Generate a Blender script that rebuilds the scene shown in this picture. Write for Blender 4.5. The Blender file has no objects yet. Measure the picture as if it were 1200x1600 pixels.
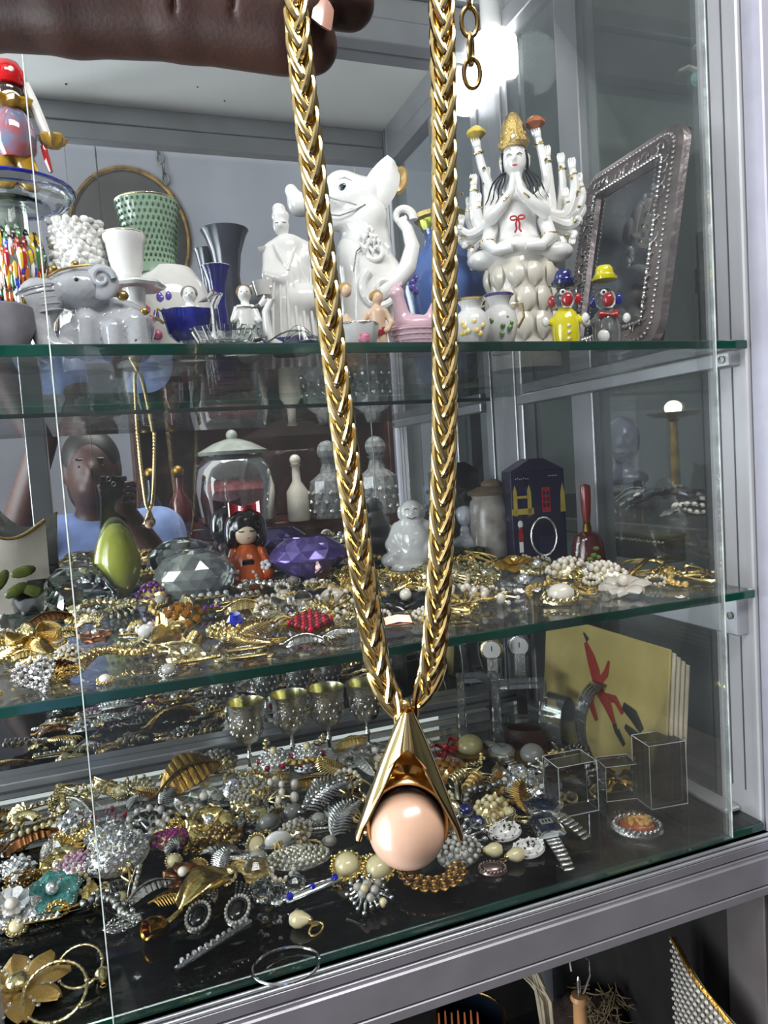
import bpy, math, random
import numpy as np
from mathutils import Vector, Matrix

# ------------------------------------------------------------------ camera, world, light, exposure
SCN = bpy.context.scene
COL = SCN.collection
FPX = 1155.0
YAW, PITCH, ROLL = 0.34825, 0.06727, -0.06491
FWD = Vector((math.sin(YAW)*math.cos(PITCH), math.cos(YAW)*math.cos(PITCH), -math.sin(PITCH)))
_r0 = Vector((math.cos(YAW), -math.sin(YAW), 0)); _u0 = _r0.cross(FWD)
RIGHT = math.cos(ROLL)*_r0 + math.sin(ROLL)*_u0
UP = -math.sin(ROLL)*_r0 + math.cos(ROLL)*_u0
cd = bpy.data.cameras.new('camera'); cam = bpy.data.objects.new('camera', cd); COL.objects.link(cam)
cam.matrix_world = Matrix(((RIGHT.x, UP.x, -FWD.x, 0), (RIGHT.y, UP.y, -FWD.y, 0), (RIGHT.z, UP.z, -FWD.z, 0), (0, 0, 0, 1)))
cd.sensor_fit = 'HORIZONTAL'; cd.sensor_width = 36; cd.lens = FPX*36/1200; cd.clip_start = .01
SCN.camera = cam
vs = SCN.view_settings
vs.view_transform = 'Standard'; vs.look = 'None'; vs.gamma = 1; vs.use_curve_mapping = False; vs.exposure = 0.45
W = bpy.data.worlds.new('shop_air'); SCN.world = W; W.use_nodes = True
W.node_tree.nodes['Background'].inputs[0].default_value = (.88, .91, .93, 1)
W.node_tree.nodes['Background'].inputs[1].default_value = .85
def area_light(name, loc, target, size, power, col=(1, 1, 1)):
    l = bpy.data.lights.new(name, 'AREA'); l.shape = 'RECTANGLE'; l.size, l.size_y = size; l.energy = power; l.color = col
    o = bpy.data.objects.new(name, l); COL.objects.link(o); o.location = loc
    o.rotation_euler = (Vector(target)-Vector(loc)).to_track_quat('-Z', 'Y').to_euler(); return o
area_light('shop_ceiling_light', (.35, -.42, 1.38), (.25, .85, -.3), (1.2, .4), 34, (1, .98, .95))
area_light('added_left_light', (-1.5, .25, -.05), (.2, .9, .4), (1.0, 2.0), 74, (.88, .94, 1))  # unseen area light, added at left to brighten the cabinet ceiling
SCN.cycles.max_bounces = 14; SCN.cycles.transparent_max_bounces = 24; SCN.cycles.transmission_bounces = 12; SCN.cycles.glossy_bounces = 8
SCN.cycles.caustics_reflective = False; SCN.cycles.caustics_refractive = False
SCN.cycles.sample_clamp_indirect = 6; SCN.cycles.use_denoising = True

# ------------------------------------------------------------------ cabinet dimensions (metres, eye level z = 0)
D, XR, YB = .583, .617, 1.0816            # front plane, right wall, mirror plane
ZT, ZM, ZD = .0995, -.1565, -.407         # top faces of upper shelf, middle shelf, deck
ZC = .72
def ray(px, py): return FWD + RIGHT*((px-600)/FPX) - UP*((py-800)/FPX)
def ony(px, py, y): d = ray(px, py); return d*(y/d.y)
def onz(px, py, z): d = ray(px, py); return d*(z/d.z)
def onx(px, py, x): d = ray(px, py); return d*(x/d.x)
def mpp(p): return Vector(p).dot(FWD)/FPX
def behind(px, py, Y): q = ony(px, py, Y); return Vector((q.x, 2*YB-Y, q.z))   # real spot of what the mirror shows at virtual depth Y

# ------------------------------------------------------------------ materials
MATS = {}
def lin(c):
    if isinstance(c, str): c = [int(c[i:i+2], 16) for i in (0, 2, 4)]
    return tuple(((x/255)/12.92 if x/255 <= .04045 else ((x/255+.055)/1.055)**2.4) for x in c)
def mat(name, c='808080', metal=0, rough=.4, trans=0, ior=1.45, coat=0, bump=0, bscale=40, var=.12, vscale=25, c2=None, emit=0, sss=0, spec=.5):
    if name in MATS: return MATS[name]
    m = bpy.data.materials.new(name); m.use_nodes = True; nt = m.node_tree; b = nt.nodes['Principled BSDF']
    col = lin(c); b.inputs['Metallic'].default_value = metal; b.inputs['Roughness'].default_value = rough
    b.inputs['Transmission Weight'].default_value = trans; b.inputs['IOR'].default_value = ior
    b.inputs['Coat Weight'].default_value = coat; b.inputs['Coat Roughness'].default_value = .05
    b.inputs['Specular IOR Level'].default_value = spec
    if sss: b.inputs['Subsurface Weight'].default_value = sss; b.inputs['Subsurface Scale'].default_value = .004
    if emit: b.inputs['Emission Color'].default_value = (*col, 1); b.inputs['Emission Strength'].default_value = emit
    tc = nt.nodes.new('ShaderNodeTexCoord'); n = nt.nodes.new('ShaderNodeTexNoise'); n.inputs['Scale'].default_value = vscale; n.inputs['Detail'].default_value = 4
    nt.links.new(tc.outputs['Object'], n.inputs['Vector'])
    r = nt.nodes.new('ShaderNodeValToRGB'); nt.links.new(n.outputs[0], r.inputs[0])
    cc = lin(c2) if c2 else tuple(x*(1-2*var) for x in col)
    r.color_ramp.elements[0].position = .32; r.color_ramp.elements[1].position = .68
    r.color_ramp.elements[0].color = (*cc, 1); r.color_ramp.elements[1].color = (*[min(1, x*(1+(0 if c2 else var))) for x in col], 1)
    nt.links.new(r.outputs[0], b.inputs['Base Color'])
    if bump:
        n2 = nt.nodes.new('ShaderNodeTexNoise'); n2.inputs['Scale'].default_value = bscale; n2.inputs['Detail'].default_value = 3
        nt.links.new(tc.outputs['Object'], n2.inputs['Vector'])
        bm = nt.nodes.new('ShaderNodeBump'); bm.inputs['Strength'].default_value = bump; bm.inputs['Distance'].default_value = .002
        nt.links.new(n2.outputs[0], bm.inputs['Height']); nt.links.new(bm.outputs[0], b.inputs['Normal'])
    MATS[name] = m; return m
def pane_mat(name, tint=(.93, .97, .95), ior=1.5, rough=0, haze=0, boost=1.0, base=0.0):
    """thin sheet glass: clear through, mirror-like by Fresnel, optional dust film"""
    if name in MATS: return MATS[name]
    m = bpy.data.materials.new(name); m.use_nodes = True; nt = m.node_tree; nt.nodes.remove(nt.nodes['Principled BSDF'])
    out = nt.nodes['Material Output']; t = nt.nodes.new('ShaderNodeBsdfTransparent'); t.inputs[0].default_value = (*tint, 1)
    g = nt.nodes.new('ShaderNodeBsdfGlossy'); g.inputs['Roughness'].default_value = rough
    f = nt.nodes.new('ShaderNodeFresnel'); f.inputs[0].default_value = ior
    ma = nt.nodes.new('ShaderNodeMath'); ma.operation = 'MULTIPLY_ADD'; ma.inputs[1].default_value = boost; ma.inputs[2].default_value = base; ma.use_clamp = True
    nt.links.new(f.outputs[0], ma.inputs[0])
    mx = nt.nodes.new('ShaderNodeMixShader'); nt.links.new(ma.outputs[0], mx.inputs[0]); nt.links.new(t.outputs[0], mx.inputs[1]); nt.links.new(g.outputs[0], mx.inputs[2])
    last = mx
    if haze:
        d = nt.nodes.new('ShaderNodeBsdfDiffuse'); d.inputs[0].default_value = (.75, .77, .8, 1)
        tc = nt.nodes.new('ShaderNodeTexCoord'); n = nt.nodes.new('ShaderNodeTexNoise'); n.inputs['Scale'].default_value = 7; n.inputs['Detail'].default_value = 6
        nt.links.new(tc.outputs['Object'], n.inputs['Vector'])
        mr = nt.nodes.new('ShaderNodeMapRange'); mr.inputs['From Min'].default_value = .35; mr.inputs['From Max'].default_value = .75
        mr.inputs['To Min'].default_value = haze*.4; mr.inputs['To Max'].default_value = haze*1.5
        nt.links.new(n.outputs[0], mr.inputs[0])
        m2 = nt.nodes.new('ShaderNodeMixShader'); nt.links.new(mr.outputs[0], m2.inputs[0]); nt.links.new(mx.outputs[0], m2.inputs[1]); nt.links.new(d.outputs[0], m2.inputs[2]); last = m2
    nt.links.new(last.outputs[0], out.inputs[0]); MATS[name] = m; return m

GOLD = mat('gold', 'EBD08A', 1, .16, var=.15, bump=.15, bscale=300)
GOLD2 = mat('pale_gold', 'E3D3A2', 1, .2, var=.2, bump=.3, bscale=400)
GOLDT = mat('textured_gold', 'DFBF76', 1, .28, var=.25, bump=.8, bscale=700)
BRASS = mat('old_brass', '97763A', 1, .35, var=.3, bump=.5, bscale=300)
COPPER = mat('copper', '9C6A45', 1, .3, var=.2)
SILVER = mat('silver', 'CFCFCB', 1, .18, var=.15, bump=.4, bscale=500)
SILVERD = mat('dark_silver', '8C8C88', 1, .28, var=.3, bump=.5, bscale=500)
CHROME = mat('chrome', 'D8DADC', 1, .08, var=.05)
PEARL = mat('pearl', 'F1E8D8', 0, .18, coat=.6, var=.05, sss=.1)
CREAM = mat('cream_pearl', 'E6D9A8', 0, .2, coat=.6, var=.06)
PEARLG = mat('grey_pearl', 'B9B6AC', 0, .2, coat=.6, var=.08)
RHINE = mat('rhinestone', 'F4F6F8', .8, .04, var=.1, vscale=300)
PORC = mat('white_porcelain', 'E9E8E4', 0, .1, coat=.5, var=.03, vscale=60)
PORCG = mat('grey_lustre_porcelain', 'BFC1C6', 0, .14, coat=.8, var=.1, vscale=60)
BISQ = mat('bisque', 'D8D5CE', 0, .5, var=.08)
IVORY = mat('ivory_glaze', 'DAD3C4', 0, .2, coat=.3, var=.08)
CLEAR = mat('clear_crystal', 'F4F8F6', 0, .0, trans=1, ior=1.5, var=.0)
ACRYLS = mat('solid_acrylic', 'FCFEFD', 0, .0, trans=1, ior=1.33, var=0)
ALUW = mat('white_aluminium', 'B9B9BC', .25, .4, var=.04, vscale=12)
ACRYL = pane_mat('acrylic', (.93, .95, .945), 1.49, .02, .05, 1.6, .03)
BLACK = mat('black_enamel', '0B0B0D', 0, .08, coat=.5, var=.1)
RED = mat('red_enamel', 'B01420', 0, .1, coat=.6, var=.1)
REDG = mat('red_glass', 'D01A1E', 0, .05, trans=.3, coat=.6, var=.1)
YELG = mat('yellow_glass', 'E6D800', 0, .06, coat=.7, var=.08)
NAVY = mat('cobalt_glaze', '14186A', 0, .07, coat=.7, var=.15)
COBG = mat('cobalt_glass', '1A2BB0', 0, .05, trans=.45, coat=.6, var=.1)
WHITEE = mat('white_enamel', 'F2F1EC', 0, .1, coat=.6, var=.03)
ALU = mat('aluminium', 'A9ABAE', .6, .36, var=.06, vscale=12, bump=.1, bscale=90)
ALUD = mat('aluminium_groove', '5E6062', .4, .5, var=.1)
GEDGE2 = mat('teal_glass_edge', '2A8C72', 0, .1, trans=.2, var=.15, vscale=18, coat=.4)
EDGW = mat('painted_edge_glint', 'E6EAE8', 0, .12, var=.1, coat=.5)
GEDGE = mat('green_glass_edge', '0A4236', 0, .12, trans=.25, var=.25, vscale=18, coat=.4)

# ------------------------------------------------------------------ mesh builder
class MB:
    def __init__(s): s.v = []; s.f = []
    def add(s, vs_, fs):
        o = len(s.v); s.v += [tuple(map(float, p)) for p in vs_]; s.f += [tuple(i+o for i in f) for f in fs]; return s
    def box(s, c, d, R=None, bev=0):
        x, y, z = d[0]/2, d[1]/2, d[2]/2
        if not bev:
            pts = [(i*x, j*y, k*z) for k in (-1, 1) for j in (-1, 1) for i in (-1, 1)]
            fs = [(0, 2, 3, 1), (4, 5, 7, 6), (0, 1, 5, 4), (2, 6, 7, 3), (0, 4, 6, 2), (1, 3, 7, 5)]
        else:
            b = min(bev, x*.9, y*.9, z*.9); pts = []; fs = []
            for k, zz in ((-1, z-b), (1, z-b)): pass
            rings = [(-z, x-b, y-b), (-z+b, x, y), (z-b, x, y), (z, x-b, y-b)]
            for zz, hx, hy in rings:
                cx, cy = min(b, hx), min(b, hy)
                pts += [(hx-cx, -hy, zz), (hx, -hy+cy, zz), (hx, hy-cy, zz), (hx-cx, hy, zz), (-hx+cx, hy, zz), (-hx, hy-cy, zz), (-hx, -hy+cy, zz), (-hx+cx, -hy, zz)]
            for r in range(3):
                for i in range(8): j = (i+1) % 8; fs.append((r*8+i, r*8+j, r*8+8+j, r*8+8+i))
            fs += [tuple(range(7, -1, -1)), tuple(range(24, 32))]
        if R is not None: pts = [R @ Vector(p) for p in pts]
        return s.add([(p[0]+c[0], p[1]+c[1], p[2]+c[2]) for p in pts], fs)
    def lathe(s, prof, seg=24, c=(0, 0, 0), R=None, sx=1, sy=1, flute=0, nf=0, cap=True):
        pts = []; n = len(prof); fs = []
        for r, z in prof:
            for i in range(seg):
                a = 2*math.pi*i/seg; q = r*(1+flute*math.cos(nf*a)) if flute else r
                pts.append(Vector((q*math.cos(a)*sx, q*math.sin(a)*sy, z)))
        for k in range(n-1):
            for i in range(seg): j = (i+1) % seg; fs.append((k*seg+i, k*seg+j, (k+1)*seg+j, (k+1)*seg+i))
        if cap:
            if prof[0][0] > 1e-6: fs.append(tuple(range(seg-1, -1, -1)))
            if prof[-1][0] > 1e-6: fs.append(tuple(range((n-1)*seg, n*seg)))
        if R is not None: pts = [R @ p for p in pts]
        return s.add([p+Vector(c) for p in pts], fs)
    def sphere(s, c, r, seg=14, rings=9, R=None):
        if not hasattr(r, '__len__'): r = (r, r, r)
        pr = [(max(1e-7, math.sin(math.pi*k/rings)), -math.cos(math.pi*k/rings)) for k in range(rings+1)]
        pts = []; fs = []
        pts.append(Vector((0, 0, -r[2])))
        for k in range(1, rings):
            for i in range(seg): a = 2*math.pi*i/seg; pts.append(Vector((pr[k][0]*math.cos(a)*r[0], pr[k][0]*math.sin(a)*r[1], pr[k][1]*r[2])))
        pts.append(Vector((0, 0, r[2]))); L = len(pts)-1
        for i in range(seg):
            j = (i+1) % seg; fs.append((0, 1+j, 1+i)); fs.append((L, L-seg+i, L-seg+j))
        for k in range(rings-2):
            for i in range(seg): j = (i+1) % seg; b = 1+k*seg; fs.append((b+i, b+j, b+seg+j, b+seg+i))
        if R is not None: pts = [R @ p for p in pts]
        return s.add([p+Vector(c) for p in pts], fs)
    def tube(s, pts, r, seg=8, closed=False, flat=1.0, up=None, cap=True):
        P = [Vector(p) for p in pts]; n = len(P); rr = r if hasattr(r, '__len__') else [r]*n
        V = []; fs = []; prev = None
        for i in range(n):
            t = (P[(i+1) % n]-P[i-1]) if closed else (P[min(i+1, n-1)]-P[max(i-1, 0)])
            if t.length < 1e-9: t = Vector((0, 0, 1))
            t.normalize()
            if up is not None: a = Vector(up)
            elif prev is None: a = Vector((0, 0, 1)) if abs(t.z) < .9 else Vector((1, 0, 0))
            else: a = prev
            a = (a - t*a.dot(t))
            if a.length < 1e-6: a = t.orthogonal()
            a.normalize(); prev = a; b = t.cross(a)
            for k in range(seg): q = 2*math.pi*k/seg; V.append(P[i]+rr[i]*(a*math.cos(q)*flat+b*math.sin(q)))
        m = n if closed else n-1
        for i in range(m):
            for k in range(seg):
                j = (k+1) % seg; A = i*seg; B = ((i+1) % n)*seg; fs.append((A+k, A+j, B+j, B+k))
        if cap and not closed: fs.append(tuple(range(seg-1, -1, -1))); fs.append(tuple(range((n-1)*seg, n*seg)))
        return s.add(V, fs)
    def torus(s, c, R_, r, seg=28, rs=8, R=None, sx=1, sy=1, a0=0, a1=None, flat=1):
        cl = a1 is None; m = seg if cl else seg+1; a1 = 2*math.pi if cl else a1
        p = []
        for i in range(m): a = a0+(a1-a0)*i/seg; p.append(Vector((R_*math.cos(a)*sx, R_*math.sin(a)*sy, 0)))
        if R is not None: p = [R @ q for q in p]
        up = (R @ Vector((0, 0, 1))) if R is not None else Vector((0, 0, 1))
        return s.tube([q+Vector(c) for q in p], r, rs, closed=cl, up=up, flat=flat)
    def prism(s, poly, z0, z1, R=None, c=(0, 0, 0), bev=0):
        n = len(poly); cx = sum(p[0] for p in poly)/n; cy = sum(p[1] for p in poly)/n
        lay = [(1, z0), (1, z1)] if not bev else [(1, z0), (1, z1-bev), (1-.18, z1)]
        pts = [Vector((cx+(p[0]-cx)*k, cy+(p[1]-cy)*k, z)) for k, z in lay for p in poly]; fs = [tuple(range(n-1, -1, -1))]
        for l in range(len(lay)-1):
            for i in range(n): j = (i+1) % n; fs.append((l*n+i, l*n+j, l*n+n+j, l*n+n+i))
        fs.append(tuple(range((len(lay)-1)*n, len(lay)*n)))
        if R is not None: pts = [R @ p for p in pts]
        return s.add([p+Vector(c) for p in pts], fs)
    def grid(s, fn, nu, nv, closeu=False, thick=0):
        P = [[Vector(fn(u/nu, v/nv)) for v in range(nv+1)] for u in range(nu+1)]
        pts = [p for row in P for p in row]; fs = []
        for u in range(nu):
            for v in range(nv): a = u*(nv+1)+v; fs.append((a, a+nv+1, a+nv+2, a+1))
        if thick:
            N = []
            for u in range(nu+1):
                for v in range(nv+1):
                    du = P[min(u+1, nu)][v]-P[max(u-1, 0)][v]; dv = P[u][min(v+1, nv)]-P[u][max(v-1, 0)]
                    q = du.cross(dv); N.append(q.normalized() if q.length > 1e-12 else Vector((0, 0, 1)))
            L = len(pts); pts += [pts[i]-N[i]*thick for i in range(L)]; fs += [tuple(i+L for i in f[::-1]) for f in fs]
            w = nv+1
            for u in range(nu): fs.append((u*w, u*w+L, (u+1)*w+L, (u+1)*w)); fs.append((u*w+nv, (u+1)*w+nv, (u+1)*w+nv+L, u*w+nv+L))
            for v in range(nv): fs.append((v, v+1, v+1+L, v+L)); a = nu*w+v; fs.append((a, a+L, a+1+L, a+1))
        return s.add(pts, fs)
    def gem(s, c, r, h=None, n=8, R=None):
        h = h or r*.6; p = []
        for k, z in ((1, 0), (.62, h)):
            for i in range(n): a = 2*math.pi*(i+.5*(k < 1))/n; p.append(Vector((r*k*math.cos(a), r*k*math.sin(a), z)))
        p.append(Vector((0, 0, -h*.7))); fs = [tuple(range(n, 2*n))]
        for i in range(n):
            j = (i+1) % n; fs.append((i, j, n+i)); fs.append((j, n+j, n+i)); fs.append((2*n, j, i))
        if R is not None: p = [R @ q for q in p]
        return s.add([q+Vector(c) for q in p], fs)
    def mesh(s, name, scale=1.0, smooth=True, angle=38, recalc=True):
        me = bpy.data.meshes.new(name); me.from_pydata([(x*scale, y*scale, z*scale) for x, y, z in s.v], [], s.f); me.update()
        if recalc:
            import bmesh
            b = bmesh.new(); b.from_mesh(me); bmesh.ops.recalc_face_normals(b, faces=b.faces); b.to_mesh(me); b.free()
        if smooth:
            me.shade_smooth(); me.set_sharp_from_angle(angle=math.radians(angle))
        return me

# smooth-union solid -> one continuous mesh (surface nets)
def blob(prims, res=44, k=3.0, ripple=None):
    lo = np.full(3, 1e9); hi = -lo
    for p in prims:
        if p[0] == 'e': c = np.array(p[1]); r = np.array([max(p[2])]*3 if len(p) > 3 else p[2]); a, b = c-r, c+r
        elif p[0] == 'c': r = max(p[3], p[4]); a = np.minimum(p[1], p[2])-r; b = np.maximum(p[1], p[2])+r
        else: continue
        lo = np.minimum(lo, a); hi = np.maximum(hi, b)
    h = (hi-lo).max()/res; lo = lo-2.5*h-k*.3; hi = hi+2.5*h+k*.3; N = np.ceil((hi-lo)/h).astype(int)+1
    ax = [(lo[i]+h*np.arange(N[i])).astype(np.float32) for i in range(3)]
    X, Y, Z = np.meshgrid(*ax, indexing='ij'); d = None
    for p in prims:
        if p[0] in ('e', '-e'):
            q = np.stack([X-p[1][0], Y-p[1][1], Z-p[1][2]], -1).astype(np.float32)
            if len(p) > 3: q = q @ np.array(p[3], dtype=np.float32)
            r = np.array(p[2], dtype=np.float32); k0 = np.sqrt(((q/r)**2).sum(-1)); k1 = np.sqrt(((q/(r*r))**2).sum(-1))+1e-9
            e = k0*(k0-1)/k1
        else:
            a = np.array(p[1], dtype=np.float32); b = np.array(p[2], dtype=np.float32); ba = b-a; L = (ba*ba).sum()+1e-12
            qx, qy, qz = X-a[0], Y-a[1], Z-a[2]; t = np.clip((qx*ba[0]+qy*ba[1]+qz*ba[2])/L, 0, 1)
            e = np.sqrt((qx-t*ba[0])**2+(qy-t*ba[1])**2+(qz-t*ba[2])**2)-(p[3]+(p[4]-p[3])*t)
        if p[0][0] == '-': m = np.maximum(k*.4-np.abs(d+e), 0)/(k*.4+1e-9); d = np.maximum(d, -e)+m*m*k*.1
        elif d is None: d = e
        else: m = np.maximum(k-np.abs(d-e), 0)/k; d = np.minimum(d, e)-m*m*k*.25
    if ripple is not None: d = d+ripple(X, Y, Z)
    ins = d < 0; nx, ny, nz = N
    cnt = np.zeros((nx-1, ny-1, nz-1), int)
    for i in (0, 1):
        for j in (0, 1):
            for l in (0, 1): cnt += ins[i:nx-1+i, j:ny-1+j, l:nz-1+l]
    act = (cnt > 0) & (cnt < 8); idx = -np.ones(act.shape, int); idx[act] = np.arange(act.sum()); I = np.argwhere(act)
    acc = np.zeros((len(I), 3)); num = np.zeros(len(I)); cs = [(i, j, l) for i in (0, 1) for j in (0, 1) for l in (0, 1)]
    for A in cs:
        for axn in range(3):
            if A[axn]: continue
            B = list(A); B[axn] = 1
            da = d[I[:, 0]+A[0], I[:, 1]+A[1], I[:, 2]+A[2]]; db = d[I[:, 0]+B[0], I[:, 1]+B[1], I[:, 2]+B[2]]
            mk = (da < 0) != (db < 0); t = np.where(mk, da/(da-db+1e-12), 0); pt = np.array(A, float)[None].repeat(len(I), 0); pt[:, axn] += t
            acc[mk] += pt[mk]; num[mk] += 1
    V = lo+h*(I+acc/num[:, None]); F = []
    for axn in range(3):
        sl = [slice(None)]*3; s2 = [slice(None)]*3; sl[axn] = slice(0, -1); s2[axn] = slice(1, None)
        ch = ins[tuple(sl)] != ins[tuple(s2)]; E = np.argwhere(ch); u, w = [a for a in range(3) if a != axn]
        E = E[(E[:, u] > 0) & (E[:, w] > 0)]; ok = (E[:, u] < N[u]-1) & (E[:, w] < N[w]-1); E = E[ok]
        def g(du, dw): e = E.copy(); e[:, u] += du; e[:, w] += dw; return idx[e[:, 0], e[:, 1], e[:, 2]]
        q = np.stack([g(-1, -1), g(0, -1), g(0, 0), g(-1, 0)], 1); fl = ins[E[:, 0], E[:, 1], E[:, 2]]
        if axn == 1: fl = ~fl
        q[~fl] = q[~fl][:, ::-1]; F += [tuple(x) for x in q.tolist()]
    m = MB(); m.add(V.tolist(), F); return m

# ------------------------------------------------------------------ things and parts
SC = {}; USED = set(); REG = {'top': [], 'mid': [], 'deck': []}
def tag(o, label, cat, group=None, kind=None):
    o['label'] = label; o['category'] = cat; USED.add(label)
    if group: o['group'] = group
    if kind: o['kind'] = kind
    return o
def thing(name, label, cat, loc=(0, 0, 0), rz=0, s=1.0, group=None, R=None):
    o = bpy.data.objects.new(name, None); o.empty_display_size = .01; COL.objects.link(o); o.location = loc
    if R is not None: o.rotation_euler = R.to_euler()
    else: o.rotation_euler = (0, 0, rz)
    SC[o.name] = s; return tag(o, label, cat, group)
def part(name, mb, m, parent, smooth=True, angle=38, stuff=False, label=None, off=None, R=None, scale=None, recalc=True):
    root = parent
    while root is not None and root.parent is not None: root = root.parent
    s = scale if scale is not None else (SC.get(root.name, 1.0) if root else 1.0)
    me = mb if isinstance(mb, bpy.types.Mesh) else mb.mesh(name, s, smooth, angle, recalc)
    if not len(me.materials): me.materials.append(m)
    o = bpy.data.objects.new(name, me); COL.objects.link(o)
    if parent: o.parent = parent
    if off is not None: o.location = Vector(off)*s
    if R is not None: o.rotation_euler = R.to_euler()
    if stuff: o['kind'] = 'stuff'
    if label: o['label'] = label
    return o
def solo(name, mb, m, label, cat, loc=(0, 0, 0), rz=0, s=1.0, group=None, smooth=True, R=None, angle=38):
    me = mb.mesh(name, s, smooth, angle); me.materials.append(m); o = bpy.data.objects.new(name, me); COL.objects.link(o); o.location = loc
    o.rotation_euler = R.to_euler() if R is not None else (0, 0, rz)
    SC[o.name] = s; return tag(o, label, cat, group)
def structure(name, mb, m, parent=None, smooth=False):
    o = part(name, mb, m, parent, smooth=smooth, scale=1.0)
    if parent is None: o['kind'] = 'structure'
    return o
def rot(x=0, y=0, z=0): return Matrix.Rotation(z, 3, 'Z') @ Matrix.Rotation(y, 3, 'Y') @ Matrix.Rotation(x, 3, 'X')
def facing(p): return -math.atan2(p.x, p.y)
def place(px, pytop, y, zs, pymid=None):
    """spot on a shelf: x from the pixel column, height (in local pixel units) from the top pixel"""
    t = ony(px, pytop, y); b = Vector((t.x, y, zs)); mid = ony(px, pymid if pymid is not None else pytop+60, y)
    b.x = mid.x; s = mpp((b+t)/2); return b, s, facing(b), (t.z-zs)/s
def lay(px, py, zs):
    b = onz(px, py, zs); return b, mpp(b), facing(b)
PI = math.pi
def smooth_pts(pts, rad, k=5):
    P = [Vector(p) for p in pts]; o = []; rr = []
    for i in range(len(P)-1):
        a, b, c, d = P[max(i-1, 0)], P[i], P[i+1], P[min(i+2, len(P)-1)]
        for j in range(k):
            t = j/k; o.append(.5*((2*b)+(c-a)*t+(2*a-5*b+4*c-d)*t*t+(3*b-a-3*c+d)*t**3)); rr.append(rad[i]+(rad[i+1]-rad[i])*t)
    return o+[P[-1]], rr+[rad[-1]]
# ------------------------------------------------------------------ shop around the cabinet
WALLM = mat('lavender_plaster', 'B9BAC4', 0, .8, var=.05, vscale=3)
FLOORM = mat('shop_floor', '8C867E', 0, .5, var=.2, vscale=6)
structure('floor', MB().box((0, 1.7, -1.42), (9, 8.6, .04)), FLOORM)
structure('wall_back', MB().box((0, -2.6, 1.3), (9, .06, 5.4)), WALLM)
structure('wall_right', MB().box((2.6, 1.7, 1.3), (.06, 8.6, 5.4)), mat('grey_plaster', '4E5251', 0, .8, var=.08, vscale=3))

# ------------------------------------------------------------------ display cabinet: frame, mirror back, boards
cab = thing('display_cabinet', 'aluminium framed glass display cabinet with mirrored back holding the shelves', 'cabinet', (0, 0, 0))
def bar(name, x0, x1, y0, y1, z0, z1, m=ALU, bev=.0015, parent=None):
    return part(name, MB().box(((x0+x1)/2, (y0+y1)/2, (z0+z1)/2), (x1-x0, y1-y0, z1-z0), bev=bev), m, parent or cab, smooth=False)
XL = -1.05
# right front post: inner jamb with grooves, outer face
p = bar('post', XR, XR+.034, D+.004, D+.058, -.48, ZC+.06, ALUW)
LOWP = mat('shaded_aluminium', '625C5C', .5, .45, var=.08)  # shade put into the colour: lower post darkened for the light fading downwards
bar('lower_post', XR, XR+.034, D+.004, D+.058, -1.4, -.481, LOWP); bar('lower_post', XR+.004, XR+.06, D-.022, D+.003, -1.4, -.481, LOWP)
for yy in (D+.022, D+.04): bar('groove', XR-.0006, XR+.001, yy, yy+.0016, -.38, ZC, ALUD, 0, p)
bar('post', XR+.004, XR+.06, D-.022, D+.003, -.48, ZC+.06, mat('lavender_aluminium', 'A5A3AE', .3, .45, var=.05))
bar('post', XR, XR+.03, .848, .896, ZD, ZC)                                   # right wall, middle stile
bar('post', XR-.004, XR+.03, 1.022, YB+.02, -1.4, ZC)                         # right wall, back stile
bar('stile', XR-.008, XR-.002, 1.036, 1.05, ZD, ZC, ALU, .001)
bar('post', -.148, -.112, D+.002, D+.034, -1.4, ZC, ALUW)                           # front post left of the frame
bar('post', XL, XL+.04, YB-.04, YB+.01, -1.4, ZC); bar('post', XL, XL+.04, D, D+.04, -1.4, ZC)
# top rails
bar('rail', XL, XR, YB-.03, YB-.001, .617, .652); bar('rail', XL, XR, YB-.022, YB-.001, .655, .69); bar('rail', XL, XR, YB-.034, YB-.001, .693, ZC)
bar('rail', XL, XR, D, D+.03, .652, .684); bar('rail', XL, XR, D+.004, D+.03, .686, ZC)
bar('rail', XR-.004, XR+.03, D+.058, YB, .64, .672); bar('rail', XR-.002, XR+.03, D+.058, YB, .675, ZC)
bar('rail', XL, XL+.03, D, YB, .64, ZC)
part('top_board', MB().box(((XL+XR)/2, (D+YB)/2, ZC+.008), (XR-XL+.06, YB-D+.04, .016)), mat('white_board', 'EFEEE9', 0, .6, var=.04, vscale=5), cab, smooth=False)
sp = MB(); rs = random.Random(4)
for i in range(14): sp.sphere((rs.uniform(-.35, .35), rs.uniform(D+.06, YB-.05), ZC-.0005), (.0012+.0012*rs.random(),)*3, 6, 4)
part('fly_specks', sp, BLACK, cab, stuff=True)
# shelf support rails on the right wall
for z, h in ((ZT-.0085, .016), (ZM-.0085, .042)):
    rl = bar('shelf_rail', XR-.014, XR+.002, D+.012, YB-.06, z-h, z-.0005)
    part('screw', MB().lathe([(0, 0), (.004, 0), (.004, .0015), (.0015, .002)], 14, (XR-.0142, D+.022, z-h/2), rot(y=-PI/2)), SILVERD, rl)
# deck
part('deck_board', MB().box(((XL+XR)/2, (D+YB)/2+.004, ZD-.02), (XR-XL, YB-D-.008, .022)), mat('deck_black', '141517', 0, .25, var=.2), cab, smooth=False)
bar('rail', XL, XR, YB-.026, YB-.001, ZD+.0005, ZD+.022); bar('groove', XL, XR, YB-.0275, YB-.026, ZD+.009, ZD+.0125, ALUD, 0)
bar('rail', XR-.022, XR, D+.03, YB-.026, ZD+.0005, ZD+.006)
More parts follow.
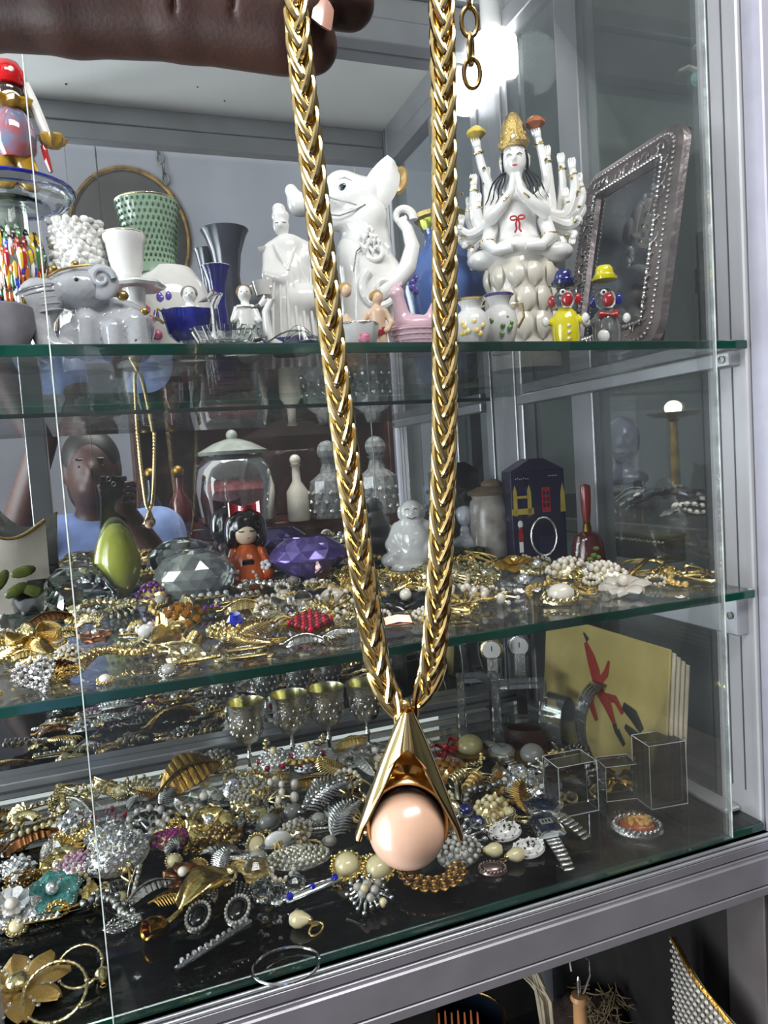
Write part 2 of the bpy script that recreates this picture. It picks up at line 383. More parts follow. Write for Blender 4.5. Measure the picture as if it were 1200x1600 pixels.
# front rail under the deck: tracks, bead, broad face, lip
FACE = mat('satin_aluminium', '87848A', .6, .4, var=.05)
bar('rail', XL, XR+.004, D-.004, D+.010, -.4200, -.4170, ALU, .0006); bar('rail', XL, XR+.004, D-.005, D+.010, -.4246, -.4214, ALU, .0006)
bar('rail', XL, XR+.004, D-.0045, D+.010, -.4350, -.4254, FACE, .0006); bar('rail', XL, XR+.004, D-.0055, D+.010, -.4392, -.4362, FACE, .0006)
bar('groove', XL, XR+.004, D-.002, D+.010, -.4392, -.4170, ALUD, 0)
bar('rail', XL, XR+.03, D-.009, D+.012, -.4695, -.4385, FACE, .0014)
bar('groove', XL, XR+.03, D-.007, D+.011, -.4712, -.4690, ALUD, 0)
bar('rail', XL, XR+.03, D-.009, D+.012, -.4800, -.4705, FACE, .0008)
# mirror back
MIR = bpy.data.materials.new('mirror'); MIR.use_nodes = True; nt = MIR.node_tree; nt.nodes.remove(nt.nodes['Principled BSDF'])
g = nt.nodes.new('ShaderNodeBsdfGlossy'); g.inputs['Roughness'].default_value = 0; g.inputs['Color'].default_value = (.82, .84, .84, 1)
df = nt.nodes.new('ShaderNodeBsdfDiffuse'); df.inputs[0].default_value = (.5, .52, .55, 1)
nz = nt.nodes.new('ShaderNodeTexNoise'); nz.inputs['Scale'].default_value = 5; nz.inputs['Detail'].default_value = 6
mr = nt.nodes.new('ShaderNodeMapRange'); mr.inputs['To Min'].default_value = .02; mr.inputs['To Max'].default_value = .07
tc = nt.nodes.new('ShaderNodeTexCoord'); nt.links.new(tc.outputs['Object'], nz.inputs['Vector']); nt.links.new(nz.outputs[0], mr.inputs[0])
mx = nt.nodes.new('ShaderNodeMixShader'); nt.links.new(mr.outputs[0], mx.inputs[0]); nt.links.new(g.outputs[0], mx.inputs[1]); nt.links.new(df.outputs[0], mx.inputs[2])
nt.links.new(mx.outputs[0], nt.nodes['Material Output'].inputs[0])
part('mirror_panel', MB().box(((XL+XR)/2, YB+.003, (ZC+ZD)/2), (XR-XL, .005, ZC-ZD)), MIR, cab, smooth=False)
SIDEG = pane_mat('side_glass', (.90, .94, .93), 1.5, 0, .03, .22, 0)
part('side_pane', MB().box((XR+.014, (D+.058+.848)/2, (ZC+ZD)/2), (.004, .848-D-.058, ZC-ZD)), SIDEG, cab, smooth=False)
part('side_pane', MB().box((XR+.02, (.896+1.022)/2, (ZC+ZD)/2), (.004, .126, ZC-ZD)), pane_mat('dull_side_glass', (.72, .77, .76), 1.4, .05, .05, .05, 0), cab, smooth=False)
part('side_panel', MB().box((XL+.01, (D+YB)/2, (ZC+ZD)/2), (.006, YB-D, ZC-ZD)), SIDEG, cab, smooth=False)
# lower compartment shell
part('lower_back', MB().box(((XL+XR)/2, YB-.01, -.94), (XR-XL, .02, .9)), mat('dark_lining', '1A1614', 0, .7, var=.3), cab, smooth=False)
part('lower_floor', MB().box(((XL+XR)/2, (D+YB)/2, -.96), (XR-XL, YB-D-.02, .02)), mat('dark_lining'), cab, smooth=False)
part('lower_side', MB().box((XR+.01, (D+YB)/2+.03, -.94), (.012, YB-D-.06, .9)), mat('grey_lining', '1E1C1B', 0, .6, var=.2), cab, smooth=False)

# ------------------------------------------------------------------ glass shelves, deck glass, front pane
SHG = pane_mat('shelf_glass', (.955, .975, .965), 1.5, .0, .012, .8, 0)
def glass_shelf(name, zt, label, y1, th=.0085, x1=XR-.002):
    r = thing(name, label, 'shelf', (0, 0, 0))
    part('glass_sheet', MB().box(((XL+x1)/2, (D+.003+y1)/2, zt-th/2), (x1-XL, y1-D-.003, th)), SHG, r, smooth=False)
    part('polished_edge', MB().box(((XL+x1)/2, D+.0015, zt-th/2), (x1-XL, .003, th), bev=.0008), GEDGE, r, smooth=False)
    part('back_edge', MB().box(((XL+x1)/2, y1+.001, zt-th/2), (x1-XL, .002, th), bev=.0006), GEDGE2, r, smooth=False)
    return r
glass_shelf('glass_shelf', ZT, 'thick green edged upper glass shelf carrying the porcelain figurines', YB-.036)
glass_shelf('glass_shelf', ZM, 'green edged middle glass shelf strewn with gold jewellery', YB-.036)
r = thing('glass_shelf', 'dark lowest glass deck covered with brooches and watches', 'shelf', (0, 0, 0))
part('glass_sheet', MB().box(((XL+XR)/2, (D+.003+YB-.002)/2, ZD-.0042), (XR-XL, YB-D-.005, .0084)), pane_mat('deck_glass', (.9, .94, .92), 1.5, .0, .006), r, smooth=False)
part('polished_edge', MB().box(((XL+XR)/2, D+.0012, ZD-.0042), (XR-XL, .003, .0084), bev=.0008), GEDGE, r, smooth=False)
FP = thing('glass_door', 'clear sliding front glass pane with bright vertical edges', 'glass door', (0, 0, 0))
yf = D-.011
part('pane', MB().box((.264, yf, .155), (.592, .004, 1.118)), pane_mat('front_glass', (.985, .99, .988), 1.45, 0, .007, .5), FP, smooth=False)
EDG = mat('bright_edge', 'C4CCC7', 0, .25, var=.2, vscale=60, coat=.3)
for xx in (-.0332, .5612): part('polished_edge', MB().box((xx, yf, .155), (.0008, .0042, 1.118)), EDG, FP, smooth=False)
# ------------------------------------------------------------------ lamp in the back corner
b = ony(772, 96, 1.04); L = thing('ceiling_bulb', 'glowing white drum shaped LED bulb under the cabinet roof', 'lamp', (b.x, b.y, b.z))
part('bulb', MB().lathe([(0, -.037), (.018, -.036), (.031, -.031), (.036, -.022), (.037, 0), (.036, .028), (.03, .036), (.016, .042)], 28), mat('bulb_glow', 'FFFFFF', 0, .4, emit=3.2, var=0), L)
part('socket', MB().lathe([(.016, .041), (.018, .05), (.018, ZC-b.z), (0, ZC-b.z)], 20), WHITEE, L)
# ================================================================== UPPER SHELF: porcelain and glass figurines
def on_top(name, label, cat, px, pytop, y, short=None, pymid=None, group=None, rz=None, z=ZT):
    b, s, f, H = place(px, pytop, y, z, pymid); r = thing(name, label, cat, b, f if rz is None else f+rz, s, group)
    if short: REG['top'].append((short, b))
    return r, H
def dots(pts, r, seg=8, rings=5):
    m = MB()
    for p in pts: m.sphere(p, r, seg, rings)
    return m
SKIN = mat('painted_skin', 'E6C3A4', 0, .3, coat=.3, var=.05); BLOND = mat('painted_blond', 'B98E3E', 0, .4, var=.1)
GREY_STONE = mat('grey_ceramic', '77767C', 0, .35, var=.2); PINKG = mat('pink_milk_glass', 'E3BFCB', 0, .2, coat=.4, var=.06, sss=.2)
TEAL = mat('teal_enamel', '3E8C86', 0, .2, coat=.4, var=.2); EYE = mat('eye_blue_grey', '2B4550', 0, .1, coat=.5)
ROSE = mat('painted_rose', 'B0295C', 0, .3, coat=.4, c2='E79AB8', vscale=220); VIOL = mat('violet_paint', '6A5AB8', 0, .2, coat=.4, var=.2)
GREENP = mat('painted_green', '5D8A3A', 0, .3, coat=.3, var=.3); YELP = mat('yellow_paint', 'EFC52B', 0, .25, coat=.3, c2='F6E7A0', vscale=160)
ORANGE = mat('orange_enamel', 'D9601A', 0, .15, coat=.6, var=.08)

# --- thousand-armed goddess on a lotus pedestal
r, H = on_top('goddess_statue', 'white porcelain many armed goddess with gilded crown on a lotus pedestal', 'statue', 808, 178, .78, 'many armed goddess', 330)
z0 = H-350+4     # local px above shelf of picture row 525
def gz(row): return H-(row-178)
mb = blob([('e', (0, 6, gz(392)), (50, 34, 26)), ('c', (0, 6, gz(385)), (0, 4, gz(325)), 34, 27), ('c', (0, 4, gz(322)), (0, 4, gz(296)), 30, 17),
           ('c', (0, 4, gz(290)), (0, 2, gz(270)), 9, 9), ('e', (-52, 0, gz(395)), (30, 24, 16)), ('e', (52, 0, gz(395)), (30, 24, 16)), ('e', (0, -22, gz(385)), (40, 20, 12))], 56, 12)
part('body', mb, PORC, r)
part('head', blob([('e', (0, 0, gz(247)), (19, 18, 26)), ('c', (0, 2, gz(262)), (0, 2, gz(285)), 9, 11), ('e', (0, -18, gz(250)), (2.5, 4, 5)), ('e', (-20, 4, gz(250)), (4, 5, 12)), ('e', (20, 4, gz(250)), (4, 5, 12))], 44, 5), PORC, r)
f = MB()
for sx in (-1, 1):
    f.tube([(sx*12, -16.5, gz(247)), (sx*8, -18.5, gz(244.5)), (sx*4, -18.5, gz(247))], .8, 5); f.tube([(sx*13, -16, gz(239)), (sx*8, -18, gz(236)), (sx*4, -18, gz(239))], .5, 5)
part('painted_eyes', f, BLACK, r); part('lips', MB().sphere((0, -18, gz(262)), (4, 2, 1.6)), RED, r)
hair = MB()
for sx in (-1, 1):
    for q in range(4):
        hair.tube([(sx*(14+q*2), -6, gz(268)), (sx*(17+q*6), -14, gz(285)), (sx*(21+q*6), -20, gz(297)), (sx*(19+q*8), -22, gz(310)), (sx*(24+q*8), -22, gz(318))], [1.2, 1.4, 1.4, 1.2, .6], 6)
    hair.tube([(sx*17, -6, gz(238)), (sx*19, -4, gz(252)), (sx*19, 2, gz(268))], [3, 3, 2], 7)
hair.torus((0, 0, gz(229)), 17, 2.6, sx=1, sy=1)
part('hair', hair, BLACK, r)
cr = MB().lathe([(19, gz(232)), (23, gz(226)), (21, gz(216)), (19, gz(212)), (18, gz(200)), (13, gz(188)), (8, gz(180)), (2, gz(177)), (0, gz(177))], 28, flute=.05, nf=9)
for k in range(4):
    for q in range(10): a = 2*PI*q/10+k*.3; cr.sphere(((21-3.5*k)*math.cos(a), (21-3.5*k)*math.sin(a), gz(224-11*k)), (3.6, 3.6, 4.5), 8, 5)
part('crown', cr, GOLDT, r); part('crown_jewel', MB().sphere((0, -22, gz(222)), 4), PEARL, r)
# arms: fan on both sides, each an arm with bangle and hand
def arm(pts, rad, parent, gold=True):
    sp_, sr_ = smooth_pts(pts, rad); a = MB().tube(sp_, sr_, 9); e = Vector(pts[-1]); d = (Vector(pts[-1])-Vector(pts[-2])).normalized()
    up = d.orthogonal().normalized()
    a.sphere(e, rad[-1]*1.25, 9, 6)
    for q in (-.6, -.2, .2, .6):
        side = d.cross(Vector((0, 1, 0))).normalized(); a.tube([e+side*q*rad[-1]*1.3, e+d*rad[-1]*2.0+side*q*rad[-1]*1.7, e+d*rad[-1]*2.9+side*q*rad[-1]*1.2], [rad[-1]*.42, rad[-1]*.36, rad[-1]*.2], 5)
    o = part('arm', a, PORC, parent)
    if gold:
        w = e-d*rad[-1]*2.2; q = d.to_track_quat('Z', 'Y').to_matrix(); part('bangle', MB().torus(w, rad[-1]*1.35, rad[-1]*.28, 14, 6, R=q), GOLD, o)
    return o
fan = [(-1, -68, 272, 8), (-1, -46, 262, 8), (-1, -78, 300, 7), (-1, -92, 330, 7), (-1, -90, 362, 6.5), (-1, -78, 392, 6.5), (-1, -62, 300, 7),
       (1, 52, 242, 8), (1, 74, 254, 8), (1, 90, 268, 8), (1, 101, 288, 7), (1, 101, 316, 7), (1, 94, 345, 7), (1, 86, 372, 7), (1, 70, 395, 7), (1, 78, 310, 7)]
rs = random.Random(3)
for i, (sx, ex, row, rd) in enumerate(fan):
    ez = gz(row); yb_ = 12+(i % 3)*6; ch = gz(320); el = (sx*(24+abs(ex)*.5), yb_+3, ch-26+(ez-ch)*.16)
    arm([(sx*20, 8, ch), el, (ex*.98, yb_, ch-14+(ez-ch)*.58), (ex*.96, yb_-4, ez)], [rd+3, rd+2, rd, rd*.6], r)
for ex, row, mname, mm in ((-62, 196, 'yellow_offering', mat('yellow_shell', 'C9B04A', 0, .3, var=.2)), (35, 190, 'coral_offering', mat('coral_shell', 'B5663C', 0, .3, var=.2))):
    sx = -1 if ex < 0 else 1; exr = ex+ (0 if ex < 0 else 0)
    if ex < 0: pts = [(-20, 8, gz(318)), (-36, 14, gz(290)), (-50, 12, gz(250)), (-57, 8, gz(215))]; top = (-57, 8, gz(200))
    else: pts = [(20, 8, gz(318)), (46, 14, gz(290)), (44, 12, gz(250)), (36, 8, gz(214))]; top = (34, 8, gz(198))
    o = arm(pts, [9, 8, 7, 5.5], r); part(mname, MB().lathe([(0, -6), (9, -4), (15, 2), (13, 8), (6, 13), (0, 14)], 18, top, flute=.08, nf=7), mm, o)
# praying forearms
for sx in (-1, 1):
    o = part('forearm', MB().tube([(sx*34, -6, gz(318)), (sx*40, -22, gz(338)), (sx*22, -36, gz(326)), (sx*6, -40, gz(305)), (sx*3, -40, gz(282))], [11, 11, 9, 6, 4], 10), PORC, r)
    part('bangle', MB().torus((sx*15, -38, gz(318)), 8, 1.6, 16, 6, R=rot(y=sx*.8)), GOLD, o)
    o = part('forearm', MB().tube([(sx*40, 0, gz(345)), (sx*48, -20, gz(376)), (sx*34, -40, gz(392)), (sx*10, -46, gz(392))], [12, 11, 9, 6], 10), PORC, r)
    part('bangle', MB().torus((sx*47, -18, gz(372)), 12, 1.6, 16, 6), GOLD, o)
rb = MB()
for sx in (-1, 1):
    rb.torus((sx*6, -35, gz(346)), 5, 1.3, 14, 6, R=rot(x=PI/2), sy=.6); rb.tube([(0, -36, gz(347)), (sx*3, -37, gz(355)), (sx*2, -37, gz(363)), (sx*5, -36, gz(368))], 1.4, 6)
part('red_ribbon', rb, RED, r)
m = MB()
for i in range(22): a = -2.9+i*.29; m.sphere((94*math.sin(a), 4, gz(330)-66*math.cos(a)*-1 if False else gz(320)+78*math.cos(a)*-1), 3, 6, 4)
part('gilt_beads', m, GOLD, r, stuff=True)
# pedestal: tapered block with lotus petals
part('pedestal', MB().lathe([(56, 0), (58, 10), (50, gz(505)), (46, gz(470)), (52, gz(440)), (55, gz(418)), (50, gz(402)), (30, gz(396))], 30, (0, 8, 0), sx=1, sy=.8), IVORY, r)
for tier, (row, n, rr, hh) in enumerate(((430, 11, 52, 34), (468, 11, 50, 36), (508, 12, 56, 40))):
    me = None
    for q in range(n):
        a = 2*PI*q/n+tier*.28
        if math.sin(a) > .75: continue
        if me is None:
            g = MB().grid(lambda u, v: ((v-.5)*26*math.sin(PI*(.12+.88*(1-u)))**.7, -6*math.sin(PI*u)-3*u*u+4*(2*v-1)**2, u*hh), 7, 6, thick=2)
            me = g.mesh('petal', SC[r.name])
        part('petal', me, IVORY, r, off=(rr*math.cos(a), 8+rr*.8*math.sin(a), gz(row)-hh*.5), R=rot(z=a+PI/2))

# --- white elephant with raised scroll trunk
r, H = on_top('elephant_figurine', 'tall white porcelain elephant with blue eye and silver lined scrolls', 'figurine', 572, 262, .82, 'white porcelain elephant', 400)
def ez(row): return H-(row-262)
part('body', blob([('c', (-6, 10, 54), (-2, 8, ez(430)), 52, 46), ('e', (-4, 4, ez(400)), (44, 38, 50)), ('e', (-30, 0, 33), (30, 34, 32)), ('e', (38, 0, 33), (30, 34, 32)), ('e', (34, 2, ez(440)), (26, 26, 36))], 50, 16), PORC, r)
part('head', blob([('e', (-8, 0, ez(310)), (46, 34, 34)), ('e', (-30, -6, ez(292)), (28, 26, 24)), ('c', (-46, -8, ez(318)), (-98, -14, ez(318)), 20, 15), ('c', (-98, -14, ez(318)), (-108, -14, ez(296)), 14, 10),
                    ('c', (-24, -12, ez(345)), (-62, -14, ez(350)), 15, 10), ('e', (10, -14, ez(340)), (26, 22, 24)), ('c', (0, 4, ez(335)), (0, 8, ez(385)), 34, 42)], 56, 10), PORC, r)
ear = MB().grid(lambda u, v: (14+(v-.5)*46*math.sin(PI*(.1+.88*u))**.7+34*u, -14-9*math.cos(PI*(v-.5))+6*u, ez(330)+70*u-14*(v-.5)), 12, 10, thick=4)
part('ear', ear, PORC, r); part('ear', MB().lathe([(0, 0), (14, 2), (17, 9), (13, 12), (0, 8)], 18, (58, -2, ez(290)), rot(x=PI/2, y=.3), sx=.8, sy=1.3), mat('gold_lustre', 'B99A62', .5, .25, var=.2), r)
e = part('eye', MB().sphere((-27, -29, ez(300)), (9, 4, 9), 18, 10), EYE, r); part('pupil', MB().sphere((-27, -32.2, ez(300)), (4, 2, 4), 12, 8), BLACK, e); part('glint', MB().sphere((-29, -34, ez(297)), 1.3, 8, 5), WHITEE, e)
ln = MB(); ln.tube([(-42, -27, ez(297)), (-34, -31, ez(289)), (-24, -33, ez(287)), (-14, -32, ez(292))], 1.3, 6)
part('brow', ln, PORC, r)
ln = MB()
ln.tube([(-88, -27, ez(325)), (-60, -29, ez(338)), (-36, -31, ez(343)), (-14, -34, ez(338)), (4, -36, ez(330))], 1.1, 6); ln.tube([(-70, -22, ez(300)), (-44, -32, ez(318)), (-10, -36, ez(330))], .9, 6)
ln.tube([(2, -34, ez(362)), (10, -38, ez(380)), (-14, -40, ez(400)), (-20, -44, ez(430))], 1.0, 6)
part('silver_lining', ln, SILVERD, r)
sc = MB()
def spiral(m, c, R0, turns, a0, r0, y, n=26, sgn=1, r1=.4):
    m.tube([(c[0]+R0*(1-.85*t)*math.cos(a0+sgn*2*PI*turns*t), y-4*t, c[1]+R0*(1-.85*t)*math.sin(a0+sgn*2*PI*turns*t)) for t in [i/n for i in range(n+1)]], [r0*(1-(1-r1)*i/n) for i in range(n+1)], 9)
sc.tube([(8, -34, ez(470)), (40, -36, ez(452)), (62, -26, ez(425)), (72, -16, ez(392)), (66, -10, ez(362)), (56, -8, ez(348))], [9, 13, 14, 12, 9, 8], 10)
spiral(sc, (60, ez(345)), 17, 1.1, -.2, 7, -8); part('scroll_tail', sc, PORC, r)
sc = MB(); spiral(sc, (22, ez(458)), 34, 1.2, 2.2, 8, -38); spiral(sc, (16, ez(400)), 20, 1.2, 1.4, 6, -34); part('scroll', sc, PORC, r)
tf = MB(); rs = random.Random(8)
for i in range(16): x = 4+rs.uniform(-12, 26); z = ez(385)+rs.uniform(-14, 26); tf.tube([(x, -36, z), (x+5, -41, z-8), (x+3, -39, z-17)], [3, 2.6, .5], 6)
part('mane_tufts', tf, PORC, r, stuff=True)

# --- robed white figurine with basket
r, H = on_top('robed_figurine', 'white porcelain robed woman with topknot holding a basket behind glass swan', 'figurine', 452, 318, .80, 'white robed woman', 420)
def z_(row): return H-(row-318)
part('body', blob([('c', (0, 6, 41), (0, 4, z_(430)), 40, 34), ('c', (0, 4, z_(430)), (0, 2, z_(390)), 32, 25), ('e', (0, 2, z_(385)), (31, 17, 17)), ('c', (-28, 0, z_(390)), (-32, -14, z_(430)), 12, 10), ('c', (-32, -14, z_(430)), (-12, -28, z_(440)), 10, 8),
          ('c', (28, 0, z_(390)), (36, -8, z_(430)), 12, 10), ('c', (36, -8, z_(425)), (28, -20, z_(405)), 9, 7), ('e', (-34, -6, z_(455)), (18, 18, 14)), ('e', (16, -16, z_(470)), (36, 24, 26))], 54, 9), PORC, r)
part('head', blob([('e', (-8, 0, z_(352)), (13, 13, 16)), ('c', (-6, 0, z_(362)), (-2, 2, z_(380)), 7, 9), ('e', (-8, 2, z_(338)), (14, 14, 11)), ('e', (-10, 2, z_(326)), (10, 10, 9)), ('e', (-9, -13, z_(354)), (2, 3, 4))], 42, 4), PORC, r)
fo = MB()
for i in range(6): x = -30+i*12; fo.tube([(x*.6, -30+abs(x)*.2, z_(420)), (x*.9, -36+abs(x)*.3, z_(460)), (x*1.15, -38+abs(x)*.35, 10)], [1.2, 2.2, 2.8], 6)
part('robe_folds', fo, PORC, r, stuff=True)
lp = MB()
for sx in (-1, 1): lp.tube([(sx*17-3, -14, z_(384)), (sx*9-3, -24, z_(404)), (-2, -30, z_(428))], [3, 3.6, 3], 7); lp.tube([(sx*30, -10, z_(400)), (sx*36, -20, z_(430)), (sx*30, -26, z_(452))], [3, 4, 2], 7)
part('lapel', lp, PORC, r)
fc = MB()
for sx in (-1, 1): fc.tube([(-8+sx*8, -10.5, z_(350)), (-8+sx*5, -12.6, z_(351)), (-8+sx*2.5, -12.8, z_(350))], .6, 5)
part('carved_eyes', fc, mat('grey_line', '6A6664', 0, .4), r)
part('basket', MB().lathe([(0, 0), (13, 1), (17, 14), (19, 22), (16, 22), (13, 6), (0, 4)], 20, (-40, -14, z_(462)), flute=.04, nf=16), PORC, r)
part('flower', MB().lathe([(0, 0), (5, 3), (8, 9), (4, 7), (0, 5)], 12, (-38, -6, z_(395)), flute=.2, nf=5), PORC, r)

# --- blue vase with gilt neck
r, H = on_top('blue_vase', 'blue porcelain vase with gilded green neck band behind the pink hen', 'vase', 690, 336, .90, 'blue vase', 400)
def z_(row): return H-(row-336)
part('body', MB().lathe([(38, 0), (44, 6), (64, z_(495)), (74, z_(455)), (68, z_(425)), (48, z_(400)), (28, z_(384)), (24, z_(370)), (27, z_(358))], 36), mat('periwinkle_glaze', '4A66A8', 0, .15, coat=.5, c2='5C7CC0', vscale=30), r)
part('neck_band', MB().lathe([(27, z_(360)), (31, z_(352)), (32, z_(346)), (28, z_(347))], 30, flute=.04, nf=16), mat('gilt_green', '9A9A3A', .6, .3, var=.3), r)
part('rim', MB().lathe([(28, z_(347)), (40, z_(344)), (42, z_(338)), (36, z_(336)), (22, z_(342)), (18, z_(350))], 32), GOLDT, r)
fl = MB()
for i in range(7): a = 2*PI*i/7; fl.sphere((-38+9*math.cos(a), -60, z_(452)+9*math.sin(a)), (6, 3, 6), 8, 5)
part('painted_blossom', fl, VIOL, r, stuff=True)

# --- pink hen on nest
r, H = on_top('hen_dish', 'pink milk glass hen sitting on a woven basket dish', 'dish', 643, 440, .665, 'pink hen dish', 490)
part('basket', MB().lathe([(24, 0), (30, 3), (36, 28), (39, 44), (36, 45), (32, 42), (0, 42)], 40, sx=1.02, sy=.75, flute=.02, nf=20), PINKG, r)
rb = MB()
for k in range(5): rb.torus((0, 0, 8+8*k), 30+k*2.1, 1.7, 36, 6, sy=.75)
part('basket_weave', rb, PINKG, r)
part('hen', blob([('e', (2, 0, 48), (31, 18, 17)), ('c', (-14, 0, 55), (-20, 0, H-20), 14, 9), ('e', (-21, 0, H-14), (10, 9, 10)), ('c', (26, 0, 54), (36, 0, 82), 8, 3), ('c', (-30, 0, H-17), (-35, 0, H-19), 3, 1)], 44, 7), PINKG, r)
cb = MB()
for i in range(4): cb.sphere((-26+i*4, 0, H-5+(i % 2)*2), (3, 2, 4), 8, 5)
part('comb', cb, PINKG, r)

# --- small bathers
def bather(px, top, y, label, short, trunks):
    r, H = on_top('bather_figurine', label, 'figurine', px, top, y, short, 490)
    part('body', blob([('c', (-7, 0, 2), (-6, 0, 38), 6, 8), ('c', (8, 0, 2), (6, 0, 38), 6, 8), ('c', (0, 0, 42), (0, 0, 66), 12, 12), ('e', (0, 0, 68), (14, 8, 7)), ('c', (0, 0, 70), (0, 0, 80), 5, 5), ('e', (2, -1, H-11), (9, 9, 11)),
              ('c', (-13, 0, 68), (-24, -2, 52), 5, 4), ('c', (-24, -2, 52), (-13, -6, 40), 4, 3.5), ('c', (13, 0, 68), (22, -2, 50), 5, 4), ('c', (22, -2, 50), (15, -6, 38), 4, 3.5), ('e', (-7, -5, 2.5), (6, 9, 3)), ('e', (8, -5, 2.5), (6, 9, 3))], 52, 4), SKIN, r)
    part('hair', blob([('e', (1, 2, H-7), (10, 10, 9)), ('e', (-6, 0, H-9), (5, 7, 6))], 26, 3), BLOND, r)
    part('trunks', MB().lathe([(11, 30), (14, 33), (14.5, 42), (12.5, 46)], 18, sy=.8), trunks, r)
bather(589, 455, .66, 'small porcelain bather with blond hair and red trunks left of pink hen', 'red trunked bather', RED)
bather(541, 443, .74, 'small porcelain bather half hidden behind the left necklace strand', 'half hidden bather', PORC)

# --- swans and blue dishes
def swan(px, top, y, label, short, body_m, neck_m, face=-1, dish=None):
    r, H = on_top('swan_figurine', label, 'figurine', px, top, y, short, 495)
    part('body', MB().grid(lambda u, v: ((u-.5)*86*face*-1, math.cos(PI*v)*26*math.sin(PI*min(1, .12+.88*u)) , 6+22*abs(math.cos(PI*v))*math.sin(PI*(.1+.85*u))+6*u*u*3), 14, 10, thick=4), body_m, r)
    part('base', MB().lathe([(0, 0), (22, 0), (24, 4), (12, 8), (0, 8)], 20, sx=1.3), body_m, r)
    part('neck', MB().tube([(face*18, 0, 16), (face*34, 0, 28), (face*36, 0, H-24), (face*26, 0, H-6), (face*34, 0, H-4), (face*44, 0, H-14)], [9, 8, 6, 6, 7, 4], 10), neck_m, r)
    part('beak', MB().lathe([(4, 0), (3, 6), (0, 15)], 8, (face*45, 0, H-14), rot(y=face*1.9)), mat('silver_paint', '9B9B9B', .8, .25), r)
    part('eye', MB().sphere((face*34, -6, H-4), 2, 8, 5), RED if face < 0 else BLACK, r)
    for sy in (-1, 1): part('wing', MB().grid(lambda u, v: (face*(10-46*u), sy*(16+8*math.sin(PI*u))*(1-.3*v), 14+v*(26*math.sin(PI*(.15+.8*u)))+8*u), 9, 6, thick=2.5), body_m, r)
    if dish: part('blue_dish', MB().lathe([(0, 6), (20, 6), (32, 16), (38, 30), (35, 30), (28, 17), (0, 10)], 26, (0, 26, 0), sx=1.25, sy=.8, flute=.05, nf=10), COBG, r)
swan(372, 452, .64, 'clear crystal swan with raised neck between the blue swan dishes', 'clear crystal swan', CLEAR, CLEAR)
swan(452, 461, .65, 'crystal swan with silver beak and red eye beside left strand', 'red eyed crystal swan', CLEAR, WHITEE, -1, True)
r, H = on_top('trinket_dish', 'cobalt blue scalloped glass dish with a gilt handle', 'dish', 296, 486, .67, 'cobalt scalloped dish', 505)
part('bowl', MB().lathe([(0, H*.38), (20, H*.38), (31, H*.52), (39, H), (36, H), (27, H*.56), (0, H*.46)], 40, sx=1.05, sy=.8, flute=.06, nf=9), COBG, r)
part('clear_foot', MB().lathe([(20, 0), (34, 2), (30, 8), (10, H*.25), (14, H*.39), (0, H*.39)], 24, sy=.8), CLEAR, r)
part('handle', MB().tube([(-34, -6, H-4), (-46, -8, H+2), (-50, -8, H-10), (-38, -8, H-20)], 2.4, 7), GOLD, r)
def cherub(px, top, y, label, short, hair):
    r, H = on_top('cherub_figurine', label, 'figurine', px, top, y, short, 490)
    part('body', blob([('c', (0, 0, 20), (0, 0, H-42), 20, 13), ('e', (0, 0, H-40), (15, 9, 8)), ('c', (-13, 0, H-38), (-20, -10, H-56), 6, 5), ('c', (13, 0, H-38), (20, -10, H-58), 6, 5), ('c', (0, 0, H-34), (0, 0, H-24), 5, 5), ('e', (0, -1, H-14), (11, 11, 13)), ('e', (0, -12, H-15), (2, 3, 3))], 44, 5), PORC, r)
    part('hair', blob([('e', (0, 3, H-8), (12, 11, 9)), ('e', (-8, 0, H-12), (5, 7, 6)), ('e', (8, 0, H-12), (5, 7, 6))], 28, 3), hair, r)
    f = MB(); f.sphere((-4, -11, H-13), 1.4, 6, 4); f.sphere((4, -11, H-13), 1.4, 6, 4); part('painted_eyes', f, BLACK, r)
    part('collar', MB().lathe([(6, H-30), (15, H-33), (16, H-36), (7, H-35)], 18, flute=.15, nf=8), WHITEE, r)
cherub(298, 447, .71, 'small white cherub peeping over the cobalt dish', 'white cherub', mat('grey_hair', '8A8680', 0, .4, var=.2))
cherub(384, 445, .70, 'small porcelain boy with brown hair beside crystal swan', 'porcelain boy', mat('brown_hair', '8A6A3A', 0, .4, var=.2))
r, H = on_top('trinket_dish', 'round crystal dish with rose painted rim near bathers', 'dish', 556, 508, .63, 'rose rimmed dish', 520)
part('bowl', MB().lathe([(0, 2), (20, 2), (30, 12), (36, H), (33, H), (26, 12), (0, 6)], 26, sy=.8, flute=.05, nf=8), PORC, r); part('rim', MB().torus((0, 0, H), 35, 1.6, sy=.8), SILVER, r); part('painted_rose', MB().sphere((12, -24, 16), (10, 3, 8), 10, 6), ROSE, r)

# --- painted urns at the right
def urn(px, top, y, label, short, rim_m, flower_m, handles):
    r, H = on_top('painted_urn', label, 'urn', px, top, y, short, 500)
    part('body', MB().lathe([(14, 0), (18, 3), (14, 8), (22, 18), (29, H*.48), (26, H*.68), (16, H*.8), (16, H*.86), (23, H)], 30), PORC, r)
    part('rim', MB().lathe([(20, H*.95), (25, H*.985), (24, H), (19, H*.985)], 30), rim_m, r)
    fl = MB(); rs = random.Random(px)
    for i in range(9): a = -PI/2+rs.uniform(-.7, .7); z = H*rs.uniform(.28, .58); q = 24+ (4 if abs(z/H-.46) < .1 else 1); fl.sphere((q*math.cos(a), q*math.sin(a), z), (4, 3, 4), 8, 5)
    part('painted_flowers', fl, flower_m, r, stuff=True)
    if handles:
        for sx in (-1, 1): part('handle', MB().tube([(sx*20, 0, H*.84), (sx*36, 0, H*.82), (sx*38, 0, H*.6), (sx*28, 0, H*.42)], 2.2, 7), GOLD, r)
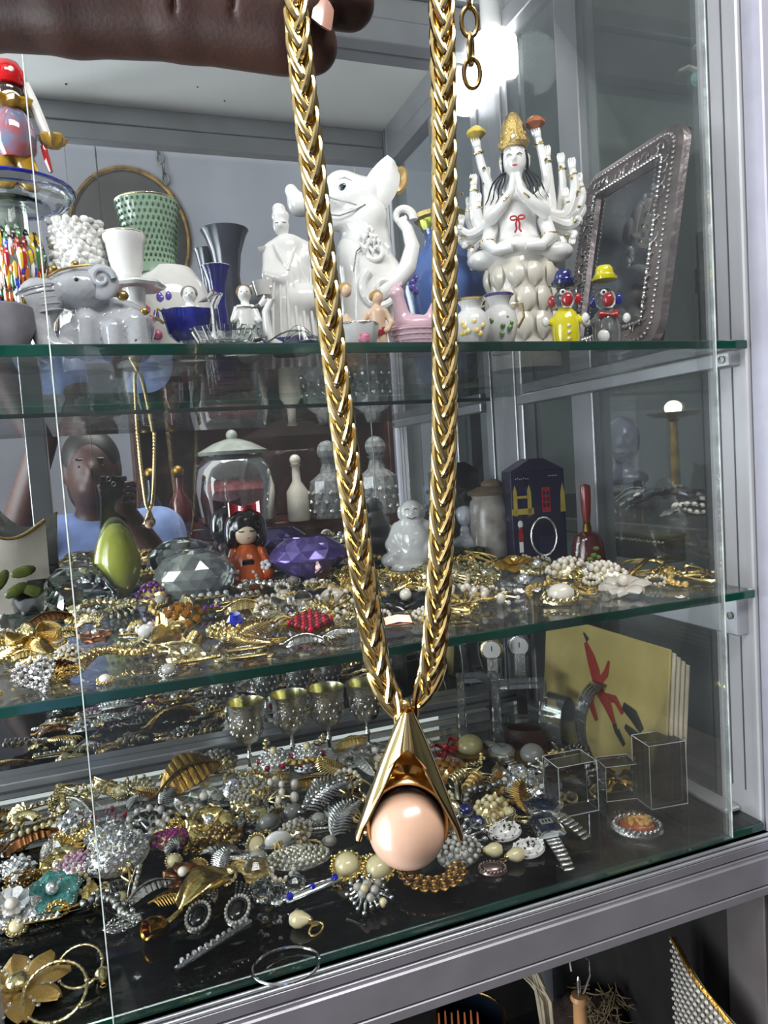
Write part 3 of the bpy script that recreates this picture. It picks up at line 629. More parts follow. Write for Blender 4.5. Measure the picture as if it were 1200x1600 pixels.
urn(737, 468, .645, 'white urn with yellow and orange painted flowers beside right strand', 'yellow flowered urn', GOLD, YELP, False)
urn(780, 461, .66, 'white two handled urn with violet neck and painted bouquet', 'violet necked urn', VIOL, GREENP, True)

# --- glass clowns
def clown(px, top, y, label, short, hatm, bodym, cheekm, blob2=None):
    r, H = on_top('glass_clown', label, 'figurine', px, top, y, short, 470)
    part('body', MB().lathe([(14, 0), (19, 4), (22, 22), (22, 42), (17, 58), (9, 66), (0, 67)], 26, sy=.8), bodym, r)
    part('head', MB().sphere((0, 0, 80), (17, 16, 17), 22, 14), CLEAR, r)
    part('hat', MB().lathe([(0, H-22), (19, H-22), (20, H-18), (13, H-16), (14, H-10), (13, H-4), (10, H), (0, H)], 24), hatm, r)
    part('hat_band', MB().torus((0, 0, H-15), 14, 2.6), hatm, r)
    part('nose', MB().sphere((4, -15, 76), (9, 6, 11), 14, 9), REDG, r)
    for sx in (-1, 1): part('ear', MB().sphere((sx*19, 0, 78), (7, 5, 9), 12, 8), cheekm, r)
    e = part('eye', MB().sphere((-2, -14, 88), (5, 3, 5), 12, 8), WHITEE, r); part('pupil', MB().sphere((-2, -17, 88), (2.4, 1.4, 2.4), 8, 5), BLACK, e)
    for sx in (-1, 1): a = part('arm', MB().tube([(sx*17, 0, 50), (sx*24, -5, 44), (sx*28, -9, 46)], [5, 5, 4], 8), bodym, r); part('hand', MB().sphere((sx*30, -11, 46), (6, 5, 8), 10, 7), WHITEE, a)
    if blob2 == 'buttons':
        part('buttons', dots([(4, -18.5, 16), (5, -18.8, 26), (5, -17.6, 36)], 3), WHITEE, r)
    else:
        bw = MB()
        for sx in (-1, 1): bw.lathe([(2, 0), (7, 13), (5, 15), (0, 14)], 10, (4, -15, 54), rot(y=sx*PI/2))
        part('bow_tie', bw, REDG, r); part('belly_patch', MB().sphere((-4, -12, 22), (11, 8, 12), 14, 9), WHITEE, r)
clown(882, 423, .64, 'glass clown with cobalt top hat and yellow body', 'yellow bodied clown', NAVY, YELG, REDG, 'buttons')
clown(946, 416, .645, 'glass clown with yellow hat and red bow tie', 'yellow hatted clown', YELG, mat('smoky_glass', 'A8AAA8', 0, .05, trans=.7, coat=.5), COBG)

# --- pewter picture frame leaning against the right wall (long axis upright)
n0 = Vector((ony(1040, 540, .624).x, .624, ZT)); n1 = ony(1082, 184, .628); n1.x = min(n1.x, XR-.008); f0 = Vector((n0.x+.004, .806, ZT)); f1 = n1+(f0-n0)
ux = (f0-n0); Wd = ux.length; ux.normalize(); uz = (n1-n0); Hd = uz.length; uz.normalize(); uz = (uz-ux*uz.dot(ux)).normalized(); uy = uz.cross(ux)
fr = thing('framed_picture', 'pewter photo frame with beaded embossed border leaning on the right wall', 'picture frame', n0, R=Matrix((ux, uy, uz)).transposed()); REG['top'].append(('pewter picture frame', n0))
PEW = mat('pewter', '8F8584', .75, .34, var=.2, bump=.5, bscale=120)
def rrect(w, h, r_, n=6, cx=0, cz=0):
    out = []
    for (sx, sz, a0) in ((1, -1, -PI/2), (1, 1, 0), (-1, 1, PI/2), (-1, -1, PI)):
        for i in range(n+1): a = a0+PI/2*i/n; out.append((cx+sx*(w/2-r_)+r_*math.cos(a), cz+sz*(h/2-r_)+r_*math.sin(a)))
    return out
cx, cz = Wd/2, Hd/2; bw = .036
ring = [(rrect(Wd, Hd, .028, 6, cx, cz), .002), (rrect(Wd-.004, Hd-.004, .026, 6, cx, cz), .010), (rrect(Wd-.03, Hd-.03, .018, 6, cx, cz), .0145), (rrect(Wd-2*bw+.008, Hd-2*bw+.008, .006, 6, cx, cz), .011), (rrect(Wd-2*bw, Hd-2*bw, .003, 6, cx, cz), .006)]
m = MB(); n = len(ring[0][0]); vsx = []; fsx = []
for pl, dy in ring: vsx += [(x, dy, z) for x, z in pl]
for k in range(len(ring)-1):
    for i in range(n): j = (i+1) % n; fsx.append((k*n+i, k*n+j, (k+1)*n+j, (k+1)*n+i))
m.add(vsx, fsx); part('border', m, PEW, fr)
def along(poly, step, y, r_, seg=8):
    P = [Vector((x, y, z)) for x, z in poly]; P.append(P[0]); out = []; acc = 0
    for a, b in zip(P, P[1:]):
        L = (b-a).length
        while acc < L: out.append(a.lerp(b, acc/L)); acc += step
        acc -= L
    return dots(out, r_, 7, 5)
part('inner_beading', along(rrect(Wd-2*bw+.012, Hd-2*bw+.012, .006, 6, cx, cz), .0052, .0125, .0024), CHROME, fr, stuff=True)
part('outer_beading', along(rrect(Wd-.022, Hd-.022, .02, 6, cx, cz), .0058, .0135, .0022), mat('pewter_light', 'B9B0AE', .8, .25, var=.15), fr, stuff=True)
em = MB(); rs = random.Random(5)
for (x0, z0, x1, z1) in ((.024, .03, .024, Hd-.03), (Wd-.024, .03, Wd-.024, Hd-.03), (.03, .024, Wd-.03, .024), (.03, Hd-.024, Wd-.03, Hd-.024)):
    for i in range(15):
        t = (i+.5)/15; x = x0+(x1-x0)*t; z = z0+(z1-z0)*t; a = rs.uniform(0, 6)
        em.tube([(x+.006*math.cos(a+q), .0138, z+.006*math.sin(a+q)) for q in (0, .8, 1.6, 2.4, 3.2)], .0011, 5)
part('embossed_scrolls', em, mat('pewter_light'), fr, stuff=True)
part('glass', MB().box((cx, .0045, cz), (Wd-2*bw+.004, .002, Hd-2*bw+.004)), mat('frame_dark_glass', '24262A', 0, .03, coat=1, c2='4A4E54', vscale=18), fr, smooth=False)
part('backing', MB().box((cx, -.001, cz), (Wd-.016, .004, Hd-.016)), mat('black_card', '151415', 0, .7), fr, smooth=False)

# --- left group: grey lustre elephant, fleecy vase, candle cup, green scaled vase
r, H = on_top('elephant_figurine', 'grey lustre porcelain elephant with gilded harness kneeling at the left', 'figurine', 150, 420, .655, 'grey lustre elephant', 480)
part('body', blob([('e', (22, 14, 48), (64, 44, 50)), ('e', (-22, -14, H-36), (46, 38, 34)), ('e', (-78, -26, H-58), (31, 28, 36)), ('c', (-84, -30, H-84), (-72, -38, 12), 20, 15), ('c', (-72, -38, 12), (-48, -44, 12), 14, 9),
      ('c', (-16, -24, 50), (-18, -30, 11), 21, 19), ('c', (52, -18, 50), (56, -24, 11), 24, 21), ('c', (22, -30, 40), (22, -34, 11), 18, 16), ('c', (-40, -22, 34), (-44, -22, 11), 16, 14)], 64, 9, ripple=lambda X, Y, Z: .5*np.sin(X*.55)*np.sin(Z*.6)), PORCG, r)
rg = MB()
for k in range(5): rg.torus((-80+2*k, -27, H-40-9*k), 30-k, 1.6, 26, 6, R=rot(y=-.25), sy=.92)
part('trunk_rings', rg, PORCG, r)
ea = MB(); spiral(ea, (12, H-26), 17, 1.3, 0, 5, -46); ea.sphere((12, -40, H-30), (24, 7, 27), 18, 12); part('ear', ea, PORCG, r)
part('eye', MB().sphere((-24, -50, H-30), 3.6, 10, 6), BLACK, r)
gd = MB(); gd.tube([(-62, -36, H-22), (-48, -46, H-16), (-26, -48, H-10), (-4, -44, H-6)], 2, 6)
for q in ((-54, -40, H-12, 6), (-24, -46, H-6, 6), (40, -32, H-48, 9), (70, -26, H-70, 7)): gd.sphere(q[:3], (q[3], q[3]*.6, q[3]*.9), 10, 6)
part('gilt_harness', gd, mat('old_gilt', 'A98A4E', .8, .3, var=.25), r)
part('muzzle_strap', MB().torus((-92, -30, H-72), 22, 3.2, 22, 6, R=rot(y=1.35, x=.2)), BRASS, r)
st = MB(); rs = random.Random(2)
for i in range(34): a = rs.uniform(-2.8, -.35); b_ = rs.uniform(-.5, 1.1); st.sphere((18+67*math.cos(a)*math.cos(b_), 14+45*math.sin(a)*math.cos(b_), 46+51*math.sin(b_)), 1.6, 6, 4)
part('white_stipple', st, WHITEE, r, stuff=True)

r, H = on_top('fleecy_vase', 'white bumpy fleece textured porcelain column behind grey elephant', 'vase', 122, 346, .735, 'fleecy white vase', 400)
m = MB().lathe([(36, 0), (38, 10), (35, H*.5), (37, H*.8), (36, H-12), (30, H-4), (0, H-6)], 28); part('body', m, PORC, r)
kn = MB(); rs = random.Random(6)
for k in range(16):
    for q in range(20): a = 2*PI*q/20+k*.2+rs.uniform(-.1, .1); z = H-6-k*9+rs.uniform(-3, 3); kn.sphere(((35+rs.random()*3)*math.cos(a), (35+rs.random()*3)*math.sin(a), z), (rs.uniform(5, 8), rs.uniform(5, 8), rs.uniform(4, 7)), 7, 5)
part('fleece_knobs', kn, PORC, r, stuff=True)

r, H = on_top('candle_holder', 'white glazed candle cup on a scalloped saucer foot', 'candle holder', 198, 366, .72, 'white candle cup', 420)
part('cup', MB().lathe([(12, H-72), (20, H-66), (26, H-40), (29, H-16), (33, H-8), (32, H), (27, H-1), (24, H-20), (0, H-22)], 28), PORC, r)
part('saucer', MB().lathe([(12, H-74), (40, H-84), (44, H-80), (40, H-76), (14, H-70)], 28, (12, 0, 0), flute=.05, nf=8), PORC, r)
part('stem', MB().lathe([(34, 0), (36, 6), (16, 22), (12, 60), (18, H-84)], 24, (8, 0, 0)), PORC, r)
part('rim', MB().torus((0, 0, H-2), 31.5, 1.1), GOLD2, r)

r, H = on_top('scaled_vase', 'white vase with green fish scale collar and painted pink roses', 'vase', 238, 316, .80, 'green scaled vase', 420)
part('body', MB().lathe([(40, 0), (44, 8), (60, H*.22), (66, H*.38), (58, H*.52), (42, H*.6), (38, H*.62)], 36, (22, 0, 0)), PORC, r)
part('collar', MB().lathe([(40, H*.58), (36, H*.66), (38, H*.8), (45, H*.93), (48, H-2), (45, H-1), (36, H*.8), (34, H*.66)], 40), mat('celadon_green', '97B39A', 0, .2, coat=.4, var=.08), r)
scm = MB()
for k in range(11):
    for q in range(34): a = 2*PI*(q+.5*(k % 2))/34; z = H*.64+k*9.0; rr = 36+13*((z-H*.62)/(H*.38))**1.5; scm.sphere((rr*math.cos(a), rr*math.sin(a), z), (2, 2, 2.6), 5, 4)
part('scale_pattern', scm, mat('scale_green', '4C6B50', 0, .3, var=.2), r, stuff=True)
part('rim', MB().torus((0, 0, H-2), 47, 1.8), GOLD2, r)
fl = MB(); rs = random.Random(9)
for i in range(16): x = rs.uniform(-34, 2); z = H*rs.uniform(.2, .42); fl.sphere((x, -math.sqrt(max(0, 64**2-(x-22)**2))*.96, z), (9, 5, 8), 9, 6)
part('painted_roses', fl, ROSE, r, stuff=True)
lf = MB()
for i in range(8): x = rs.uniform(0, 34); z = H*rs.uniform(.24, .44); lf.sphere((x, -math.sqrt(max(0, 65**2-(x-22)**2))*.98, z), (5, 2, 8), 7, 5)
part('painted_leaves', lf, VIOL, r, stuff=True)

# --- dark trumpet vases
def trumpet(px, top, y, label, short, m_, w, lip):
    r, H = on_top('trumpet_vase', label, 'vase', px, top, y, short, 430)
    part('body', MB().lathe([(w*.62, 0), (w*.7, 5), (w*.85, H*.2), (w*.62, H*.5), (w*.5, H*.72), (w*.62, H*.86), (w*.85, H*.96), (w, H), (w*.92, H), (w*.5, H*.85), (w*.3, H*.6), (0, H*.55)], 30), m_, r)
    part('rim', MB().torus((0, 0, H), w*.96, w*.035), lip, r)
DK = mat('charcoal_glaze', '2E3038', 0, .22, coat=.3, var=.15)
trumpet(356, 361, .93, 'tall charcoal trumpet vase with flared mouth', 'charcoal trumpet vase', DK, 37, DK)
trumpet(326, 391, .97, 'small charcoal vase half hidden behind the cobalt one', 'small charcoal vase', DK, 20, DK)
trumpet(338, 417, .86, 'cobalt blue trumpet vase with white rim', 'cobalt trumpet vase', NAVY, 23, WHITEE)

# --- multicoloured art glass vase, glass clown on it, grey bowl
r, H = on_top('art_glass_vase', 'multicoloured speckled art glass vase with wide blue rimmed dish', 'vase', 22, 292, .73, 'speckled art glass vase', 400)
AG = mat('art_glass', 'C7D3C4', 0, .06, trans=.75, coat=.4, var=.1)
part('body', MB().lathe([(20, 0), (46, 4), (50, 10), (22, 24), (16, 50), (24, 90), (40, 130), (46, 165), (40, 195), (26, 214), (24, H-26)], 34), AG, r)
part('dish', MB().lathe([(24, H-28), (60, H-34), (88, H-24), (98, H-8), (94, H-10), (84, H-22), (58, H-28), (22, H-20)], 40), CLEAR, r)
part('blue_rim', MB().torus((0, 0, H-8), 96, 3), COBG, r)
rs = random.Random(11)
for c_, nm in (('2A46C0', 'blue'), ('B8252A', 'red'), ('E0C63A', 'yellow'), ('E8E6DE', 'white'), ('3E7A46', 'green'), ('C76A2A', 'orange'), ('35282A', 'dark')):
    m = MB()
    for i in range(40):
        a = rs.uniform(-PI, 0.3); z = rs.uniform(60, 205); rr = np.interp(z, [50, 90, 130, 165, 195, 214], [16, 24, 40, 46, 40, 27])-1.6
        m.sphere((rr*math.cos(a), rr*math.sin(a), z), (4.5, 4.5, rs.uniform(8, 20)), 7, 5)
    part('colour_specks', m, mat('speck_'+nm, c_, 0, .15, coat=.5), r, stuff=True, label=nm+' glass specks')
vt = ony(22, 292, .73).z
b, s, f, H = place(18, 95, .73, vt, 190); r = thing('glass_clown', 'multicoloured glass clown with red hat and gold ruffles standing on the art glass vase', 'figurine', b, f, s); 
part('legs', blob([('c', (-18, 0, 16), (-10, 0, 50), 15, 17), ('c', (20, 0, 16), (10, 0, 50), 15, 17)], 34, 6), mat('amber_glass', 'C79A2A', 0, .08, trans=.4, coat=.5), r)
part('body', MB().lathe([(24, 40), (33, 56), (34, 80), (28, 104), (18, 118), (0, 120)], 26), mat('rainbow_glass', '6E8FB0', 0, .06, trans=.3, coat=.5, c2='C05A4A', vscale=60), r)
part('ruffle', MB().lathe([(14, 112), (34, 118), (38, 124), (30, 130), (12, 124)], 36, flute=.16, nf=9), mat('amber_glass'), r)
part('head', MB().sphere((0, 0, 142), (21, 20, 22), 22, 14), mat('dark_face_glass', '3A2A26', 0, .1, coat=.6), r)
part('beard', MB().sphere((2, -12, 128), (16, 12, 14), 16, 10), WHITEE, r)
part('hat', MB().lathe([(24, 152), (27, 158), (26, 172), (18, H-6), (6, H), (0, H)], 26), REDG, r); part('hat_dots', dots([(-14, -20, 172), (6, -23, 168), (0, -12, H-8)], 5, 10, 7), WHITEE, r)
for sx in (-1, 1):
    a = part('arm', MB().tube([(sx*24, 0, 158), (sx*34, -4, 130), (sx*44, -8, 96), (sx*50, -8, 76)], [8, 8, 8, 7], 9), WHITEE, r)
    part('cuff', MB().lathe([(6, 0), (16, 6), (20, 16), (12, 22), (0, 20)], 22, (sx*56, -8, 62), flute=.18, nf=7), mat('amber_glass'), a)
    part('leg_stripe', MB().tube([(sx*42, -8, 64), (sx*46, -10, 40), (sx*50, -10, 24)], [5, 5, 3], 7), REDG, a)
r, H = on_top('stoneware_bowl', 'dark grey stoneware bowl at the left shelf end', 'bowl', 8, 478, .625, 'grey stoneware bowl', 505)
part('bowl', MB().lathe([(26, 0), (28, 4), (44, H*.55), (42, H-4), (36, H), (34, H-3), (38, H*.6), (0, H*.4)], 32), GREY_STONE, r); part('foot_ring', MB().torus((0, 0, 2), 26, 2), GREY_STONE, r)
# extra pieces seen between the larger ones
r, H = on_top('cream_vase', 'cream glazed vase shoulder beside the goddess pedestal', 'vase', 738, 372, .985, 'cream vase', 430)
part('body', MB().lathe([(26, 0), (36, 60), (40, H*.55), (34, H*.78), (26, H*.9), (30, H), (26, H), (22, H*.88), (0, H*.8)], 32), IVORY, r); part('gilt_band', MB().torus((0, 0, H*.9), 31, 2), GOLD2, r)
r, H = on_top('cut_crystal_dish', 'low cut crystal dish under the porcelain boy at shelf front', 'dish', 352, 512, .605, 'low crystal dish', 525)
part('bowl', MB().lathe([(0, 0), (24, 0), (40, 8), (52, H), (48, H), (36, 10), (0, 5)], 24, sy=.6, flute=.06, nf=12), CLEAR, r, smooth=False); part('foot', MB().torus((0, 0, 2), 24, 2, sy=.6), CLEAR, r)
# ================================================================== jewellery builders (unit radius 1, lying on z = 0)
SHZ = {'mid': ZM, 'deck': ZD}
def jroot(name, cat, label, shelf, px, py, w, rz=0., group=None, short=None, loc=None, tilt=.22, zs=1.3):
    if loc is None: b = onz(px, py, SHZ[shelf])
    else: b = Vector(loc)
    R_ = mpp(b)*w/2; o = thing(name, label, cat, b+Vector((0, 0, R_*math.sin(tilt)*.75)), 0, R_, group, R=rot(z=facing(b)) @ rot(x=tilt) @ rot(z=rz)); o.scale = (1, 1, zs)
    if short: REG[shelf].append((short, b))
    return o
def stones_on(pts, r, n=6, gem=True, seed=0):
    m = MB(); q = random.Random(seed)
    for p in pts:
        if gem: m.gem(p, r*q.uniform(.85, 1.15), r*.6, n, rot(x=q.uniform(-.3, .3), y=q.uniform(-.3, .3)))
        else: m.sphere(p, r*q.uniform(.85, 1.1), 8, 6)
    return m
def b_cluster(o, sm=RHINE, bm=SILVER, ex=1., ey=.75, rings=3, gem=True, dome=.35):
    part('setting', MB().lathe([(1, 0), (1.02, .06), (.7, .1+dome*.5), (.3, .06+dome), (0, .08+dome)], 22, sx=ex, sy=ey), bm, o)
    pts = [(0, 0, .12+dome)]
    for k in range(1, rings+1):
        rr = k/rings*.92; n = 5*k+1
        for i in range(n): a = 2*PI*i/n+k; pts.append((rr*ex*math.cos(a), rr*ey*math.sin(a), .12+dome*(1-rr*rr)))
    part('stones', stones_on(pts, .62/rings*.62, gem=gem, seed=rings), sm, o, stuff=True, smooth=not gem)
def b_flower(o, pm=GOLD, cm=PEARL, n=8, two=False, long=1., pw=1.):
    g = MB().grid(lambda u, v: (.18+.84*u*long, (v-.5)*1.5*pw*(2.2/n+.25)*math.sin(PI*(.08+.86*u))**.8, .12+.16*math.sin(PI*u*.8)-.1*(2*v-1)**2+.03*math.cos(9*v)), 7, 6, thick=.05).mesh('petal', SC[o.name])
    for i in range(n): part('petal', g, pm, o, R=rot(z=2*PI*i/n))
    if two:
        g2 = MB().grid(lambda u, v: (.1+.55*u, (v-.5)*1.3*(2.2/n+.2)*math.sin(PI*(.08+.86*u))**.8, .26+.2*u), 6, 5, thick=.05).mesh('petal', SC[o.name])
        for i in range(n): part('petal', g2, pm, o, R=rot(z=2*PI*(i+.5)/n))
    part('centre', MB().sphere((0, 0, .34), (.24, .24, .18), 14, 9), cm, o)
    part('back_plate', MB().lathe([(.4, 0), (.4, .12), (0, .14)], 14), pm, o)
def b_leaf(o, m=GOLD, barbs=9, curl=.25, w=.42):
    part('blade', MB().grid(lambda u, v: (-1+2*u, (v-.5)*2*w*math.sin(PI*(.05+.92*u))**.8+curl*math.sin(PI*u), .06+.2*math.sin(PI*u)-.25*abs(v-.5)+.02*math.cos(u*barbs*6.28)), 26, 8, thick=.05), m, o)
    part('midrib', MB().tube([(-1.15+2.1*t, curl*math.sin(PI*max(0, min(1, t))), .1+.22*math.sin(PI*max(0, t))) for t in [i/10 for i in range(-1, 11)]], .045, 6), m, o)
def b_spray(o, m=GOLD, bm=PEARL, n=7, fan=2.4, gem=False, rb=.13, leaf=True):
    q = random.Random(n*7+int(fan*10)); st = MB(); bd = MB(); lf = MB()
    for i in range(n):
        a = -fan/2+fan*i/(n-1); L = .75+.25*q.random(); p = [(-.7, 0, .1), (-.7+.8*L*math.cos(a), .8*L*math.sin(a), .3), (-.7+1.6*L*math.cos(a*.9), 1.3*L*math.sin(a), .16)]
        st.tube(p, .045, 5); e = p[-1]
        bd.gem(e, rb, rb, 6) if gem else bd.sphere(e, rb, 9, 6)
        mid = p[1]; bd.sphere((mid[0]+.1, mid[1]+.1, .36), rb*.7, 8, 5)
        if leaf: lf.sphere((mid[0], mid[1]-.1, .28), (.26, .09, .05), 8, 5, rot(z=a))
    part('stems', st, m, o)
    part('beads', bd, bm, o, stuff=True)
    if leaf: part('leaves', lf, m, o, stuff=True)
def b_coil(o, m=GOLD, turns=2.2, thick=.07, ey=.6, seed=1):
    q = random.Random(seed); mm = MB(); n = int(turns*22); ph = [q.uniform(0, 6) for _ in range(3)]
    for i in range(n):
        t = i/n*turns*2*PI; R_ = .55+.4*math.sin(t*.37+ph[0])*.6+.15*math.sin(t*1.3+ph[1]); R_ = min(1, max(.25, R_))
        p = (R_*math.cos(t), ey*R_*math.sin(t+.2*math.sin(ph[2])), .07+.1*abs(math.sin(t*.5+ph[1])))
        mm.torus(p, thick, thick*.42, 8, 5, R=rot(x=(i % 2)*PI/2+.3, z=t+PI/2), sx=1.4)
    part('chain_links', mm, m, o, stuff=True); return o
def b_stud(o, m=GOLD, pm=CREAM, ey=1., bead=True):
    part('mount', MB().lathe([(.9, 0), (1, .08), (.95, .2), (.7, .22), (0, .2)], 22, sy=ey, flute=.06, nf=10), m, o)
    part('pearl', MB().sphere((0, 0, .3), (.68, .68*ey, .42), 20, 12), pm, o)
    if bead: part('beaded_rim', stones_on([(.86*math.cos(2*PI*i/16), .86*ey*math.sin(2*PI*i/16), .24) for i in range(16)], .12, gem=False), m, o, stuff=True)
def b_bar(o, m=GOLD, sm=None, n=7, w=.13):
    part('bar', MB().box((0, 0, .1), (2, w*1.6, .12), bev=.04), m, o)
    part('pin', MB().tube([(-1, w*1.6, .05), (0, w*2.4, .05), (1, w*1.4, .05)], .03, 5), SILVER, o)
    if sm: part('stones', stones_on([(-.85+1.7*i/(n-1), 0, .2) for i in range(n)], w, gem=True), sm, o, stuff=True, smooth=False)
def b_ring(o, m=GOLD, sm=None, th=.14):
    part('band', MB().torus((0, 0, .86), .8, th, 30, 8, R=rot(x=PI/2, z=.5)), m, o)
    if sm: part('stone', MB().gem((0, 0, 1.66), .42, .3, 8), sm, o, smooth=False)
def b_hoop(o, m=GOLD, th=.06, ey=1., twist=0):
    r = MB(); n = 60
    r.tube([(math.cos(2*PI*i/n), ey*math.sin(2*PI*i/n), th) for i in range(n)], [th*(1+.25*math.cos(i*PI*twist)) for i in range(n)], 8, closed=True); part('hoop', r, m, o)
    part('clasp', MB().sphere((1, 0, th*1.2), th*1.5, 10, 7), m, o)
def b_bow(o, m=GOLD, cm=RHINE, gem=True):
    for sx in (-1, 1):
        part('loop', MB().grid(lambda u, v: (sx*(.1+.85*math.sin(PI*u)**.8*(.6+.4*u)), .5*math.sin(2*PI*u)*.9, .08+.3*v+.12*math.sin(PI*u)), 18, 4, thick=.04), m, o)
        part('ribbon_tail', MB().grid(lambda u, v: (sx*(.05+.75*u), -.1-.8*u+(v-.5)*.3, .08+.1*math.sin(PI*u*2)+.05*v), 8, 4, thick=.04), m, o)
    part('knot', MB().gem((0, 0, .3), .24, .2, 8) if gem else MB().sphere((0, 0, .3), .22, 12, 8), cm, o, smooth=not gem)
def b_feather(o, m=SILVER, n=14, bm=None):
    r = MB().tube([(-1+2*t, .25*math.sin(PI*t), .1+.12*math.sin(PI*t)) for t in [i/12 for i in range(13)]], .05, 6); part('quill', r, m, o)
    b = MB()
    for i in range(n):
        t = .12+.86*i/n; p = Vector((-1+2*t, .25*math.sin(PI*t), .1+.12*math.sin(PI*t)))
        for sy in (-1, 1): L = .5*math.sin(PI*(.15+.8*t)); b.tube([p, p+Vector((.18, sy*L*.6, .04)), p+Vector((.34, sy*L, -.05))], [.05, .05, .015], 5)
    part('barbs', b, m, o, stuff=True)
    if bm: part('beads', stones_on([(-1+2*i/9, .25*math.sin(PI*i/9), .24) for i in range(10)], .09, gem=False), bm, o, stuff=True)
def b_shell(o, m=GOLD2, n=9):
    part('fan', MB().grid(lambda u, v: ((.12+.9*u)*math.cos((v-.5)*2.6)-.4, (.12+.9*u)*math.sin((v-.5)*2.6), .07+.3*math.sin(PI*(.15+.7*u))+.05*u*math.cos(v*n*2*PI)), 8, 54, thick=.05), m, o)
    part('hinge', MB().sphere((-.42, 0, .14), (.18, .24, .12), 10, 7), m, o)
def b_wreath(o, m=GOLD, bm=PEARL, n=12, ey=.8, rb=.17):
    part('ring', MB().torus((0, 0, .1), .8, .09, 34, 7, sy=ey), m, o)
    part('beads', stones_on([(.8*math.cos(2*PI*i/n), .8*ey*math.sin(2*PI*i/n), .2) for i in range(n)], rb, gem=False), bm, o, stuff=True)
    lf = MB()
    for i in range(n): a = 2*PI*(i+.5)/n; lf.sphere((.88*math.cos(a), .88*ey*math.sin(a), .14), (.2, .08, .05), 8, 5, rot(z=a+.6))
    part('leaves', lf, m, o, stuff=True)
def b_oval(o, m=GOLD, cm=BLACK, ey=.72, bm=None, n=22):
    part('frame', MB().lathe([(.95, 0), (1, .08), (.92, .2), (.74, .2), (.7, .12), (0, .12)], 30, sy=ey), m, o)
    part('cabochon', MB().sphere((0, 0, .14), (.7, .7*ey, .24), 20, 10), cm, o)
    part('beaded_rim', stones_on([(.88*math.cos(2*PI*i/n), .88*ey*math.sin(2*PI*i/n), .2) for i in range(n)], .09, gem=False), bm or m, o, stuff=True)
def b_barrel(o, m=GOLD, n=6):
    for i in range(n): part('rib', MB().torus((-.7+1.4*i/(n-1), 0, .36), .34, .11, 18, 7, R=rot(y=PI/2)), m, o)
    part('core', MB().lathe([(.3, -.75), (.3, .75)], 14, (0, 0, .36), rot(y=PI/2)), m, o)
def b_drop(o, m=GOLD, pm=CREAM):
    part('drop', MB().lathe([(0, -.62), (.3, -.52), (.44, -.25), (.42, .05), (.22, .45), (.06, .66), (0, .66)], 20, (-.3, 0, .44), rot(y=-PI/2+.12)), pm, o)
    part('cap', MB().lathe([(.2, 0), (.16, .12), (.05, .18)], 12, (-.82, 0, .44), rot(y=-PI/2)), m, o)
    h = MB(); h.torus((-1.12, 0, .3), .17, .04, 16, 6); part('loop', h, m, o)
def b_nuggets(o, m=GOLDT, n=10, seed=0, bm=None):
    q = random.Random(seed); mm = MB(); b2 = MB()
    for i in range(n):
        t = i/(n-1); p = (-.95+1.9*t, .35*math.sin(t*5+seed), .16); mm.sphere(p, (.2, .15, .13), 8, 6, rot(z=q.uniform(0, 3), y=q.uniform(-.4, .4)))
        mm.torus((p[0]+.09, p[1], .12), .09, .035, 9, 5)
        if bm and i % 2: b2.sphere((p[0], p[1]+.2, .16), .12, 9, 6)
    part('links', mm, m, o, stuff=True)
    if bm: part('beads', b2, bm, o, stuff=True)
def b_tangle(o, m=GOLD, seed=0, n=3):
    q = random.Random(seed); mm = MB()
    for k in range(n):
        a, b_, c_ = q.uniform(.4, 1), q.uniform(.25, .6), q.uniform(0, 6); ph = q.uniform(0, 6)
        mm.tube([(a*math.cos(t+ph)+.15*math.cos(3*t+c_), b_*math.sin(t+ph*.5)+.1*math.sin(2*t+c_), .06+.05*k+.05*math.sin(2*t+c_)) for t in [2*PI*i/40 for i in range(40)]], [.042*(1+.3*(i % 2)) for i in range(40)], 6, closed=True)
    part('strands', mm, m, o, stuff=True); part('clasp', MB().sphere((.7, .1, .1), (.14, .09, .09), 8, 6), m, o)
def b_watch(o, m=SILVER, face=WHITEE, strap=SILVERD, square=False, arc=False):
    if square: part('case', MB().box((0, 0, .22), (.72, .9, .3), bev=.1), m, o); part('dial', MB().box((0, 0, .375), (.5, .66, .02), bev=.01), face, o)
    else: part('case', MB().lathe([(.4, 0), (.46, .1), (.44, .26), (.36, .3), (0, .3)], 26), m, o); d = part('dial', MB().lathe([(.34, .3), (.3, .33), (0, .34)], 22), face, o); h = MB().box((0, .1, .35), (.02, .22, .01)); h.box((.07, 0, .35), (.14, .02, .01)); part('hands', h, BLACK, d, smooth=False)
    for sy in (-1, 1):
        st = MB()
        for i in range(7): st.box((0, sy*(.5+.13*i), .16-.012*i*i*.3 if not arc else .16+.02*i), (.34-.012*i, .115, .07), bev=.02)
        part('strap', st, strap, o)

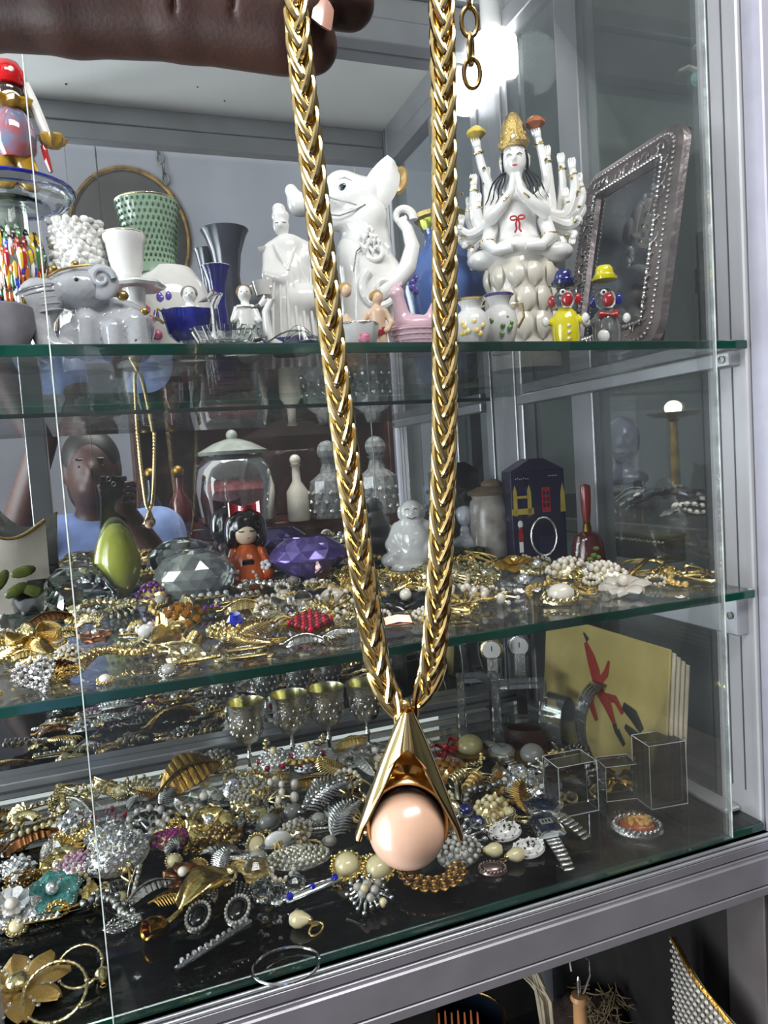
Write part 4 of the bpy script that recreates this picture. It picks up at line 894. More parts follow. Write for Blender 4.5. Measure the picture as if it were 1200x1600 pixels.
# fillers: kind -> (name, category, phrase, builder, material options)
FILL = [
 ('leaf_brooch', 'brooch', 'leaf brooch', lambda o, v: b_leaf(o, [GOLD, GOLD2, GOLDT, SILVER, BRASS][v % 5], curl=.3-.1*(v % 5)), ['gold', 'pale gold', 'rough gold', 'silver', 'brass']),
 ('spray_brooch', 'brooch', 'spray brooch', lambda o, v: b_spray(o, [GOLD, SILVER, GOLD2, BRASS][v % 4], [PEARL, RHINE, CREAM, PEARLG][v % 4], 5+v % 4), ['gold and pearl', 'silver crystal', 'pale gold', 'dull brass']),
 ('chain_coil', 'necklace', 'coiled chain', lambda o, v: b_coil(o, [GOLD, GOLD2, SILVER, BRASS][v % 4], 2+.3*(v % 3), seed=v), ['gold', 'pale gold', 'silver', 'brass']),
 ('bracelet', 'bracelet', 'tangled bracelet', lambda o, v: b_tangle(o, [GOLD, GOLD2, SILVER, GOLDT][v % 4], v, 2+v % 2), ['gold', 'pale gold', 'silver', 'rough gold']),
 ('nugget_bracelet', 'bracelet', 'nugget bracelet', lambda o, v: b_nuggets(o, [GOLDT, GOLD2, SILVERD, GOLD][v % 4], 9, v, [None, PEARL, None, CREAM][v % 4]), ['rough gold', 'pearl set', 'dark silver', 'cream beaded']),
 ('pearl_earring', 'earring', 'pearl earring', lambda o, v: b_stud(o, [GOLD, SILVER, GOLD2][v % 3], [PEARL, PEARLG, CREAM][v % 3]), ['gold rimmed', 'silver rimmed', 'cream']),
 ('flower_brooch', 'brooch', 'flower brooch', lambda o, v: b_flower(o, [GOLD, SILVER, GOLD2, COPPER][v % 4], [RHINE, PEARL, RHINE, PEARL][v % 4], 5+v % 4), ['gold', 'silver', 'pale gold', 'copper']),
 ('bar_pin', 'pin', 'bar pin', lambda o, v: b_bar(o, [GOLD, SILVER, BRASS][v % 3], [RHINE, None, None][v % 3]), ['stone set gold', 'plain silver', 'plain brass']),
 ('shell_brooch', 'brooch', 'ribbed shell brooch', lambda o, v: b_shell(o, [GOLD2, GOLD, SILVERD][v % 3]), ['pale gold', 'bright gold', 'dark silver']),
 ('wreath_brooch', 'brooch', 'wreath brooch', lambda o, v: b_wreath(o, [GOLD, SILVER, BRASS][v % 3], [PEARL, RHINE, CREAM][v % 3]), ['gold pearl', 'silver crystal', 'brass cream']),
 ('stone_brooch', 'brooch', 'stone cluster brooch', lambda o, v: b_cluster(o, [RHINE, PEARLG, mat('amber_stone', 'B0762A', 0, .05, trans=.4), mat('smoke_stone', '4A4440', 0, .05, trans=.3)][v % 4], [SILVER, GOLD, GOLD, SILVERD][v % 4], rings=2+v % 2), ['clear crystal', 'grey pearl', 'amber', 'smoky']),
 ('feather_brooch', 'brooch', 'feather brooch', lambda o, v: b_feather(o, [SILVER, GOLD, BRASS][v % 3]), ['silver', 'gold', 'brass']),
]
DIRS = [('left of', -1, 0), ('right of', 1, 0), ('in front of', 0, -1), ('behind', 0, 1)]
PLACED = {'mid': [], 'deck': []}     # (x, y, radius) of everything standing on the shelf
def unique_label(phrase, shelf, b):
    best = sorted(REG[shelf], key=lambda q: (q[1]-b).length)
    for dist_word in ('just ', '', 'a little ', 'farther '):
        for short, p in best[:7]:
            d = b-p; f = Vector((math.sin(YAW), math.cos(YAW), 0)); rr = Vector((math.cos(YAW), -math.sin(YAW), 0)); dx, dy = d.dot(rr), d.dot(f)
            w = ('right of' if dx > 0 else 'left of') if abs(dx) > abs(dy)*.7 else ('behind' if dy > 0 else 'in front of')
            if dist_word == 'farther ' and w in ('in front of',): w = 'out in front of'; 
            t = '%s %s%s the %s' % (phrase, dist_word, w, short)
            if t not in USED and len(t.split()) <= 16: return t
    return '%s lying near the %s' % (phrase, best[0][0])
KW = {5: .42, 9: .8, 8: .8}
def fillers(shelf, n, region, wr, seed, kinds=None, gap=.75, group='loose jewellery', prefer=None):
    q = random.Random(seed); done = 0; tries = 0
    while done < n and tries < n*60:
        tries += 1; px = q.uniform(*region[0]); py = q.uniform(*region[1])
        b = onz(px, py, SHZ[shelf]); w = q.uniform(*wr); k = q.choice(kinds) if kinds else q.randrange(len(FILL)); w *= KW.get(k, 1); rad = mpp(b)*w/2
        if b.y < D+.012+rad*.4 or b.y > YB-.05-rad*.3 or b.x > XR-.02 or not region[2](px, py): continue
        if any((b.x-x)**2+(b.y-y)**2 < ((rad+R_)*gap)**2 for x, y, R_ in PLACED[shelf]): continue
        name, cat, phrase, fn, adj = FILL[k]; v = q.randrange(60)
        for _ in range(6):
            if prefer and prefer not in adj[v % len(adj)]: v = q.randrange(60)
        lab = unique_label(adj[v % len(adj)]+' '+phrase, shelf, b)
        o = jroot(name, cat, lab, shelf, px, py, w, q.uniform(0, 6.28), group, tilt=q.uniform(.1, .5)); fn(o, v); PLACED[shelf].append((b.x, b.y, rad)); done += 1
    return done
def claim(shelf, px, py, w): b = onz(px, py, SHZ[shelf]); PLACED[shelf].append((b.x, b.y, mpp(b)*w/2))
def hero(shelf, name, cat, label, px, py, wpx, fn, rz=0, short=None, group=None, cl=.8, tilt=.22, zs=1.3, **kw):
    o = jroot(name, cat, label, shelf, px, py, wpx, rz, group, short, tilt=tilt, zs=zs); fn(o, **kw); claim(shelf, px, py, wpx*cl); return o
# ================================================================== MIDDLE SHELF
def on_mid(name, label, cat, px, pytop, pybase, short=None, rz=0, w=60, shelf='mid'):
    b = onz(px, pybase, SHZ[shelf]); ym = YB-.045-mpp(b)*w*.5
    if b.y > ym: b = Vector((ony(px, pybase-30, ym).x, ym, SHZ[shelf]))
    s = mpp(b); t = ony(px, pytop, b.y); r = thing(name, label, cat, b, facing(b)+rz, s)
    claim(shelf, px, pybase, w)
    if short: REG[shelf].append((short, b))
    return r, (t.z-SHZ[shelf])/s
# --- green stone egg
r, H = on_mid('stone_egg', 'polished lime green stone egg on a small white stand', 'egg', 183, 817, 900, 'lime green egg', w=70)
part('egg', MB().lathe([(0, 8), (16, 10), (28, 8+(H-8)*.18), (35, 8+(H-8)*.4), (34, 8+(H-8)*.55), (27, 8+(H-8)*.78), (17, 8+(H-8)*.92), (8, H-1), (0, H)], 34), mat('lime_onyx', 'CDD060', 0, .15, coat=.5, c2='A9B344', vscale=30, sss=.2), r)
part('stand', MB().lathe([(16, 0), (18, 4), (12, 9), (17, 14), (13, 14), (8, 9), (0, 9)], 20), PORC, r)
# --- kokeshi style doll
r, H = on_mid('wooden_doll', 'black bobbed doll in orange kimono with red hair bow', 'doll', 388, 780, 912, 'orange kimono doll', w=72)
part('kimono', MB().lathe([(30, 0), (32, 4), (33, 22), (27, 44), (19, 58), (12, 66), (0, 66)], 34), ORANGE, r)
part('head', MB().sphere((0, 0, 88), (24, 24, 23), 26, 16), mat('doll_face', 'E8D2B4', 0, .3, coat=.3, var=.03), r)
hr = blob([('e', (0, 4, 96), (31, 28, 26)), ('e', (-22, 2, 80), (11, 20, 22)), ('e', (22, 2, 80), (11, 20, 22)), ('e', (0, 20, 78), (26, 14, 22)), ('-e', (2, -26, 78), (16, 16, 17))], 52, 5)
part('hair', hr, BLACK, r)
bw = MB()
for sx in (-1, 1): bw.grid(lambda u, v: (sx*(2+22*u), -6+4*math.sin(PI*u), H-14+(v-.5)*(8+14*u)), 6, 4, thick=4)
bw.sphere((0, -6, H-14), 6, 10, 7); part('hair_bow', bw, RED, r)
f = MB(); f.tube([(-11, -22.6, 88), (-7, -24.2, 87), (-3, -24.4, 88)], .9, 5); f.tube([(6, -23.6, 88), (10, -22.8, 87), (14, -20.4, 88)], .9, 5); part('eyes', f, BLACK, r); part('mouth', MB().sphere((3, -24, 77), (1.8, 1, 1)), RED, r)
for sx in (-1, 1): a = part('sleeve', blob([('c', (sx*20, -4, 54), (sx*27, -14, 22), 9, 12)], 20, 2), ORANGE, r); part('trim', MB().torus((sx*27, -16, 14), 8, 1.6, 16, 6), RED, a)
part('sash', MB().box((0, -24, 40), (18, 10, 10), bev=2), BLACK, r)
for x, z in ((4, 20), (-18, 22), (26, 34)):
    fl = MB()
    for i in range(5): a = 2*PI*i/5; fl.sphere((x+5*math.cos(a), -31+abs(x)*.25, z+5*math.sin(a)), (4, 2, 4), 8, 5)
    part('white_blossom', fl, WHITEE, r)
# --- diamond cut glass paperweight, purple crystal
def crystal(px, top, base, w, label, short, m_, ey=.8, rows=((1, .0), (1.04, .25), (.9, .55), (.6, .85), (.3, 1)), n=14):
    r, H = on_mid('crystal_paperweight', label, 'paperweight', px, top, base, short, w=w*.9)
    for (k0, z0), (k1, z1) in zip(rows, rows[1:]): pass
    m = MB(); vs_ = []; fs = []
    for j, (k, z) in enumerate(rows):
        for i in range(n): a = 2*PI*(i+.5*(j % 2))/n; vs_.append((k*w/2*math.cos(a), k*w/2*ey*math.sin(a), z*H))
    for j in range(len(rows)-1):
        for i in range(n):
            i2 = (i+1) % n; a, b_, c_, d_ = j*n+i, j*n+i2, (j+1)*n+i, (j+1)*n+i2
            fs += ([(a, b_, c_), (b_, d_, c_)] if j % 2 == 0 else [(a, b_, d_), (a, d_, c_)])
    fs += [tuple(range(n-1, -1, -1)), tuple(range((len(rows)-1)*n, len(rows)*n))]
    m.add(vs_, fs); part('cut_body', m, m_, r, smooth=False)
    part('table_facet', MB().prism([(rows[-1][0]*w/2*math.cos(2*PI*i/n), rows[-1][0]*w/2*ey*math.sin(2*PI*i/n)) for i in range(n)], H, H+1.2), m_, r, smooth=False)
    return r
crystal(305, 858, 925, 122, 'diamond cut clear glass paperweight between egg and orange doll', 'diamond cut paperweight', mat('smoke_crystal', 'C4CBC7', .35, .03, trans=.5, ior=1.5, var=.1, vscale=120), rows=((.8, 0), (1, .2), (1.05, .42), (.98, .62), (.82, .8), (.55, .93), (.25, 1)), n=18)
crystal(482, 838, 905, 130, 'large purple diamond shaped glass paperweight beside orange doll', 'purple glass diamond', mat('amethyst_glass', '8A78C8', .4, .03, trans=.35, ior=1.6, var=.15, vscale=40), rows=((.25, 0), (.5, .18), (.76, .36), (.98, .52), (1, .57), (.86, .74), (.68, .88), (.46, 1)), n=16)
crystal(120, 885, 940, 130, 'chunky clear glass crystal prism left of the green egg', 'clear glass prism', CLEAR, rows=((.9, 0), (1, .3), (.7, .8), (.4, 1)), n=7)
crystal(62, 905, 955, 90, 'low clear glass shard lying by the leaf dish', 'low glass shard', CLEAR, rows=((1, 0), (.9, .5), (.4, 1)), n=6)
# --- leaf painted dish at the left end
r, H = on_mid('leaf_dish', 'white pottery dish painted with dark green leaves at left end', 'dish', 14, 790, 905, 'leaf painted dish', w=100)
part('dish', MB().grid(lambda u, v: (-60+116*u, 6+16*math.cos(PI*(v-.5))-18*v, 4+(H-30*u)*v*(1-.25*math.sin(PI*u))), 14, 10, thick=5), IVORY, r)
lf = MB()
for (x, z, a) in ((6, 42, .5), (-14, 60, 1.0), (18, 70, .2), (30, 38, -.4)): lf.sphere((x, -6-z*.09, z), (19, 3, 9), 12, 6, rot(y=-a))
part('painted_leaves', lf, mat('leaf_green', '3E4A22', 0, .3, coat=.3, c2='6A7434', vscale=80), r)
part('gilt_rim', MB().tube([(-60+116*u, -12, 4+(H-30*u)*(1-.25*math.sin(PI*u))) for u in [i/14 for i in range(15)]], 2.2, 7), BRASS, r)
# --- laughing Buddha
r, H = on_mid('laughing_figure', 'white porcelain laughing seated monk with bare round belly', 'figurine', 646, 780, 884, 'laughing seated monk', w=80)
part('body', blob([('e', (0, 0, 22), (40, 30, 22)), ('e', (2, -6, 42), (28, 26, 27)), ('c', (0, 0, 55), (0, 0, 68), 27, 20), ('e', (-34, -6, 14), (18, 18, 13)), ('e', (34, -6, 14), (18, 18, 13)), ('c', (-22, 0, 62), (-34, -8, 38), 11, 9), ('c', (-34, -8, 38), (-26, -20, 26), 9, 8), ('c', (22, 0, 62), (32, -8, 42), 11, 9), ('c', (32, -8, 42), (24, -20, 32), 9, 8), ('-e', (2, -33, 44), (2, 3, 2))], 54, 6), PORC, r)
part('head', blob([('e', (0, -2, H-18), (18, 17, 18)), ('e', (0, -8, H-24), (15, 13, 11)), ('e', (-18, 0, H-20), (4, 4, 10)), ('e', (18, 0, H-20), (4, 4, 10)), ('e', (0, -19, H-20), (3.4, 4, 3))], 40, 4), PORC, r)
f = MB()
for sx in (-1, 1): f.tube([(sx*10, -16, H-15), (sx*6, -18.4, H-13), (sx*3, -18.6, H-15)], .8, 5)
f.tube([(-7, -19, H-26), (0, -21.5, H-29), (7, -19, H-26)], .9, 5); part('smile_lines', f, mat('grey_line', '6A6664', 0, .4), r)
part('plinth', MB().lathe([(44, 0), (45, 5), (42, 9), (0, 9)], 30, sy=.75, flute=.04, nf=9), PORC, r)
# --- small bust, stoneware jar, moss
r, H = on_mid('porcelain_bust', 'small bluish white bust of a woman on a round base', 'bust', 727, 793, 866, 'small bluish bust', w=44)
BLW = mat('bluish_white_glaze', 'C9CFD8', 0, .15, coat=.5, var=.05)
part('bust', blob([('e', (0, 0, 26), (21, 14, 13)), ('c', (0, 0, 34), (0, 0, 46), 8, 8), ('e', (0, -1, H-14), (12, 13, 15)), ('e', (0, 4, H-8), (14, 13, 11)), ('e', (0, -14, H-16), (2, 3, 3)), ('c', (0, 0, 8), (0, 0, 20), 10, 14)], 44, 4), BLW, r); part('base', MB().lathe([(17, 0), (18, 4), (12, 9), (0, 10)], 22), BLW, r)
r, H = on_mid('stoneware_jar', 'mottled white stoneware jar with a brown pebble lid', 'jar', 768, 748, 862, 'mottled stoneware jar', w=66)
part('jar', MB().lathe([(26, 0), (32, 4), (34, 30), (34, H*.6), (31, H*.72), (27, H*.76), (29, H*.8), (0, H*.8)], 30), mat('mottled_white', 'B9B4AB', 0, .35, c2='7A7068', vscale=45, coat=.2), r)
lid = part('lid', MB().lathe([(33, H*.8), (35, H*.84), (20, H*.9), (0, H*.92)], 26), mat('brown_clay', '6E5B45', 0, .5, var=.2), r); part('pebble', MB().sphere((4, -4, H*.93), (17, 13, H*.07), 14, 8), mat('brown_clay'), lid)
r, H = on_mid('moss_clump', 'small dark green artificial moss clump below the bust', 'moss', 735, 852, 878, 'moss clump', w=40)
rs = random.Random(1); m = MB()
for i in range(60): m.sphere((rs.uniform(-22, 22), rs.uniform(-10, 10), rs.uniform(2, H*.8)), rs.uniform(3, 6), 6, 4)
part('tufts', m, mat('moss', '2C3E1C', 0, .8, var=.3), r, stuff=True); part('base', MB().lathe([(24, 0), (25, 3), (0, 5)], 16, sy=.6), mat('moss'), r)
# --- navy souvenir box with printed motifs
r, H = on_mid('souvenir_box', 'navy card gift box with printed bridge, red booth and oval frame', 'box', 838, 716, 872, 'navy gift box', rz=.3, w=84)
w2 = 42; NB = mat('navy_card', '191A36', 0, .5, var=.15)
part('carton', MB().box((0, 0, (H-18)/2), (84, 50, H-18), bev=1), NB, r, smooth=False)
part('gable', MB().prism([(-42, 0), (42, 0), (10, 18), (-10, 18)], -25, 25, rot(x=PI/2), (0, 0, H-18)), NB, r, smooth=False)
yq = -25.6
br = MB()
for x in (-36, -14): br.box((x, yq, 88), (6, .8, 36)); br.prism([(-3, 0), (3, 0), (0, 10)], 0, .8, rot(x=PI/2), (x, yq+.4, 106))
br.box((-25, yq, 98), (18, .8, 4)); br.box((-25, yq, 76), (34, .8, 9)); part('bridge_print', br, mat('yellow_print', 'B8A24A', 0, .5), r, smooth=False)
pb = part('booth_print', MB().box((12, yq, 92), (13, .8, 38)), mat('red_print', 'A3262C', 0, .5), r, smooth=False); g = MB()
for i in range(3):
    for j in range(2): g.box((9+6*j, yq-.5, 84+9*i), (3.6, .5, 6))
part('booth_panes', g, NB, pb, smooth=False)
g = MB(); g.box((-30, yq, 38), (7, .8, 16)); g.sphere((-30, yq, 50), (3, .6, 4), 8, 6); part('guard_coat_print', g, mat('red_print'), r, smooth=False)
g = MB(); g.sphere((-30, yq, 57), (4, .6, 6), 8, 6); g.box((-30, yq, 22), (6, .8, 16)); part('guard_dark_print', g, WHITEE, r)
g = MB(); g.prism([(-4, 0), (4, 0), (3, 30), (0, 44), (-3, 30)], 0, .8, rot(x=PI/2), (38, yq+.4, 72)); part('tower_print', g, mat('yellow_print'), r, smooth=False)
part('oval_frame_print', MB().torus((6, yq, 36), 20, 1.8, 34, 6, R=rot(x=PI/2), sy=1.45), SILVER, r)
part('silver_script', dots([(-34+i*3.2, yq, 126+.8*math.sin(i*2)) for i in range(7)]+[(18+i*3, yq, 128+.8*math.sin(i*3)) for i in range(5)], 1.1, 6, 4), mat('grey_print', 'A9A9B0', 0, .5), r, stuff=True)
# --- painted bell
r, H = on_mid('hand_bell', 'dark red hand bell with white painted flowers and red handle', 'bell', 920, 755, 884, 'painted hand bell', w=60)
part('bell', MB().lathe([(27, 0), (28, 3), (26, 16), (24, 34), (19, 48), (8, 54), (0, 55)], 32), mat('oxblood', '5A1C18', 0, .2, coat=.4, var=.2), r)
part('collar', MB().lathe([(6, 53), (7, 58), (5, 68), (6, 70)], 16), BRASS, r)
part('handle', MB().lathe([(5, 68), (7, 84), (8, 104), (8, 122), (7, H-3), (0, H)], 18), mat('red_wood', '7E2420', 0, .3, coat=.4, var=.2), r)
for i, (x, z) in enumerate(((-12, 34), (-3, 40), (-14, 22), (-4, 26), (4, 34))):
    fl = MB(); y0 = -math.sqrt(max(1, 25.5**2-x*x))*(1-.006*z)
    for q in range(5): a = 2*PI*q/5; fl.sphere((x+3.2*math.cos(a), y0, z+3.2*math.sin(a)), (2.6, 1.6, 2.6), 7, 5)
    fo = part('painted_flower', fl, WHITEE, r); part('flower_eye', MB().sphere((x, y0-1.2, z), 1.4, 7, 5), NAVY, fo)
lf = MB()
for x, z in ((8, 20), (12, 30), (2, 14), (14, 16)): lf.sphere((x, -math.sqrt(max(1, 26**2-x*x)), z), (5, 1.5, 3.5), 7, 5)
part('painted_leaves', lf, GREENP, r)
# --- long gilt lace box by the right wall, stacked felt cards
r, H = on_mid('lace_box', 'long low brown box with gold lace trim by right wall', 'box', 1010, 830, 872, 'gold lace trimmed box', rz=-.9, w=110)
part('box', MB().box((0, 0, H*.42), (132, 40, H*.84), bev=2), mat('brown_velvet', '2A2018', 0, .8, var=.2), r, smooth=False)
part('lace_trim', along([(-66, -21), (66, -21), (66, 21), (-66, 21)], 5, 0, 2.6) if False else dots([(-64+i*4.4, -20.6, H*.72+1.2*(i % 2)) for i in range(30)], 2.2, 6, 4), GOLD2, r, stuff=True)
part('lid', MB().box((0, 0, H*.92), (134, 42, H*.15), bev=2), mat('green_felt', '5A5A3A', 0, .8, var=.2), r, smooth=False)

# ------------------------------------------------------------------ jewellery on the middle shelf: the pieces one can pick out
PURP = mat('purple_stone', '7A2E9A', 0, .05, trans=.3, c2='C06AD8', vscale=400); PINK = mat('pink_stone', 'E59AC0', 0, .05, trans=.35, c2='F6D2E2', vscale=400)
MAGE = mat('magenta_stone', 'B01888', 0, .05, trans=.25, c2='E064C0', vscale=400); REDST = mat('red_bead', 'C01030', 0, .15, coat=.5); BLUEST = mat('sapphire_stone', '1226C8', 0, .04, trans=.3, coat=.5)
MILK = mat('milk_bead', 'EDEBE6', 0, .2, coat=.4); DKST = mat('garnet_stone', '3A1410', 0, .05, trans=.2)
h = hero
h('mid', 'stone_brooch', 'brooch', 'purple faceted stone cluster brooch in front of the egg', 243, 938, 58, b_cluster, 0, 'purple stone brooch', sm=PURP, bm=GOLD, ey=.8, dome=.5)
h('mid', 'bead_brooch', 'brooch', 'white milk bead comb brooch left of purple stones', 168, 957, 80, b_nuggets, .1, 'white bead comb', m=GOLD2, n=9, bm=MILK)
h('mid', 'leaf_brooch', 'brooch', 'large copper leaf brooch near the left shelf end', 82, 976, 64, b_leaf, .2, 'copper leaf', m=COPPER, w=.5)
h('mid', 'ribbon_brooch', 'brooch', 'big yellow gold ribbon and fern brooch at the left', 52, 1020, 96, b_bow, .4, 'gold ribbon brooch', m=GOLDT, cm=GOLD, gem=False)
h('mid', 'fern_brooch', 'brooch', 'yellow gold fern brooch beside the gold ribbon', 8, 1040, 80, b_feather, .9, 'gold fern brooch', m=GOLD)
h('mid', 'leaf_brooch', 'brooch', 'matte pale gold shell leaf in front of the copper leaf', 102, 1002, 52, b_leaf, .4, 'matte shell leaf', m=GOLD2, w=.55)
h('mid', 'flower_brooch', 'brooch', 'crystal flower brooch with copper leaves right of shell leaf', 150, 1003, 52, b_flower, .2, 'copper leaved flower', pm=COPPER, cm=RHINE, n=5)
h('mid', 'spray_brooch', 'brooch', 'long gold berry spray at the front shelf edge', 180, 1036, 92, b_nuggets, .12, 'gold berry spray', m=GOLD, n=12)
o = jroot('heart_brooch', 'brooch', 'heart shaped crystal brooch standing at the front left edge', 'mid', 58, 1076, 62, .3, short='crystal heart', tilt=.85); claim('mid', 58, 1072, 60)
hp = [(.95*math.sin(t)**3, (.81*math.cos(t)-.33*math.cos(2*t)-.12*math.cos(3*t)-.06*math.cos(4*t))) for t in [2*PI*i/26 for i in range(26)]]
part('plate', MB().prism(hp, 0, .14), SILVERD, o); part('crystal_outline', stones_on([(x, y, .2) for x, y in hp], .13, gem=False), RHINE, o, stuff=True); part('crystal_fill', stones_on([(x*k, y*k, .24) for k in (.62, .3) for x, y in hp[::2]], .13), RHINE, o, stuff=True, smooth=False)
h('mid', 'stone_brooch', 'brooch', 'dark garnet oval brooch behind the crystal heart', 92, 1052, 50, b_cluster, 0, 'dark garnet brooch', sm=DKST, bm=BRASS)
# gold tie / cone brooch with white tip
o = jroot('scarf_brooch', 'brooch', 'polished gold pleated scarf brooch with white enamel tip', 'mid', 255, 1012, 92, 0, short='pleated scarf brooch'); claim('mid', 255, 1012, 84)
part('scarf', MB().grid(lambda u, v: (-.45+.75*u+.12*math.sin(3*u), .55-1.0*abs(u-.45)+(v-.5)*.5, .12+.5*math.sin(PI*u)*v), 16, 8, thick=.05), GOLD, o)
part('pleat', MB().lathe([(0, -.85), (.1, -.7), (.24, -.1), (.3, .18), (.1, .2)], 14, (-.1, -.1, .28), rot(x=1.4, z=.3), flute=.1, nf=5), GOLD2, o)
part('pleat', MB().lathe([(0, -.7), (.08, -.6), (.2, -.1), (.24, .1), (.1, .14)], 14, (.16, -.05, .24), rot(x=1.4, z=-.25), flute=.1, nf=5), GOLD, o)
part('enamel_tip', MB().sphere((-.5, .42, .24), (.3, .2, .2), 14, 9), MILK, o); part('pearl', MB().sphere((-.36, .66, .3), .13, 12, 8), PEARL, o); part('gold_drop', MB().sphere((.5, .5, .2), (.3, .2, .16), 14, 9), GOLD, o)
h('mid', 'barrel_clip', 'clip', 'ribbed gold barrel clip right of the scarf brooch', 302, 1020, 50, b_barrel, 1.3, 'ribbed barrel clip', m=GOLD, n=7)
h('mid', 'crystal_drop', 'earring', 'clear crystal teardrop between scarf brooch and barrel clip', 279, 1032, 22, b_cluster, 0, None, sm=RHINE, bm=SILVER, rings=1)
h('mid', 'bar_pin', 'pin', 'thin gold twig pin at the shelf front beside pearl', 305, 1044, 84, b_bar, .1, 'gold twig pin', m=GOLD, w=.07)
h('mid', 'pearl_earring', 'earring', 'single cream pearl stud near the front edge below blue stone', 344, 1033, 18, b_stud, 0, None, m=GOLD, pm=PEARL, bead=False)
o = h('mid', 'stone_brooch', 'brooch', 'gold filigree brooch set with one deep blue stone', 370, 997, 92, b_cluster, 0, 'deep blue stone brooch', sm=GOLD2, bm=GOLD, ey=.5, rings=4, dome=.2, gem=False)
part('blue_stone', MB().gem((0, 0, .34), .3, .22, 8), BLUEST, o, smooth=False)
for k, (px, py) in enumerate(((386, 1022), (388, 1034))): h('mid', 'tie_clip', 'tie clip', ['plain gold tie clip lying behind a striped one', 'striped gold tie clip at the very front edge'][k], px, py, 62, b_bar, .06, ['plain tie clip', 'striped tie clip'][k], m=GOLD, w=.16)
h('mid', 'bow_brooch', 'brooch', 'silver ribbon bow brooch with clear round crystal', 455, 962, 78, b_bow, .3, 'silver ribbon bow', m=SILVER, cm=RHINE)
o = jroot('beaded_brooch', 'brooch', 'red beaded diamond shaped brooch near the front edge', 'mid', 486, 992, 76, 0, short='red beaded diamond', tilt=.45); claim('mid', 486, 992, 70)
part('plate', MB().prism([(-1, 0), (0, -.72), (1, 0), (0, .72)], 0, .16), BRASS, o)
pr = []; pb = []
for i in range(7):
    for j in range(7):
        x = (i-j)/7.2; y = (i+j-6)/10.; (pr if (i-j) % 2 == 0 else pb).append((x, y, .24))
part('red_beads', stones_on(pr, .13, gem=False), REDST, o, stuff=True); part('dark_beads', stones_on(pb, .12, gem=False), mat('dark_red_bead', '5A0A18', 0, .2, coat=.4), o, stuff=True)
h('mid', 'leaf_brooch', 'brooch', 'twin silver leaf brooch in front of red diamond', 478, 1010, 60, b_leaf, .1, 'twin silver leaf', m=SILVER)
h('mid', 'leaf_brooch', 'brooch', 'slim silver leaf brooch right of red diamond', 528, 1000, 56, b_feather, .3, 'slim silver leaf', m=SILVER)
h('mid', 'pearl_brooch', 'brooch', 'oval pearl brooch in a gold leaf mount left of strand', 521, 950, 60, b_stud, 0, 'oval pearl brooch', m=GOLD, pm=PEARL, ey=.6)
h('mid', 'pearl_cluster', 'brooch', 'pearl trio brooch below the oval pearl', 522, 968, 44, b_wreath, 0, 'pearl trio', m=GOLD2, bm=PEARL, n=5)
o = jroot('flower_brooch', 'brooch', 'black petalled flower brooch with pearl between the strands', 'mid', 635, 952, 80, .3, short='black petalled flower'); claim('mid', 635, 952, 76); b_flower(o, BLACK, PEARL, 5)
h('mid', 'gold_leaf_spray', 'brooch', 'gold leaf spray behind the black flower', 640, 930, 80, b_spray, .5, 'gold leaf spray', m=GOLD, bm=GOLD, n=6)
o = jroot('mesh_purse_pendant', 'pendant', 'pink copper mesh pendant under the left strand', 'mid', 622, 976, 46, .1, short='pink mesh pendant'); claim('mid', 622, 976, 44)
mm = MB()
for i in range(7): mm.tube([(-.9, -.5+i/6, .1), (0, -.45+i/6, .2), (.9, -.5+i/6, .1)], .05, 5)
for i in range(9): mm.tube([(-.9+i*.22, -.5, .1), (-.9+i*.22, .5, .1)], .05, 5)
part('mesh', mm, mat('pink_copper', 'C88A78', 1, .3, var=.2), o, stuff=True); part('plate', MB().box((0, 0, .05), (1.9, 1.05, .08), bev=.03), COPPER, o)
h('mid', 'pearl_cluster', 'brooch', 'round cluster of white pearls under the right strand', 668, 968, 48, b_cluster, 0, 'white pearl cluster', sm=PEARL, bm=GOLD, gem=False, ey=.8)
h('mid', 'pearl_brooch', 'brooch', 'gold nest brooch with two big pearls right of strand', 738, 945, 76, b_spray, 1.2, 'two pearl nest', m=GOLDT, bm=PEARL, n=4, rb=.2)
h('mid', 'rope_brooch', 'brooch', 'twisted gold rope knot in front of pearl nest', 716, 962, 70, b_tangle, .2, 'gold rope knot', m=GOLD, seed=4, n=4)
h('mid', 'pearl_brooch', 'brooch', 'large domed pearl brooch with gold beaded rim at front edge', 877, 944, 62, b_stud, 0, 'domed pearl brooch', m=GOLD2, pm=PEARL, ey=.8)
h('mid', 'star_brooch', 'brooch', 'silver crystal star brooch left of the domed pearl', 820, 925, 72, b_flower, .4, 'silver star brooch', pm=SILVER, cm=RHINE, n=5)
h('mid', 'grape_brooch', 'brooch', 'white pearl grape bunch brooch in front of the bell', 888, 902, 70, b_cluster, .3, 'pearl grape bunch', sm=PEARL, bm=GOLD, gem=False, ey=.6, dome=.4)
h('mid', 'grape_brooch', 'brooch', 'second pearl bunch brooch right of the bell front', 945, 908, 70, b_cluster, -.3, 'second pearl bunch', sm=PEARL, bm=GOLD2, gem=False, ey=.55, dome=.4)
h('mid', 'flower_brooch', 'brooch', 'long petalled pearl flower brooch at the right front', 975, 928, 76, b_flower, .2, 'long petalled pearl flower', pm=mat('pearl_petal', 'E6DDD0', 0, .2, coat=.5), cm=PEARL, n=6)
h('mid', 'gold_bow', 'brooch', 'looped gold wire bow by the right wall', 1085, 908, 84, b_tangle, 0, 'gold wire bow', m=GOLD, seed=9, n=2)
h('mid', 'hoop_bracelet', 'bracelet', 'gold hoop bangle before the lace box', 1000, 893, 70, b_hoop, .3, 'gold hoop bangle', m=GOLD, ey=.7)
